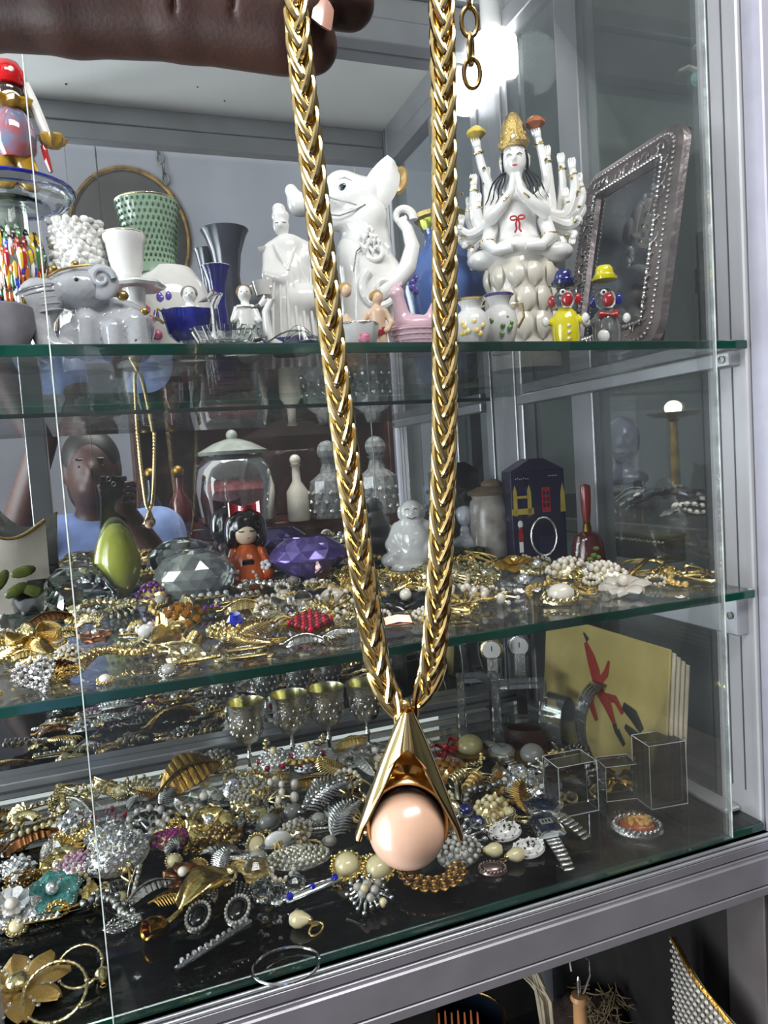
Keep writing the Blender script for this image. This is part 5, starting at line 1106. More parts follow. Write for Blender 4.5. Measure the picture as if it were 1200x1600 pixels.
h('mid', 'butterfly_brooch', 'brooch', 'matte gold butterfly brooch before navy box', 806, 893, 66, b_flower, .1, 'matte gold butterfly', pm=mat('matte_gold', 'C79A32', .9, .45, var=.15), cm=GOLD, n=4)
h('mid', 'enamel_pin', 'brooch', 'white enamel bar brooch in front of glass paperweight', 322, 945, 74, b_bar, .05, 'white enamel bar', m=GOLD, sm=MILK, n=6)
h('mid', 'stone_bar', 'brooch', 'dark purple stone bar right of purple brooch', 316, 962, 60, b_bar, .05, 'purple stone bar', m=BRASS, sm=PURP, n=6)
h('mid', 'rose_pin', 'pin', 'dusty pink porcelain rose at the left edge', 6, 935, 40, b_flower, 0, 'dusty pink rose', pm=mat('dusty_pink', 'B88A98', 0, .4, var=.15), cm=mat('dusty_pink'), n=6, two=True)
h('mid', 'pearl_strand', 'necklace', 'short string of white pearls below the purple diamond', 410, 925, 70, b_nuggets, .1, 'short pearl string', m=SILVER, n=8, bm=PEARL)
n1 = fillers('mid', 44, ((-20, 420), (930, 1100), lambda x, y: y < 1102-.13*x), (44, 78), 5, gap=.45, group='loose gold jewellery on the middle shelf', prefer='gold')
n2 = fillers('mid', 80, ((380, 1120), (882, 1010), lambda x, y: y < 1085-.15*x-12), (38, 70), 6, gap=.45, group='loose gold jewellery on the middle shelf', prefer='gold', kinds=[0, 1, 2, 3, 4, 5, 6, 7, 9, 3, 2, 4])
n3 = fillers('mid', 24, ((200, 760), (880, 925), lambda x, y: True), (32, 52), 7, gap=.45, group='loose gold jewellery on the middle shelf', prefer='gold', kinds=[1, 2, 3, 4, 5])
print('mid fillers', n1, n2, n3)
# ================================================================== LOWEST DECK
def on_deck(name, label, cat, px, pytop, pybase, short=None, rz=0, w=60): return on_mid(name, label, cat, px, pytop, pybase, short, rz, w, 'deck')
# --- four silver goblets by the mirror
for px, top, base, lab in ((392, 1094, 1211, 'embossed silver goblet nearest the left of the four'), (459, 1082, 1192, 'second embossed silver goblet from the left'), (516, 1072, 1180, 'third embossed silver goblet from the left'), (576, 1064, 1171, 'embossed silver goblet beside the left necklace strand')):
    r, H = on_deck('goblet', lab, 'goblet', px, top, base, None, w=54); r['group'] = 'silver goblets'
    part('bowl', MB().lathe([(4, H*.42), (16, H*.47), (24, H*.6), (26, H*.76), (28, H*.94), (30, H), (28.5, H), (24, H*.76), (20, H*.6), (0, H*.52)], 30), SILVER, r)
    part('gilt_lining', MB().lathe([(28, H-.8), (23.4, H*.76), (19.4, H*.6), (0, H*.525)], 26, cap=False), mat('gilt_lining', 'DAD4A0', 1, .25, var=.2), r, recalc=False)
    em = MB()
    for k in range(3):
        for q in range(14): a = 2*PI*(q+.5*(k % 2))/14; z = H*(.6+.1*k); rr = (24.5, 25.5, 26.5)[k]; em.sphere((rr*math.cos(a)*.97, rr*math.sin(a)*.97, z), (2.2, 2.2, 4.2), 7, 5)
    part('embossing', em, SILVER, r, stuff=True)
    part('stem', MB().lathe([(3, H*.1), (2.6, H*.2), (5, H*.25), (2.6, H*.3), (3.4, H*.42), (5, H*.44)], 14), SILVER, r)
    part('foot', MB().lathe([(25, 0), (26, 2), (22, 4), (8, H*.07), (3, H*.12)], 28), SILVER, r)
REG['deck'].append(('silver goblets', onz(485, 1195, ZD)))
# --- acrylic display blocks
for px, top, base, w, dd, rz, lab, sh in ((893, 1184, 1262, 66, 50, .5, 'square clear acrylic block left of the tall one', 'square acrylic block'), (965, 1188, 1242, 52, 40, .4, 'small clear acrylic block with gold trinket between two blocks', 'small acrylic block'), (1032, 1152, 1250, 62, 50, .55, 'tall clear acrylic block nearest the right wall', 'tall acrylic block')):
    r, H = on_deck('acrylic_block', lab, 'display block', px, top, base, sh, rz, w); part('block', MB().box((0, 0, H/2), (w, dd, H), bev=2), ACRYLS, r, smooth=False)
    ed = MB()
    for sx in (-1, 1):
        for sy in (-1, 1): ed.box((sx*w/2, sy*dd/2, H/2), (.6, .6, H))
        for z in (1, H): ed.box((sx*w/2, 0, z), (.8, dd, .8)); ed.box((0, sx*dd/2, z), (w, .8, .8))
    part('edge_glints', ed, EDGW, r, smooth=False)  # pale strips: edge highlights of the clear block put in as colour
    part('painted_refraction', MB().box((0, 0, .8), (w-3, dd-3, 1.4)), mat('pale_refraction', 'D8DAD6', 0, .5, trans=.4), r, smooth=False)  # pale slab: bright refraction at the block's foot put in as colour
def cuff(px, top, base, w, ww, lab, sh, rz=0, full=False):
    r, H = on_deck('acrylic_cuff_stand', lab, 'display stand', px, top, base, sh, rz, w*.6)
    n = 24; a0, a1 = (-.45, PI+.45)
    part('arch', MB().grid(lambda u, v: (math.cos(a0+(a1-a0)*u)*w/2, (v-.5)*ww, H*.46+H*.54*math.sin(a0+(a1-a0)*u)), n, 2, thick=3), ACRYL, r); part('foot', MB().box((0, 0, 1.6), (w*.7, ww, 3.2), bev=1), ACRYL, r, smooth=False)
    return r
cuff(876, 1086, 1172, 42, 36, 'small clear acrylic watch cuff behind square block', 'small acrylic cuff', .9)
cuff(948, 1066, 1185, 84, 34, 'large clear acrylic arch stand before the yellow picture', 'large acrylic arch', .5)
cuff(1004, 1030, 1160, 76, 30, 'rear clear acrylic arch stand against the picture', 'rear acrylic arch', .5)
# acrylic open frames at the back
for px, top, base, w, lab in ((752, 1052, 1170, 66, 'clear acrylic square frame stand left of leather strap'), (815, 1062, 1170, 84, 'wider clear acrylic frame stand behind leather strap')):
    r, H = on_deck('acrylic_frame_stand', lab, 'display stand', px, top, base, 'acrylic frame stand' if w == 66 else None, .1, w)
    for sx in (-1, 1): part('upright', MB().box((sx*(w/2-6), 0, H/2), (11, 26, H), bev=1), ACRYL, r, smooth=False)
    part('top_bar', MB().box((0, 0, H-5), (w-22, 26, 10), bev=1), ACRYL, r, smooth=False)
# --- picture panel standing against the right wall
q0 = onz(1062, 1218, ZD); q0 = Vector((XR-.03, q0.y*(XR-.03)/q0.x, ZD)); far_y = .93; top = ony(1045, 1015, q0.y).z
pn = thing('picture_book', 'stack of cream cards with red figure print leaning on the right wall', 'cards', (XR-.052, q0.y, ZD), R=rot(z=PI/2) @ rot(x=.10)); REG['deck'].append(('yellow picture cards', q0))
pl, ph = far_y-q0.y, top-ZD; YC = mat('yellow_card', 'C2B070', 0, .6, c2='A89858', vscale=14)
for k in range(5): part('card', MB().box((pl/2-.003*k, -.004*k, ph/2-.002*k), (pl, .0032, ph-.004*k), bev=.0008), YC if k == 0 else mat('cream_card', 'CFC4AC', 0, .6, var=.1), pn, smooth=False)
pr = MB()
def seg(m, pts, w_): m.tube([(x*pl, .0022, z*ph) for x, z in pts], [a*ph for a in w_], 8, flat=.08, up=(0, 1, 0))
seg(pr, [(.62, .86), (.57, .76), (.53, .66), (.50, .56)], [.02, .05, .06, .045]); seg(pr, [(.50, .58), (.44, .68), (.42, .78)], [.03, .03, .012]); seg(pr, [(.52, .56), (.42, .46), (.36, .34)], [.045, .05, .02]); seg(pr, [(.54, .56), (.56, .42), (.50, .3)], [.045, .045, .02]); seg(pr, [(.48, .5), (.36, .52), (.30, .44)], [.03, .03, .02])
part('red_figure_print', pr, mat('red_print2', '8E2A1C', 0, .6, var=.15), pn)
pr = MB(); seg(pr, [(.3, .5), (.22, .46), (.16, .38)], [.03, .05, .03]); seg(pr, [(.28, .36), (.2, .32), (.14, .26)], [.02, .045, .02]); seg(pr, [(.34, .3), (.28, .22)], [.03, .02]); seg(pr, [(.6, .88), (.64, .93)], [.022, .008]); seg(pr, [(.36, .34), (.34, .28)], [.024, .018])
part('dark_print', pr, mat('dark_print', '1E241C', 0, .6), pn)
# --- watches
LCD = mat('lcd_navy', '1B2338', 0, .12, coat=.6)
o = hero('deck', 'digital_watch', 'watch', 'silver digital watch with dark square face lying at the front right', 855, 1312, 130, b_watch, .35, 'digital watch', square=True, face=LCD, m=CHROME, strap=SILVER, tilt=.12, zs=1)
part('lcd', MB().box((0, .02, .39), (.3, .2, .012)), mat('lcd_grey', '8C948C', 0, .3), o, smooth=False)
dg = MB()
for x in (-.08, 0, .08): dg.box((x, .02, .399), (.035, .1, .006))
part('lcd_digits', dg, BLACK, o, smooth=False)
hero('deck', 'mesh_watch', 'watch', 'slim silver watch with mesh strap behind the digital watch', 852, 1276, 130, b_watch, .75, 'mesh strap watch', m=CHROME, face=LCD, strap=SILVER, tilt=.1, zs=1)
hero('deck', 'leather_watch', 'watch', 'small round watch with grey strap behind acrylic block', 785, 1192, 96, b_watch, .5, 'round grey strap watch', m=SILVER, face=mat('watch_grey_face', '8A8C88', 0, .2), strap=SILVERD, tilt=.15)
hero('deck', 'gold_watch', 'watch', 'round brass watch head lying left of grey strap watch', 735, 1180, 60, b_stud, 0, 'brass watch head', m=BRASS, pm=mat('watch_cream_face', 'A8A070', 0, .2), bead=False)
hero('deck', 'gold_watch', 'watch', 'flat brass watch case before the acrylic frames', 832, 1192, 56, b_stud, 0, 'flat brass watch', m=BRASS, pm=mat('watch_grey_face'), bead=False)
for px, py, yy, lab, mm in ((768, 1015, 1.0, 'gold rimmed round watch standing at the back left of three', GOLD2), (811, 1009, 1.0, 'small silver round watch standing at the back middle', SILVER), (905, 1035, .93, 'silver bracelet watch standing before the yellow picture', SILVER)):
    b = ony(px, py, yy); s = mpp(b); r = thing('standing_watch', lab, 'watch', (b.x, b.y, ZD), facing(b), s); zc = (b.z-ZD)/s
    part('case', MB().lathe([(0, -4), (17, -4), (19, 0), (17, 4), (14, 5), (0, 5)], 24, (0, 0, zc), rot(x=PI/2)), mm, r); d = part('dial', MB().lathe([(14, 0), (0, 1)], 20, (0, -5, zc), rot(x=PI/2)), WHITEE, r); part('hands', MB().box((0, -6.4, zc+3), (1.2, .5, 8)), BLACK, d, smooth=False)
    for sy in (0, 1): part('strap', MB().grid(lambda u, v: ((v-.5)*16, (-2 if sy == 0 else 26)-10*math.sin(PI*u)*(1 if sy == 0 else -1), zc*(1-u)), 12, 3, thick=2), SILVERD, r)
    part('strap_loop', MB().grid(lambda u, v: ((v-.5)*16, 12-14*math.cos(PI*u), zc+12*math.sin(PI*u)), 10, 3, thick=2), SILVERD, r)
r, H = on_deck('leather_strap', 'coiled dark brown leather wristband behind the acrylic blocks', 'wristband', 826, 1134, 1172, 'leather wristband', 0, 60)
part('band', MB().grid(lambda u, v: (34*math.cos(2*PI*u), 20*math.sin(2*PI*u), 2+v*H*.9), 30, 3, thick=3), mat('brown_leather', '33201A', 0, .45, var=.2, bump=.3, bscale=200), r); part('buckle', MB().torus((34, 0, H*.5), 8, 1.6, 16, 6, R=rot(y=PI/2)), BRASS, r)
# --- front pieces one can pick out
h = hero
SHELLO = mat('orange_cameo_ground', 'B4581E', 0, .25, coat=.4, var=.15); CAMEO = mat('cameo_relief', 'E6B765', 0, .4, var=.1)
o = h('deck', 'cameo_brooch', 'brooch', 'orange cameo brooch in a scalloped silver rim, alone at right front', 996, 1300, 78, b_oval, 0, 'orange cameo', m=SILVER, cm=SHELLO, bm=SILVER, n=26, tilt=.1)
rel = MB(); q = random.Random(3)
for i in range(16): rel.sphere((q.uniform(-.5, .5), q.uniform(-.25, .25), .34), (q.uniform(.1, .22), .1, .08), 8, 6, rot(z=q.uniform(0, 3)))
part('cameo_relief', rel, CAMEO, o)
COW = mat('speckled_enamel', 'F2F0EC', 0, .15, coat=.6, c2='1A1012', vscale=230)
COW.node_tree.nodes['Color Ramp'].color_ramp.elements[0].position = .40; COW.node_tree.nodes['Color Ramp'].color_ramp.elements[1].position = .44
for px, py, lab in ((789, 1308, 'white oval earring with black speckles, upper of two'), (826, 1334, 'white oval earring with brown speckles, lower of two')): h('deck', 'speckled_earring', 'earring', lab, px, py, 54, b_oval, .3, lab.split(',')[0].replace('white oval', 'speckled').replace('with ', '').split(' earring')[0]+' '+('black' if 'black' in lab else 'brown')+' earring', m=COW, cm=COW, bm=COW, n=10, tilt=.3)
for px, py, lab, rz in ((778, 1338, 'cream teardrop pearl earring left of a matching one', .3), (812, 1345, 'cream teardrop pearl earring right of a matching one', .5)):
    o = h('deck', 'teardrop_earring', 'earring', lab, px, py, 52, b_drop, rz, lab.split(' earring')[0] if 'left' in lab else None, pm=CREAM, tilt=0, zs=1)
h('deck', 'medallion', 'brooch', 'flat oval copper medallion near the front edge', 770, 1362, 46, b_oval, 0, 'copper medallion', m=mat('rose_metal', 'A89088', 1, .3, var=.2), cm=mat('rose_metal'), tilt=.1)
h('deck', 'pearl_cluster', 'brooch', 'champagne pearl cluster earring right of the pendant', 768, 1272, 50, b_cluster, 0, 'champagne pearl cluster', sm=CREAM, bm=GOLD, gem=False, rings=2, ey=.9, dome=.6)
for px, py, lab in ((728, 1272, 'dark blue cabochon earring behind champagne pearls'), (748, 1290, 'small blue bead earring beside champagne pearls')): h('deck', 'blue_earring', 'earring', lab, px, py, 30, b_stud, 0, None, m=SILVER, pm=NAVY, bead=False)
o = jroot('crescent_brooch', 'brooch', 'gold crescent brooch made of many small rings at front', 'deck', 677, 1392, 104, 0, short='ringed crescent brooch', tilt=.25); claim('deck', 677, 1392, 96)
part('plate', MB().grid(lambda u, v: ((.45+.5*v)*math.cos(PI*(1.0+1.08*u))*1.0, (.2+.55*v)*math.sin(PI*(1.0+1.08*u))+.3, .08+.16*v), 22, 4, thick=.05), BRASS, o)
rg = MB(); st = []
for k, (rx, ry, n) in enumerate(((.93, .75, 11), (.74, .54, 10), (.56, .34, 8))):
    for i in range(n): a = PI*(1.0+1.08*(i+.5*(k % 2))/(n-.5)); p = (rx*math.cos(a), ry*math.sin(a)+.3, .24-.03*k); rg.torus(p, .115, .034, 12, 6); st.append(p)
part('ring_settings', rg, mat('antique_gold', 'B58A4A', 1, .3, var=.25), o, stuff=True); part('stones', stones_on(st, .07), mat('champagne_stone', 'B08A62', 0, .05, trans=.4), o, stuff=True, smooth=False); part('shell_fan', MB().lathe([(.02, 0), (.3, .14), (.34, .2), (0, .2)], 20, (-.6, .42, .1), flute=.08, nf=10), BRASS, o)
o = jroot('flower_brooch', 'brooch', 'silver spray brooch with grey and gold pearls before the pair', 'deck', 575, 1412, 84, 0, short='silver pearl spray', tilt=.3); claim('deck', 575, 1412, 80)
st = MB(); bd = []; q = random.Random(7)
for i in range(18): a = 2*PI*i/18; L = q.uniform(.6, .95); st.tube([(0, 0, .1), (L*.6*math.cos(a), L*.6*math.sin(a), .28), (L*math.cos(a), L*math.sin(a), .14)], [.06, .06, .02], 5); bd.append((L*math.cos(a), L*math.sin(a), .18))
part('stems', st, SILVER, o, stuff=True); part('silver_balls', stones_on(bd, .1, gem=False), CHROME, o, stuff=True)
part('pearls', stones_on([(0, .1, .4), (.28, -.1, .34), (-.2, -.2, .34), (.1, -.36, .3), (-.35, .15, .3), (.4, .25, .28)], .17, gem=False), PEARLG, o)
part('gold_pearls', stones_on([(-.1, -.1, .44), (.55, -.5, .2)], .15, gem=False), CREAM, o)
for px, py, lab, sh in ((543, 1366, 'left of two round cream pearl earrings in gold frames', 'left framed pearl'), (592, 1370, 'right of two round cream pearl earrings in gold frames', 'right framed pearl')):
    h('deck', 'pearl_earring', 'earring', lab, px, py, 56, b_stud, 0, sh, m=GOLD, pm=CREAM, tilt=.45)
h('deck', 'knot_earring', 'earring', 'small gold rope knot between the two framed pearls', 571, 1348, 24, b_barrel, .3, None, m=GOLD, n=4)
h('deck', 'spray_brooch', 'brooch', 'wide oval silver brooch of many crystal beads', 468, 1356, 98, b_cluster, 0, 'wide crystal bead oval', sm=mat('pale_bead', 'CFCDBA', .6, .15, var=.1), bm=SILVER, gem=False, rings=5, ey=.42, dome=.25, tilt=.3)
for px, py, w, lab in ((402, 1380, 44, 'faceted clear glass bead, upper of two large ones'), (412, 1408, 38, 'faceted clear glass bead, lower of two large ones'), (434, 1412, 34, 'faceted clear glass bead left of blue capped one'), (462, 1396, 34, 'square faceted clear glass bead')):
    b = onz(px, py, ZD); s = mpp(b); o = thing('glass_bead', lab, 'bead', b, 0, s, 'clear faceted beads'); part('bead', MB().sphere((0, 0, w/2*.92), w/2, 9, 6), CLEAR, o, smooth=False); part('bead_hole', MB().torus((0, 0, w*.9), 3, .8, 10, 5), SILVER, o); claim('deck', px, py, w)
REG['deck'].append(('large glass beads', onz(405, 1395, ZD)))
h('deck', 'crystal_bar', 'pendant', 'long clear crystal prism with blue cap', 490, 1402, 90, b_bar, .35, 'blue capped crystal prism', m=RHINE, sm=BLUEST, n=3)
o = h('deck', 'drop_earring', 'earring', 'teardrop pearl earring with a beaded gold loop at front', 462, 1448, 60, b_drop, 2.7, 'beaded loop drop earring', pm=CREAM, tilt=0, zs=1)
part('beaded_loop', dots([(-1.2-.35*math.cos(t)*.9, .1+.55*math.sin(t), .08) for t in [2*PI*i/22 for i in range(22)]], .07, 6, 4), GOLD, o, stuff=True)
o = h('deck', 'bar_brooch', 'brooch', 'slender silver crystal bar brooch at the front edge', 338, 1492, 132, b_bar, .45, 'slender crystal bar', m=SILVER, sm=RHINE, n=12, w=.06)
# calla lily
o = jroot('lily_brooch', 'brooch', 'large polished gold calla lily brooch with curled bell', 'deck', 300, 1425, 170, .62, short='gold calla lily', tilt=.05, zs=1); claim('deck', 300, 1425, 110)
part('spathe', MB().grid(lambda u, v: (-.25+1.2*u, (v-.5)*.62*math.sin(PI*(.1+.8*u)), .12+.22*math.sin(PI*u)+.16*(2*v-1)**2), 18, 8, thick=.03), GOLD, o)
part('stem', MB().tube([(.9, 0, .12), (.2, .1, .1), (-.5, -.02, .1), (-.86, -.06, .12)], [.05, .06, .05, .05], 8), GOLD, o)
part('bell', MB().lathe([(.04, -.3), (.16, -.16), (.19, .02), (.16, .16), (.12, .14), (.13, 0), (0, -.1)], 20, (-.85, -.05, .19), rot(y=-1.3)), mat('bronze_gold', 'A8782E', 1, .18, var=.15), o)
for px, py, lab, rz in ((310, 1442, 'black cameo earring with silver tassels, left of pair', .2), (372, 1432, 'black cameo earring with silver tassels, right of pair', -.3)):
    o = h('deck', 'tassel_earring', 'earring', lab, px, py, 56, b_oval, 1.2, lab.split(',')[1].strip()[:5].strip()+' cameo earring', m=SILVER, cm=BLACK, bm=PEARLG, tilt=.35)
    t = MB()
    for i in range(5):
        for k in range(5): t.sphere((.95+.2*k, (i-2)*.2*(1+.12*k), .12), .085, 6, 4)
    part('tassels', t, SILVERD, o, stuff=True)
# left front: gold flower, hoops
o = jroot('flower_brooch', 'brooch', 'large matte gold eight petal flower at bottom left corner', 'deck', 30, 1556, 150, 0, short='matte gold flower', tilt=.1, zs=.8); claim('deck', 30, 1556, 120); b_flower(o, mat('matte_mustard', 'A6884C', .5, .45, var=.15, bump=.4, bscale=300), GOLD2, 8, pw=.72)
part('vein_stones', stones_on([(rr*math.cos(2*PI*(i+.5)/8), rr*math.sin(2*PI*(i+.5)/8), .2) for i in range(8) for rr in (.5, .66, .82)], .05), RHINE, o, stuff=True, smooth=False)
o = h('deck', 'hoop_earring', 'earring', 'rear gold rope hoop earring', 126, 1522, 66, b_hoop, 0, 'rear rope hoop', m=GOLD2, th=.07, twist=1, tilt=.5, zs=1)
o = h('deck', 'hoop_earring', 'earring', 'front large gold rope hoop earring', 88, 1566, 92, b_hoop, 0, 'front rope hoop', m=GOLD2, th=.06, twist=1, tilt=.5, zs=1)
h('deck', 'gold_drop', 'earring', 'plump polished gold drop beside the rear hoop', 160, 1530, 50, b_drop, 1.6, 'plump gold drop', pm=GOLD2, tilt=0, zs=1)
TEALST = mat('teal_stone', '2F8A88', 0, .05, trans=.4, c2='7FC7C0', vscale=300)
o = h('deck', 'butterfly_brooch', 'brooch', 'teal stone butterfly brooch with beaded loops', 84, 1412, 86, b_flower, .3, 'teal butterfly', pm=TEALST, cm=RHINE, n=5, tilt=.35)
part('beaded_loops', dots([(.95*math.cos(t)*abs(math.cos(2.5*t))**.4, .95*math.sin(t)*abs(math.cos(2.5*t))**.4, .2) for t in [2*PI*i/60 for i in range(60)]], .06, 6, 4), SILVER, o, stuff=True)
h('deck', 'flower_brooch', 'brooch', 'white crystal petal flower at the left edge', 20, 1436, 84, b_flower, 0, 'white crystal flower', pm=RHINE, cm=PEARL, n=9, two=True, tilt=.35)
o = h('deck', 'pod_brooch', 'brooch', 'gold pea pod brooch with row of pearls and swirl leaf', 55, 1330, 88, b_leaf, .15, 'pea pod brooch', m=COPPER, w=.3, tilt=.4)
part('pearl_row', stones_on([(-.6+.24*i, .2, .36) for i in range(6)], .1, gem=False), CREAM, o); part('swirl_leaf', MB().tube([(-.2+.5*(1-t)*math.cos(5*t), .7+.5*(1-t)*math.sin(5*t)+.3*t, .3) for t in [i/20 for i in range(21)]], [.2*(1-t*.7) for t in [i/20 for i in range(21)]], 8, flat=.4), GOLD2, o)
h('deck', 'stone_brooch', 'brooch', 'pink crystal cluster brooch left of silver crystals', 124, 1364, 62, b_cluster, 0, 'pink crystal cluster', sm=PINK, bm=SILVER, rings=3, ey=.85, tilt=.4)
h('deck', 'burst_brooch', 'brooch', 'amber gold burst brooch above the pink crystals', 112, 1328, 62, b_spray, .6, 'amber gold burst', m=GOLDT, bm=GOLD, n=9)
h('deck', 'crystal_brooch', 'brooch', 'large silver crystal spray brooch right of pink cluster', 186, 1352, 96, b_cluster, .3, 'large silver crystal spray', sm=RHINE, bm=SILVER, rings=5, ey=.8, dome=.5, tilt=.4)
h('deck', 'crystal_brooch', 'brooch', 'smaller crystal rosette above the silver spray', 164, 1320, 60, b_cluster, 0, 'crystal rosette', sm=RHINE, bm=SILVER, rings=3, tilt=.4)
h('deck', 'stone_brooch', 'brooch', 'magenta stone cluster brooch', 267, 1322, 54, b_cluster, 0, 'magenta cluster', sm=MAGE, bm=GOLD, rings=3, ey=.7, tilt=.4)
h('deck', 'pearl_brooch', 'brooch', 'crescent brooch with grey pearls left of magenta stones', 232, 1300, 70, b_wreath, 0, 'grey pearl crescent', m=SILVER, bm=PEARLG, n=9, tilt=.5)
h('deck', 'leaf_brooch', 'brooch', 'grey silver feather leaf brooch behind the lily', 240, 1402, 74, b_leaf, .3, 'grey feather leaf', m=SILVERD, w=.35, tilt=.3)
h('deck', 'leaf_brooch', 'brooch', 'openwork gold leaf brooch below grey feather', 268, 1418, 70, b_feather, -.2, 'openwork gold leaf', m=BRASS)
h('deck', 'nut_bracelet', 'bracelet', 'chunky silver ball bracelet left of the lily', 176, 1432, 96, b_nuggets, -.5, 'silver ball bracelet', m=SILVERD, n=11, bm=CHROME)
h('deck', 'pave_brooch', 'brooch', 'silver woven chain bow in front of ball bracelet', 196, 1452, 70, b_coil, .2, 'woven chain bow', m=SILVER, turns=3, ey=.5)
h('deck', 'gold_disc', 'earring', 'round hammered gold disc earring', 309, 1364, 38, b_oval, 0, 'hammered gold disc', m=GOLD, cm=GOLDT, ey=1, tilt=.4)
h('deck', 'filigree_brooch', 'brooch', 'oval gold filigree medallion with pearl centre', 401, 1330, 44, b_oval, 1.2, 'filigree medallion', m=GOLD2, cm=CREAM, ey=.75, tilt=.5)
for px, py, lab in ((420, 1296, 'large grey oval stone, lower of two'), (458, 1280, 'large grey oval stone, upper of two')): h('deck', 'grey_stone', 'stone', lab, px, py, 46, b_stud, .4, None, m=SILVERD, pm=mat('slate_stone', '82837E', 0, .2, coat=.3), bead=False, ey=.7, tilt=.3)
h('deck', 'marble_brooch', 'brooch', 'long white marble stone below the grey ovals', 436, 1328, 62, b_stud, .1, 'white marble stone', m=SILVER, pm=MILK, bead=False, ey=.4)
h('deck', 'feather_brooch', 'brooch', 'silver beaded feather brooch left of the pendant', 508, 1268, 92, b_feather, .6, 'beaded silver feather', m=SILVER, bm=CHROME, tilt=.5)
h('deck', 'feather_brooch', 'brooch', 'silver fringed wing brooch below beaded feather', 540, 1300, 84, b_feather, 1.0, 'fringed silver wing', m=SILVER, tilt=.4)
for px, py, lab, sh in ((430, 1205, 'silver filigree dome with red beads, left of two', 'left red beaded dome'), (482, 1198, 'silver filigree dome with red beads, right of two', 'right red beaded dome')):
    o = h('deck', 'dome_brooch', 'brooch', lab, px, py, 60, b_cluster, 0, sh, sm=RHINE, bm=SILVER, rings=4, dome=.6, ey=.9, gem=False, tilt=.3)
    part('red_beads', stones_on([(.78*math.cos(2*PI*i/6), .7*math.sin(2*PI*i/6), .36) for i in range(6)], .15, gem=False), REDST, o); part('centre_pearl', MB().sphere((0, 0, .78), .2, 12, 8), CREAM, o)
h('deck', 'pearl_brooch', 'brooch', 'gold bee brooch with two pearl wings', 442, 1254, 70, b_spray, .2, 'two pearl bee', m=GOLD2, bm=PEARL, n=4, rb=.22)
h('deck', 'gold_links', 'bracelet', 'thick gold serpent clasp left of grey stones', 366, 1290, 60, b_tangle, .3, 'gold serpent clasp', m=GOLD, seed=3, n=2)
h('deck', 'bead_earring', 'earring', 'bronze bead cluster earring below serpent clasp', 352, 1318, 54, b_cluster, 0, 'bronze bead cluster', sm=mat('bronze_bead', '8A7046', .7, .25, var=.2), bm=GOLD, gem=False, rings=2, tilt=.4)
h('deck', 'bird_figure', 'brooch', 'large tarnished brass bird brooch by the back rail', 300, 1240, 100, b_leaf, .4, 'tarnished bird brooch', m=BRASS, w=.6, tilt=.7)
h('deck', 'crystal_ball', 'bead', 'clear crystal ball earring in front of left goblet', 362, 1250, 42, b_cluster, 0, 'crystal ball earring', sm=RHINE, bm=SILVER, rings=2, dome=.8)
h('deck', 'gold_ring', 'ring', 'wide pale gold ring standing right of the pendant', 716, 1228, 40, b_barrel, .8, 'wide pale gold ring', m=GOLD2, n=6)
h('deck', 'gold_barrel', 'ring', 'crumpled gold barrel ring beside the pendant', 738, 1238, 46, b_barrel, 1.1, 'crumpled gold barrel', m=GOLDT, n=4)
h('deck', 'red_bow', 'ribbon', 'small bright red bow right of the pendant', 697, 1182, 46, b_bow, .4, 'small red bow', m=RED, cm=RED, gem=False, tilt=.6)
h('deck', 'silver_spray', 'brooch', 'silver ball spray brooch right of the pearl pendant', 722, 1320, 80, b_spray, .9, 'silver ball spray', m=SILVER, bm=CHROME, n=8, tilt=.4)
h('deck', 'silver_spray', 'brooch', 'silver pearl chain cluster below the ball spray', 718, 1345, 70, b_cluster, .4, 'silver chain cluster', sm=PEARLG, bm=SILVERD, gem=False, rings=3, tilt=.4)
h('deck', 'silver_bangle', 'bangle', 'thin plain silver bangle at the front glass edge', 448, 1512, 104, b_hoop, 0, 'thin silver bangle', m=CHROME, th=.035, ey=.75, tilt=.06, zs=1)
h('deck', 'gold_trinket', 'brooch', 'small gold bow trinket on deck behind small block', 960, 1222, 50, b_bow, .2, 'gold bow trinket', m=GOLD, cm=RHINE)
h('deck', 'beaded_brooch', 'brooch', 'dark beaded triangle brooch behind square block', 905, 1180, 44, b_cluster, .2, 'dark beaded triangle', sm=SILVERD, bm=BLACK, gem=False, rings=3)
h('deck', 'red_blue_pin', 'pin', 'red and blue bird pin left of grey pearl crescent', 178, 1290, 62, b_spray, 1.0, 'red and blue bird', m=SILVER, bm=REDST, n=4)
n1 = fillers('deck', 70, ((-10, 420), (1205, 1460), lambda x, y: y < 1640-.3*x-170), (48, 84), 15, gap=.46, group='loose brooches on the lowest deck')
n2 = fillers('deck', 70, ((330, 860), (1165, 1400), lambda x, y: y < 1640-.3*x-130), (42, 74), 16, gap=.46, group='loose brooches on the lowest deck')
n3 = fillers('deck', 16, ((680, 900), (1175, 1300), lambda x, y: True), (40, 62), 17, gap=.5, group='loose brooches on the lowest deck', kinds=[2, 3, 5, 7, 9, 10])
print('deck fillers', n1, n2, n3)
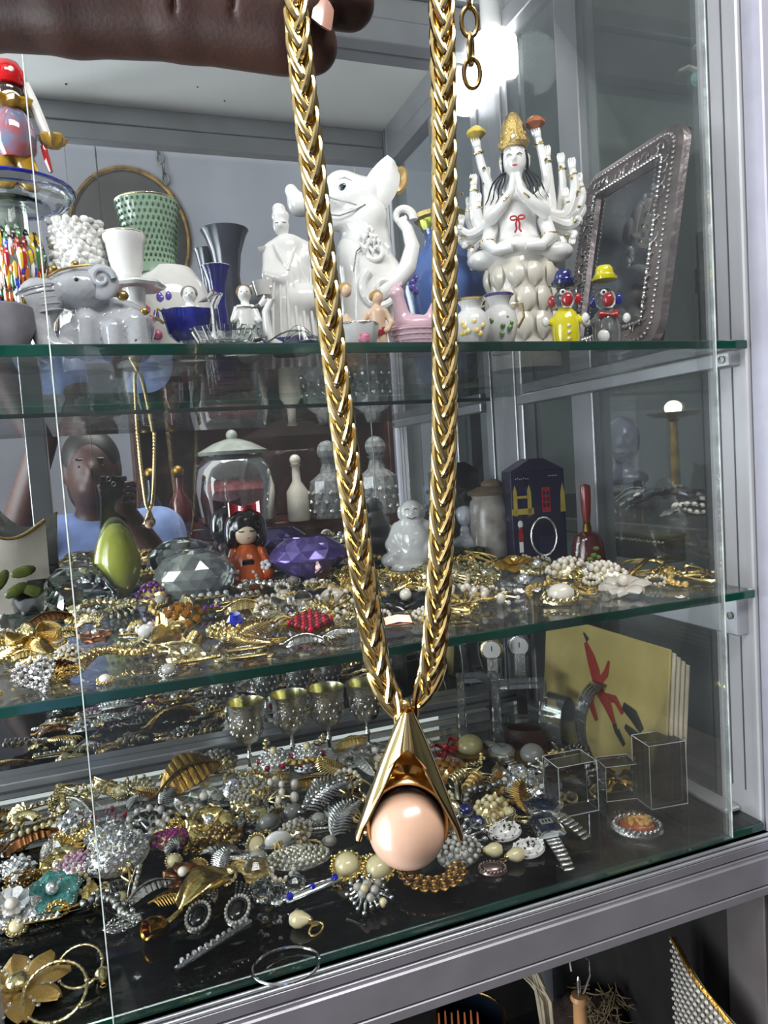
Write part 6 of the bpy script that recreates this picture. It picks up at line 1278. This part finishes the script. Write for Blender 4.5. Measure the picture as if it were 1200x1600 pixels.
# ================================================================== NECKLACE held before the cabinet
TN = .235; sN = TN/FPX; Rcam = Matrix((RIGHT, FWD, UP)).transposed()
ORG = (636, 1293)
neck = thing('necklace', 'heavy gold wheat chain necklace with a pearl pendant held in front of the glass', 'necklace', ray(*ORG)*TN, R=Rcam, s=sN)
def L2(px, py, d=0): return Vector((px-ORG[0], d, ORG[1]-py))
def resample(pts, step):
    P = [Vector(p) for p in pts]; Q = []
    for i in range(len(P)-1):       # Catmull-Rom
        a, b, c, d = P[max(i-1, 0)], P[i], P[i+1], P[min(i+2, len(P)-1)]
        for k in range(24):
            t = k/24; Q.append(.5*((2*b)+(c-a)*t+(2*a-5*b+4*c-d)*t*t+(3*b-a-3*c+d)*t**3))
    Q.append(P[-1]); out = [(Q[0], (Q[1]-Q[0]).normalized())]; acc = 0
    for a, b in zip(Q, Q[1:]):
        L = (b-a).length; 
        while acc+L >= step: f = (step-acc)/L; a = a.lerp(b, f); out.append((a.copy(), (b-a).normalized() if (b-a).length > 1e-6 else out[-1][1])); L = (b-a).length; acc = 0
        acc += L
    return out
NGOLD = mat('necklace_gold', 'D6BC82', 1, .14, var=.1, vscale=200); NGOLD2 = mat('pendant_gold', 'E2C890', 1, .12, var=.08, vscale=60)
RW, PT = 18.5, 45.0
def link_mesh(sx):
    A = Vector((-.72*RW*sx, -.05*RW, PT*.92)); B = Vector((.14*RW*sx, -.66*RW, -PT*.72)); ax = B-A; n = 26; pts = []
    wd = Vector((.75*sx, .66, .1)).normalized()
    for i in range(n):
        a = 2*PI*i/n; u = .5-.5*math.cos(a); bow = Vector((-.20*RW*sx, -.12*RW, 0))*math.sin(PI*u)
        tw = .5*(u-.5); w_ = Matrix.Rotation(tw*sx, 3, 'Z') @ wd
        pts.append(A+ax*u+w_*(.24*RW*math.sin(a))+bow)
    return MB().tube(pts, 5.3, 8, closed=True).mesh('link', sN)
M1, M2 = link_mesh(1), link_mesh(-1)
def strand(path):
    for i, (p, t) in enumerate(resample(path, PT/2)):
        z = -t; y = Vector((0, 1, 0)); y = (y-z*y.dot(z)).normalized(); x = y.cross(z); R0 = Matrix((x, y, z)).transposed(); F = rot(z=PI)
        me = M1 if i % 2 == 0 else M2
        part('link', me, NGOLD, neck, off=p, R=R0)
        part('link', me, NGOLD, neck, off=p, R=R0 @ F)
strand([L2(460, -30, -4), L2(470, 90, -14), L2(484, 220, -4), L2(500, 360), L2(520, 540), L2(548, 760), L2(575, 950), L2(594, 1050), L2(614, 1106, 2)])
strand([L2(689, -30), L2(692, 100), L2(694, 300), L2(695, 560), L2(692, 760), L2(684, 940), L2(672, 1050), L2(650, 1112, 4)])
ext = [(735, -14, 0, 25), (734, 32, 1, 26), (736, 74, 0, 22), (738, 112, 1, 26)]
for px, py, k, hh in ext:
    part('extender_link', MB().torus((0, 0, 0), 13, 3.6, 30, 8, R=rot(x=PI/2, z=.15 if k else PI/2-.35), sx=1.0, sy=1.8), mat('extender_gold', 'A98C58', 1, .22, var=.15), neck, off=L2(px, py, 4))
# pendant hood: folded gold shell open to the front
def hw(t): return 7+74*t**.92
def hood(u, v, k=1.0, back=0):
    t = u; th = (v*2-1)*math.radians(178-72*min(1, t/.9)**.8); w = hw(t)*k
    return (w*math.sin(th)+3*t, -12+(20+36*t)*math.cos(th), 186-190*t-16*t*max(0, -math.cos(th)))
part('hood', MB().grid(lambda u, v: hood(u, v), 22, 36, thick=2.6), NGOLD2, neck)
rim = MB()
for v in (0, 1): rim.tube([Vector(hood(.12+.88*i/16, v)) for i in range(17)], [2.2+1.6*i/16 for i in range(17)], 8)
part('hood_rim', rim, NGOLD2, neck)
part('front_facet', MB().grid(lambda u, v: ((v-.5)*(12+46*u)-1, -28-18*u-6*math.cos(PI*(v-.5)), 188-50*u-30*u*abs(2*v-1)**1.3), 10, 12, thick=3), NGOLD2, neck)
part('bail', MB().torus((-2, 6, 186), 9, 4.2, 22, 8, R=rot(y=PI/2)), NGOLD2, neck)
part('bail_tip', MB().sphere((-4, -2, 190), (9, 8, 10), 14, 9), NGOLD2, neck)
def band(u, v):
    a = math.radians(203-226*u); pr = [(67, 30), (67, 4), (66, -16), (62, -26), (57, -22), (55, 10)]; f = v*5; i = min(4, int(f)); f -= i
    R_ = pr[i][0]+(pr[i+1][0]-pr[i][0])*f; y = pr[i][1]+(pr[i+1][1]-pr[i][1])*f
    return (R_*math.cos(a), y, 16+R_*math.sin(a)*(1.1 if R_ > 62 else 1.02))
part('pearl_collar', MB().grid(band, 34, 10), mat('collar_gold', 'E0B87C', 1, .2, var=.08, vscale=60), neck, angle=60)
part('pearl', MB().sphere((0, 0, 0), 61, 48, 30), mat('blush_pearl', 'BF9C84', 0, .25, coat=.25, c2='B68F79', vscale=50, sss=.15, spec=.8), neck)
for sx in (-1, 1): part('pearl_pin', MB().sphere((sx*63, -8, -2), (6, 6, 8), 10, 7), NGOLD2, neck)

# ================================================================== PHOTOGRAPHER: one body, hand on the chain, seen again in the mirror
TH = .2475; sH = TH/FPX; HO = ray(440, 60)*TH
def hw_(x, y, z): return HO+(RIGHT*x+FWD*y+UP*z)*sH
hand = blob([('c', (-560, 20, 98), (-330, 4, 62), 88, 76), ('c', (-330, 4, 62), (-150, 0, 46), 78, 72), ('c', (-150, 0, 46), (0, 2, 29), 73, 76), ('c', (0, 4, 22), (46, 10, -6), 62, 41),
             ('c', (-300, 60, 150), (-60, 40, 112), 62, 50), ('c', (-60, 40, 112), (105, 22, 70), 50, 40), ('c', (-330, 90, 230), (-80, 80, 210), 60, 52), ('c', (-80, 80, 210), (80, 40, 150), 52, 40),
             ('c', (-350, 100, 300), (-120, 100, 290), 54, 46), ('c', (-120, 100, 290), (30, 60, 230), 46, 36), ('e', (-520, 60, 190), (190, 95, 170)), ('c', (-620, 30, 150), (-900, 10, 60), 130, 120),
             ('-e', (-150, -74, 20), (3.5, 18, 60)), ('-e', (-62, -78, 22), (3.5, 20, 60)), ('-e', (-330, -80, 40), (3, 12, 60))], 230, 14)
hand.v = [tuple(hw_(*v)) for v in hand.v]
lens = Vector((0, 0, 0)); hc = behind(143, 735, 2.53); nk = hc+Vector((0, -.02, -.13)); sh = nk+Vector((0, -.03, -.06))
shL, shR = sh+Vector((-.19, 0, -.03)), sh+Vector((.19, 0, -.03)); wr = hw_(-900, 10, 60); elL = (shL+wr)/2+Vector((-.10, -.04, -.17))
ph = -FWD*.016-UP*.045+RIGHT*.014; gr = ph-UP*.03+RIGHT*.02-FWD*.012; elR = shR+Vector((.08, .10, -.22))
T3 = lambda v: tuple(v)
body = blob([('e', T3(hc), (.075, .095, .115)), ('e', T3(hc+Vector((0, .03, -.06))), (.055, .07, .05)), ('e', T3(hc+Vector((0, .098, -.005))), (.014, .02, .022)), ('c', T3(hc+Vector((0, -.01, -.08))), T3(nk+Vector((0, -.01, -.03))), .055, .062),
             ('e', T3(hc+Vector((-.078, 0, 0))), (.012, .025, .035)), ('e', T3(hc+Vector((.078, 0, 0))), (.012, .025, .035)), ('e', T3(hc+Vector((0, .088, -.055))), (.03, .016, .012)),
             ('c', T3(shL), T3(shR), .075, .075), ('c', T3(sh+Vector((0, 0, -.1))), T3(sh+Vector((0, 0, -.45))), .14, .13), ('e', T3(sh+Vector((0, 0, -.52))), (.18, .13, .13)),
             ('c', T3(shL), T3(elL), .055, .045), ('c', T3(elL), T3(wr), .044, .03), ('c', T3(shR), T3(elR), .055, .045), ('c', T3(elR), T3(gr), .043, .03),
             ('c', T3(sh+Vector((-.09, 0, -.55))), T3(sh+Vector((-.1, .02, -1.05))), .085, .06), ('c', T3(sh+Vector((.09, 0, -.55))), T3(sh+Vector((.1, .02, -1.05))), .085, .06)], 150, .03)
for i in range(4):
    z = -.012-.018*i; g2 = MB().tube([gr+UP*(.03+z)+RIGHT*.035, ph+UP*(.05+z)+RIGHT*.052-FWD*.004, ph+UP*(.048+z)+RIGHT*.044+FWD*.008, ph+UP*(.045+z)+RIGHT*(.022-.003*i)+FWD*.010], [.010, .0095, .009, .007], 10); body.add(g2.v, g2.f)
g2 = MB().tube([gr+UP*.0+RIGHT*-.0, ph+UP*.0-RIGHT*.03-FWD*.008, ph+UP*.03-RIGHT*.042-FWD*.002], [.013, .011, .008], 10); body.add(g2.v, g2.f)
body.add(hand.v, hand.f)
SKB = mat('brown_skin', '43271E', 0, .5, c2='331C15', vscale=90, bump=.08, bscale=700)
per = thing('person', 'person holding the gold necklace up in one hand and a dark phone in the other', 'person', (hc.x, hc.y, -1.4))
def wpart(name, mb, m, **k):
    o = part(name, mb, m, per, **k); o.location = (-hc.x, -hc.y, 1.4); return o
wpart('body', body, SKB, recalc=False)
nl = MB().grid(lambda u, v: ((u-.5)*34, -5*math.cos((u-.5)*2.6)-3*math.cos((v-.5)*2), (v-.5)*58*(1-.25*(2*u-1)**2)), 10, 12, thick=3)
RN = rot(z=.55, x=-.25, y=.25); nl.v = [tuple(hw_(*(RN @ Vector(v)+Vector((66, -36, 12))))) for v in nl.v]; wpart('fingernail', nl, mat('fingernail', 'B08474', 0, .25, coat=.4, var=.06))
wpart('hair', blob([('e', T3(hc+Vector((0, -.02, .03))), (.09, .10, .105)), ('e', T3(hc+Vector((0, -.06, -.05))), (.08, .06, .10)), ('-e', T3(hc+Vector((0, .09, -.03))), (.07, .07, .10))], 40, .02), mat('dark_hair', '17110E', 0, .5, var=.3))
ey = MB(); ey.sphere(hc+Vector((-.03, .083, .012)), (.011, .006, .004), 10, 7); ey.sphere(hc+Vector((.03, .083, .012)), (.011, .006, .004), 10, 7); ey.sphere(hc+Vector((-.03, .083, .034)), (.018, .006, .004), 10, 7); ey.sphere(hc+Vector((.03, .083, .034)), (.018, .006, .004), 10, 7); wpart('eyes', ey, BLACK)
SHB = mat('blue_cotton', '7F93C4', 0, .8, var=.1, bump=.2, bscale=80)
wpart('shirt', blob([('c', T3(shL), T3(shR), .085, .085), ('c', T3(sh+Vector((0, 0, -.1))), T3(sh+Vector((0, 0, -.45))), .153, .145), ('c', T3(shL), T3(shL.lerp(elL, .8)), .07, .064), ('c', T3(shR), T3(shR.lerp(elR, .8)), .07, .064), ('-e', T3(nk+Vector((0, .02, .06))), (.075, .075, .09))], 70, .04), SHB)
wpart('trousers', blob([('e', T3(sh+Vector((0, 0, -.54))), (.19, .14, .14)), ('c', T3(sh+Vector((-.09, 0, -.55))), T3(sh+Vector((-.1, .02, -1.08))), .1, .075), ('c', T3(sh+Vector((.09, 0, -.55))), T3(sh+Vector((.1, .02, -1.08))), .1, .075)], 44, .03), mat('dark_trousers', '23252E', 0, .8, var=.15))
for sx in (-1, 1): wpart('shoe', blob([('e', (sh.x+sx*.1, sh.y+.06, -1.36), (.05, .13, .04)), ('e', (sh.x+sx*.1, sh.y-.01, -1.33), (.045, .06, .06))], 26, .02), mat('dark_trousers'))
leg = MB()
for sx in (-1, 1): leg.tube([sh+Vector((sx*.1, .02, -1.04)), Vector((sh.x+sx*.1, sh.y, -1.33))], [.062, .05], 12)
wpart('trouser_leg', leg, mat('dark_trousers'))
phn = thing('phone', 'black smartphone held upright taking the picture', 'phone', ph, R=Rcam)
part('case', MB().box((-.005, 0, -.02), (.074, .008, .150), bev=.003), BLACK, phn, smooth=False)
part('camera_bump', MB().box((-.014, .0048, .040), (.032, .0018, .030), bev=.0008), mat('dark_glass', '0E1014', 0, .08, coat=.6), phn, smooth=False)
for x, z in ((-.021, .047), (-.007, .033)): part('lens_ring', MB().torus((x, .0058, z), .006, .0012, 16, 6, R=rot(x=PI/2)), CHROME, phn)
# ================================================================== what the mirror shows of the shop, and what lies beyond the side glass
WOOD = mat('dark_wood', '4A2A1E', 0, .45, c2='33190F', vscale=9); WOODR = mat('red_wood_board', '5E2A20', 0, .4, c2='42180F', vscale=9)
def back_top(px, py, Y): p = behind(px, py, Y); return p, Vector(ony(px, py, Y)).dot(FWD)/FPX
# dresser opposite
Y0 = 2.95; a, s0 = back_top(225, 822, Y0); b, _ = back_top(640, 806, Y0); zt = behind(430, 815, Y0).z; yw = a.y
dr = thing('dresser', 'dark wooden dresser standing opposite the cabinet behind the photographer', 'dresser', ((a.x+b.x)/2, yw-.2, -1.4)); W_ = b.x-a.x
def dpart(n, c, d, m): return part(n, MB().box(c, d, bev=.004), m, dr, smooth=False)
Hh = zt+1.4
dpart('top', (0, 0, Hh-.02), (W_+.06, .5, .04), WOODR); dpart('carcass', (0, 0, (Hh-.04)/2+.03), (W_, .44, Hh-.10), WOOD)
for k in range(3):
    o = dpart('drawer', (-W_/3+k*W_/3, .225, Hh-.2), (W_/3-.03, .02, .24), WOODR); part('knob', MB().sphere((-W_/3+k*W_/3, .245, Hh-.2), .014, 10, 7), BRASS, o)
dpart('upper_back', (0, -.24, Hh+.3), (W_, .02, .6), WOOD); zs2 = behind(430, 640, Y0).z+1.4; dpart('upper_shelf', (0, -.1, zs2), (W_, .26, .024), WOODR)
for sx in (-1, 1): dpart('upper_side', (sx*W_/2, -.1, Hh+.3), (.024, .28, .6), WOOD)
# glass jar with red contents
def stand_on(px, Y, z, name, label, cat): p = behind(px, 760, Y); s = ony(px, 760, Y).dot(FWD)/FPX; return thing(name, label, cat, (p.x, p.y, z), 0, s)
GJ = pane_mat('jar_glass', (.86, .90, .87), 1.5, 0, .05, 1.2, .03)
r = stand_on(368, 2.95, zt, 'lidded_jar', 'large lidded glass jar with red sweets on the dresser', 'jar')
part('jar', MB().lathe([(46, 0), (60, 8), (66, 60), (62, 90), (44, 108), (46, 112)], 30, cap=False), GJ, r); part('contents', MB().lathe([(0, 4), (44, 4), (58, 12), (63, 56), (40, 70), (0, 74)], 26), mat('red_sweets', '6E2026', 0, .5, c2='8E4A4A', vscale=40), r)
lid = part('lid', MB().lathe([(52, 110), (54, 115), (30, 128), (12, 134), (0, 135)], 28), mat('jar_lid', 'A3A89E', 0, .3, coat=.3), r); part('knob', MB().sphere((0, 0, 140), 9, 12, 8), mat('jar_lid'), lid)
for px, top, lab in ((515, 96, 'cut crystal decanter with ball stopper left of another on the dresser'), (590, 100, 'cut crystal decanter with ball stopper right of another on dresser')):
    r = stand_on(px, 2.9, zt, 'decanter', lab, 'decanter')
    part('body', MB().lathe([(30, 0), (32, 4), (33, 40), (30, 58), (14, 70), (10, 84), (14, 90), (0, 90)], 12, flute=.03, nf=12), mat('grey_crystal', 'B9BCBA', 0, .05, trans=.5, var=.25, vscale=60), r, smooth=False); part('stopper', MB().sphere((0, 0, 104), 17, 10, 6), mat('grey_crystal'), r, smooth=False)
    cut = MB()
    for k in range(3):
        for q in range(14): a_ = 2*PI*(q+.5*k)/14; cut.gem((33.4*math.cos(a_), 33.4*math.sin(a_), 12+14*k), 4, 3, 4, rot(y=PI/2, z=a_))
    part('cut_pattern', cut, RHINE, r, stuff=True, smooth=False)
r = stand_on(452, 3.02, zs2-1.4+.012, 'beer_stein', 'small tan pottery stein on the dresser shelf', 'stein')
part('mug', MB().lathe([(13, 0), (15, 3), (12, 30), (13, 34), (0, 34)], 20), mat('tan_clay', 'A08A68', 0, .5, var=.2), r); part('handle', MB().tube([(-12, 0, 28), (-24, 0, 24), (-24, 0, 10), (-13, 0, 6)], 3, 7), mat('tan_clay'), r); part('lid', MB().lathe([(13, 34), (8, 44), (3, 50), (0, 52)], 16), mat('tan_clay'), r)
for px, lab in ((398, 'white pottery cup left on the dresser shelf'), (560, 'white pottery cup right on the dresser shelf')):
    r = stand_on(px, 3.02, zs2-1.4+.012, 'pottery_cup', lab, 'cup'); part('cup', MB().lathe([(12, 0), (14, 2), (18, 28), (16, 28), (12, 6), (0, 5)], 20), IVORY, r); part('foot', MB().torus((0, 0, 1.5), 12, 1.5), IVORY, r)
for i, px in enumerate((236, 280, 464)):
    r = stand_on(px, 2.88, zt, 'glass_bottle', ['dark bottle at the left end of dresser', 'dark red bottle left of the lidded jar', 'white cup stopper bottle right of lidded jar'][i], 'bottle')
    part('bottle', MB().lathe([(16, 0), (18, 3), (17, 46), (7, 62), (6, 84), (9, 88), (0, 88)], 20), [mat('dark_bottle', '1C1E22', 0, .1, coat=.4), mat('red_bottle', '501A1A', 0, .15, coat=.4), IVORY][i], r); part('stopper', MB().sphere((0, 0, 95), 9, 12, 8), BRASS if i < 2 else IVORY, r)
# bright window on the far wall with a hanging lamp before it, oval plaque on a chain
yw = -2.56; p0 = behind(146, 645, 2*YB-yw); p1 = behind(214, 586, 2*YB-yw)
wn = structure('window_1', MB().box(((p0.x+p1.x)/2, yw, (p0.z+p1.z)/2), (p1.x-p0.x+.06, .03, p1.z-p0.z+.06)), WHITEE)
part('pane', MB().box(((p0.x+p1.x)/2, yw+.018, (p0.z+p1.z)/2), (p1.x-p0.x, .006, p1.z-p0.z)), mat('daylight_pane', 'DCE4F4', 0, .3, emit=1.6, var=.02), wn, smooth=False, scale=1)
p = behind(182, 606, 4.3); s = ony(182, 606, 4.3).dot(FWD)/FPX
r = thing('pendant_lamp', 'dark funnel lamp hanging before the bright shop window', 'lamp', p, 0, s)
part('funnel', MB().lathe([(4, -22), (5, -8), (16, 0), (20, 10), (18, 10), (3, -4), (0, -4)], 20), BLACK, r); part('cord', MB().tube([(0, 0, 6), (0, 0, 420)], 1, 6), BLACK, r)
p = behind(205, 372, 2*YB-yw); s = ony(205, 372, 2*YB-yw).dot(FWD)/FPX
r = thing('wall_plaque', 'large dark oval plaque hanging from a chain on the shop wall', 'plaque', p, 0, s)
part('plaque', MB().lathe([(0, 6), (70, 6), (82, 4), (88, -2), (0, -4)], 40, R=rot(x=-PI/2), sx=1, sy=1.2), mat('dark_plaque', '35322E', 0, .3, c2='57544E', vscale=3), r); part('rim', MB().torus((0, 0, 0), 88, 5, 48, 8, R=rot(x=PI/2), sy=1.2), BRASS, r)
ch = MB()
for i in range(9): ch.torus((60+i*-3, 4, 92+i*16), 5, 1.6, 12, 6, R=rot(x=PI/2, z=(i % 2)*PI/2), sy=1.7)
part('chain', ch, SILVERD, r, stuff=True)

# beyond the right glass: a lower ledge with tarnished silver, a brass lamp, a carton, a turquoise ornament
e = onx(1040, 806, 1.0); lg = thing('side_ledge', 'dark wooden ledge of the next counter beyond the side glass', 'counter', (1.25, e.y+.1, -1.4)); hz = e.z+1.4
part('ledge_top', MB().box((0, .1, hz-.015), (.75, 1.3, .03), bev=.003), mat('black_counter', '1C1A1A', 0, .4, var=.2), lg, smooth=False); part('ledge_front', MB().box((-.33, .1, (hz-.03)/2), (.03, 1.24, hz-.03)), mat('grey_counter', '55585A', 0, .5, var=.1), lg, smooth=False); part('ledge_foot', MB().box((.2, .1, (hz-.03)/2), (.4, 1.2, hz-.03)), WOOD, lg, smooth=False)
q = random.Random(21); ci = 0
for (px, py) in ((960, 785), (1000, 770), (1040, 762), (1085, 752), (1120, 745), (985, 792), (1060, 786), (1110, 778)):
    d = onx(px, py+10, 1.02+.1*(ci % 3)); b = Vector((d.x, d.y, e.z)); rr = .034+.01*(ci % 3)
    o = thing('silver_trinket', ['low silver leaf dish', 'silver rose trinket', 'tarnished silver shell', 'silver filigree rosette', 'silver fluted bloom', 'flat silver leaf tray', 'grey silver blossom', 'silver ribbed fan'][ci]+' on the ledge beyond the side glass', 'trinket', b+Vector((0, 0, rr*.25)), 0, rr, 'silver trinkets beyond the side glass', R=rot(x=.3, y=-.3, z=q.uniform(0, 6)))
    [b_leaf, b_flower, b_shell, b_wreath, b_flower, b_leaf, b_flower, b_shell][ci](o, SILVERD); ci += 1
d = onx(1052, 645, 1.45); s = mpp(d); r = thing('brass_lamp', 'brass oil lamp dish with white globe glowing beyond the side glass', 'lamp', (d.x, d.y, e.z), 0, s); zz = (d.z-e.z)/s
part('column', MB().lathe([(26, 0), (28, 4), (8, 14), (6, zz-14), (12, zz-8)], 20), BRASS, r); part('dish', MB().lathe([(6, zz-10), (34, zz-6), (42, zz), (38, zz+1), (10, zz-3)], 28), GOLD, r); part('globe', MB().sphere((0, 0, zz+8), (13, 13, 11), 16, 10), mat('lamp_globe', 'FFF2D8', 0, .3, emit=5, var=.02), r)
d = onx(975, 730, 1.4); s = mpp(d); r = thing('mask_bust', 'dim violet glazed head bust on the ledge beyond the side glass', 'bust', (d.x, d.y, e.z), -.7, s); zz = max(86, (d.z-e.z)/s)
part('head', blob([('e', (0, 0, zz), (26, 28, 36)), ('e', (0, -27, zz-4), (5, 8, 9)), ('c', (0, 4, zz-30), (0, 6, zz-58), 14, 18), ('e', (0, -24, zz-20), (9, 6, 4)), ('e', (0, 6, zz-62), (36, 22, 16))], 40, 6), mat('violet_glaze', '35304A', 0, .3, coat=.3, var=.2), r)
part('base', MB().lathe([(32, 0), (34, 6), (28, zz-70)], 22), BLACK, r)
# white winged turquoise ornament hanging outside at the upper right
d = onx(1098, 120, .75); s = mpp(d); r = thing('hanging_ornament', 'turquoise glass bird ornament with pale wing outside the side glass', 'ornament', d, -.7, s)
part('body', blob([('e', (4, 0, 0), (22, 12, 16)), ('c', (4, 0, 0), (34, 0, -36), 12, 5)], 30, 5), mat('turquoise_glass', '3E9C90', 0, .15, coat=.5, c2='A8D8CC', vscale=120), r)
part('wing', MB().tube([(-34, -4, 14), (-20, -6, 16), (4, -6, 2), (24, -4, -22), (36, 0, -46)], [5, 7, 7, 6, 3], 9, flat=.5), IVORY, r); part('crest', dots([(q.uniform(-10, 22), q.uniform(-6, 6), q.uniform(20, 58)) for i in range(40)], 3, 6, 4), SILVER, r, stuff=True)
part('cord', MB().tube([(8, 0, 40), (6, 0, 600)], .8, 5), SILVERD, r)
d = onx(1112, 520, .78); r = thing('dark_carton', 'black carton standing outside the glass beside the picture frame', 'box', (.725, .70, -1.4)); zz = onx(1112, 380, .76).z+1.4
part('carton', MB().box((0, 0, zz/2), (.06, .07, zz), bev=.003), mat('black_carton', '101113', 0, .5, var=.2), r, smooth=False); part('tape', MB().box((-.0306, 0, zz-.06), (.001, .07, .03)), mat('grey_counter'), r, smooth=False)

# ================================================================== lower compartment under the front rail
zf = -.95
def low(px, py, y): p = ony(px, py, y); return p, mpp(p)
p, s = low(850, 1560, .70); r = thing('dried_stalks', 'bundle of pale dried stalks in the compartment under the rail', 'dried plant', (p.x, p.y, zf), facing(p), s); zc = (p.z-zf)/s; q = random.Random(2)
for i in range(11): part('stalk', MB().tube([(q.uniform(-6, 6)+30, q.uniform(-6, 6), 0), (q.uniform(-10, 10), q.uniform(-8, 8), zc), (-38+q.uniform(-26, 26), q.uniform(-14, 14), zc+64+q.uniform(-10, 10))], [2, 3.4, 1.4], 6), mat('straw', 'BFB49A', 0, .6, var=.2), r)
part('binding', MB().torus((10, 0, zc*.7), 13, 3, 18, 6), mat('straw'), r)
p, s = low(905, 1560, .66); r = thing('hand_tool', 'wooden handled hook tool standing under the rail', 'tool', (p.x, p.y, zf), facing(p), s); zc = (p.z-zf)/s
part('handle', MB().lathe([(10, 0), (11, 6), (13, zc*.6), (10, zc-8), (14, zc), (12, zc+6), (0, zc+7)], 18), mat('light_wood', 'A87C50', 0, .45, var=.2), r); part('shaft', MB().lathe([(3.4, zc+6), (3, zc+30), (1, zc+36)], 10), CHROME, r)
part('hook', MB().tube([(6, 0, zc+6), (18, 0, zc+40), (16, 0, zc+66), (0, 0, zc+76), (-12, 0, zc+60), (-10, 0, zc+44)], 1.7, 7), CHROME, r)
p, s = low(1088, 1560, .64); r = thing('beaded_purse', 'silver beaded purse propped in the right corner under the rail', 'purse', (p.x, p.y, zf), facing(p)-.8, s); zc = (p.z-zf)/s
part('bag', MB().grid(lambda u, v: (-60+130*u, 12-12*math.sin(PI*u), (zc+60-70*u)*v), 14, 10, thick=8), mat('purse_cloth', '6E6862', 0, .6, var=.2), r)
bd = [( -58+126*u, 10-12*math.sin(PI*u)-2, (zc+56-70*u)*v) for u in [i/17 for i in range(18)] for v in [.35+.65*j/20 for j in range(21)]]
part('beadwork', dots(bd, 3.2, 6, 4), PEARLG, r, stuff=True); part('frame', MB().tube([(-60, 10, zc+62), (0, 0, zc+30), (70, 8, zc-8)], 4, 8), BRASS, r)
p, s = low(905, 1545, .88); r = thing('fur_stole', 'dark brown fur piece heaped deep under the rail', 'fur', (p.x, p.y, zf), facing(p), s); zc = (p.z-zf)/s
part('pelt', blob([('e', (0, 0, zc*.45), (70, 44, zc*.5)), ('e', (-40, 0, zc*.3), (44, 36, zc*.34)), ('e', (40, -10, zc*.6), (36, 30, zc*.45))], 40, 20, ripple=lambda X, Y, Z: 3*np.sin(X*.2)*np.sin(Z*.24)), mat('brown_fur', '2A1C15', 0, .9, var=.4, bump=1, bscale=300), r)
q = random.Random(4); t = MB()
for i in range(70): a = q.uniform(0, 6.28); x, z = q.uniform(0, 60), zc+q.uniform(-30, 30); t.tube([(x, -30, z), (x+14*math.cos(a), -38, z+14*math.sin(a)), (x+24*math.cos(a), -40, z+30*math.sin(a))], [1.4, 1, .3], 4)
part('grass_tufts', t, mat('straw_dark', '6E5E3E', 0, .7, var=.3), r, stuff=True)
p, s = low(716, 1590, .66); r = thing('orange_feathers', 'tuft of orange brown feathers hanging under the rail', 'feathers', (p.x, p.y, zf), facing(p), s); zc = (p.z-zf)/s
for i in range(7): part('feather', MB().grid(lambda u, v: (-30+10*i+(v-.5)*14*math.sin(PI*(.1+.85*u)), 4*(i % 2)-6*u, (zc+14)*u), 8, 4, thick=1.5), mat('rust_feather', '9A4E20', 0, .6, var=.3), r)
p, s = low(735, 1588, .92); r = thing('dark_bowl', 'dark blue glazed bowl deep in the lower compartment', 'bowl', (p.x, p.y, zf), facing(p), s); zc = (p.z-zf)/s
part('bowl', MB().lathe([(30, 0), (34, 4), (52, zc*.6), (56, zc), (52, zc), (44, zc*.5), (0, zc*.3)], 28), mat('blue_black_glaze', '18202C', 0, .2, coat=.4), r); part('rim', MB().torus((0, 0, zc), 54, 2.4), BRASS, r)
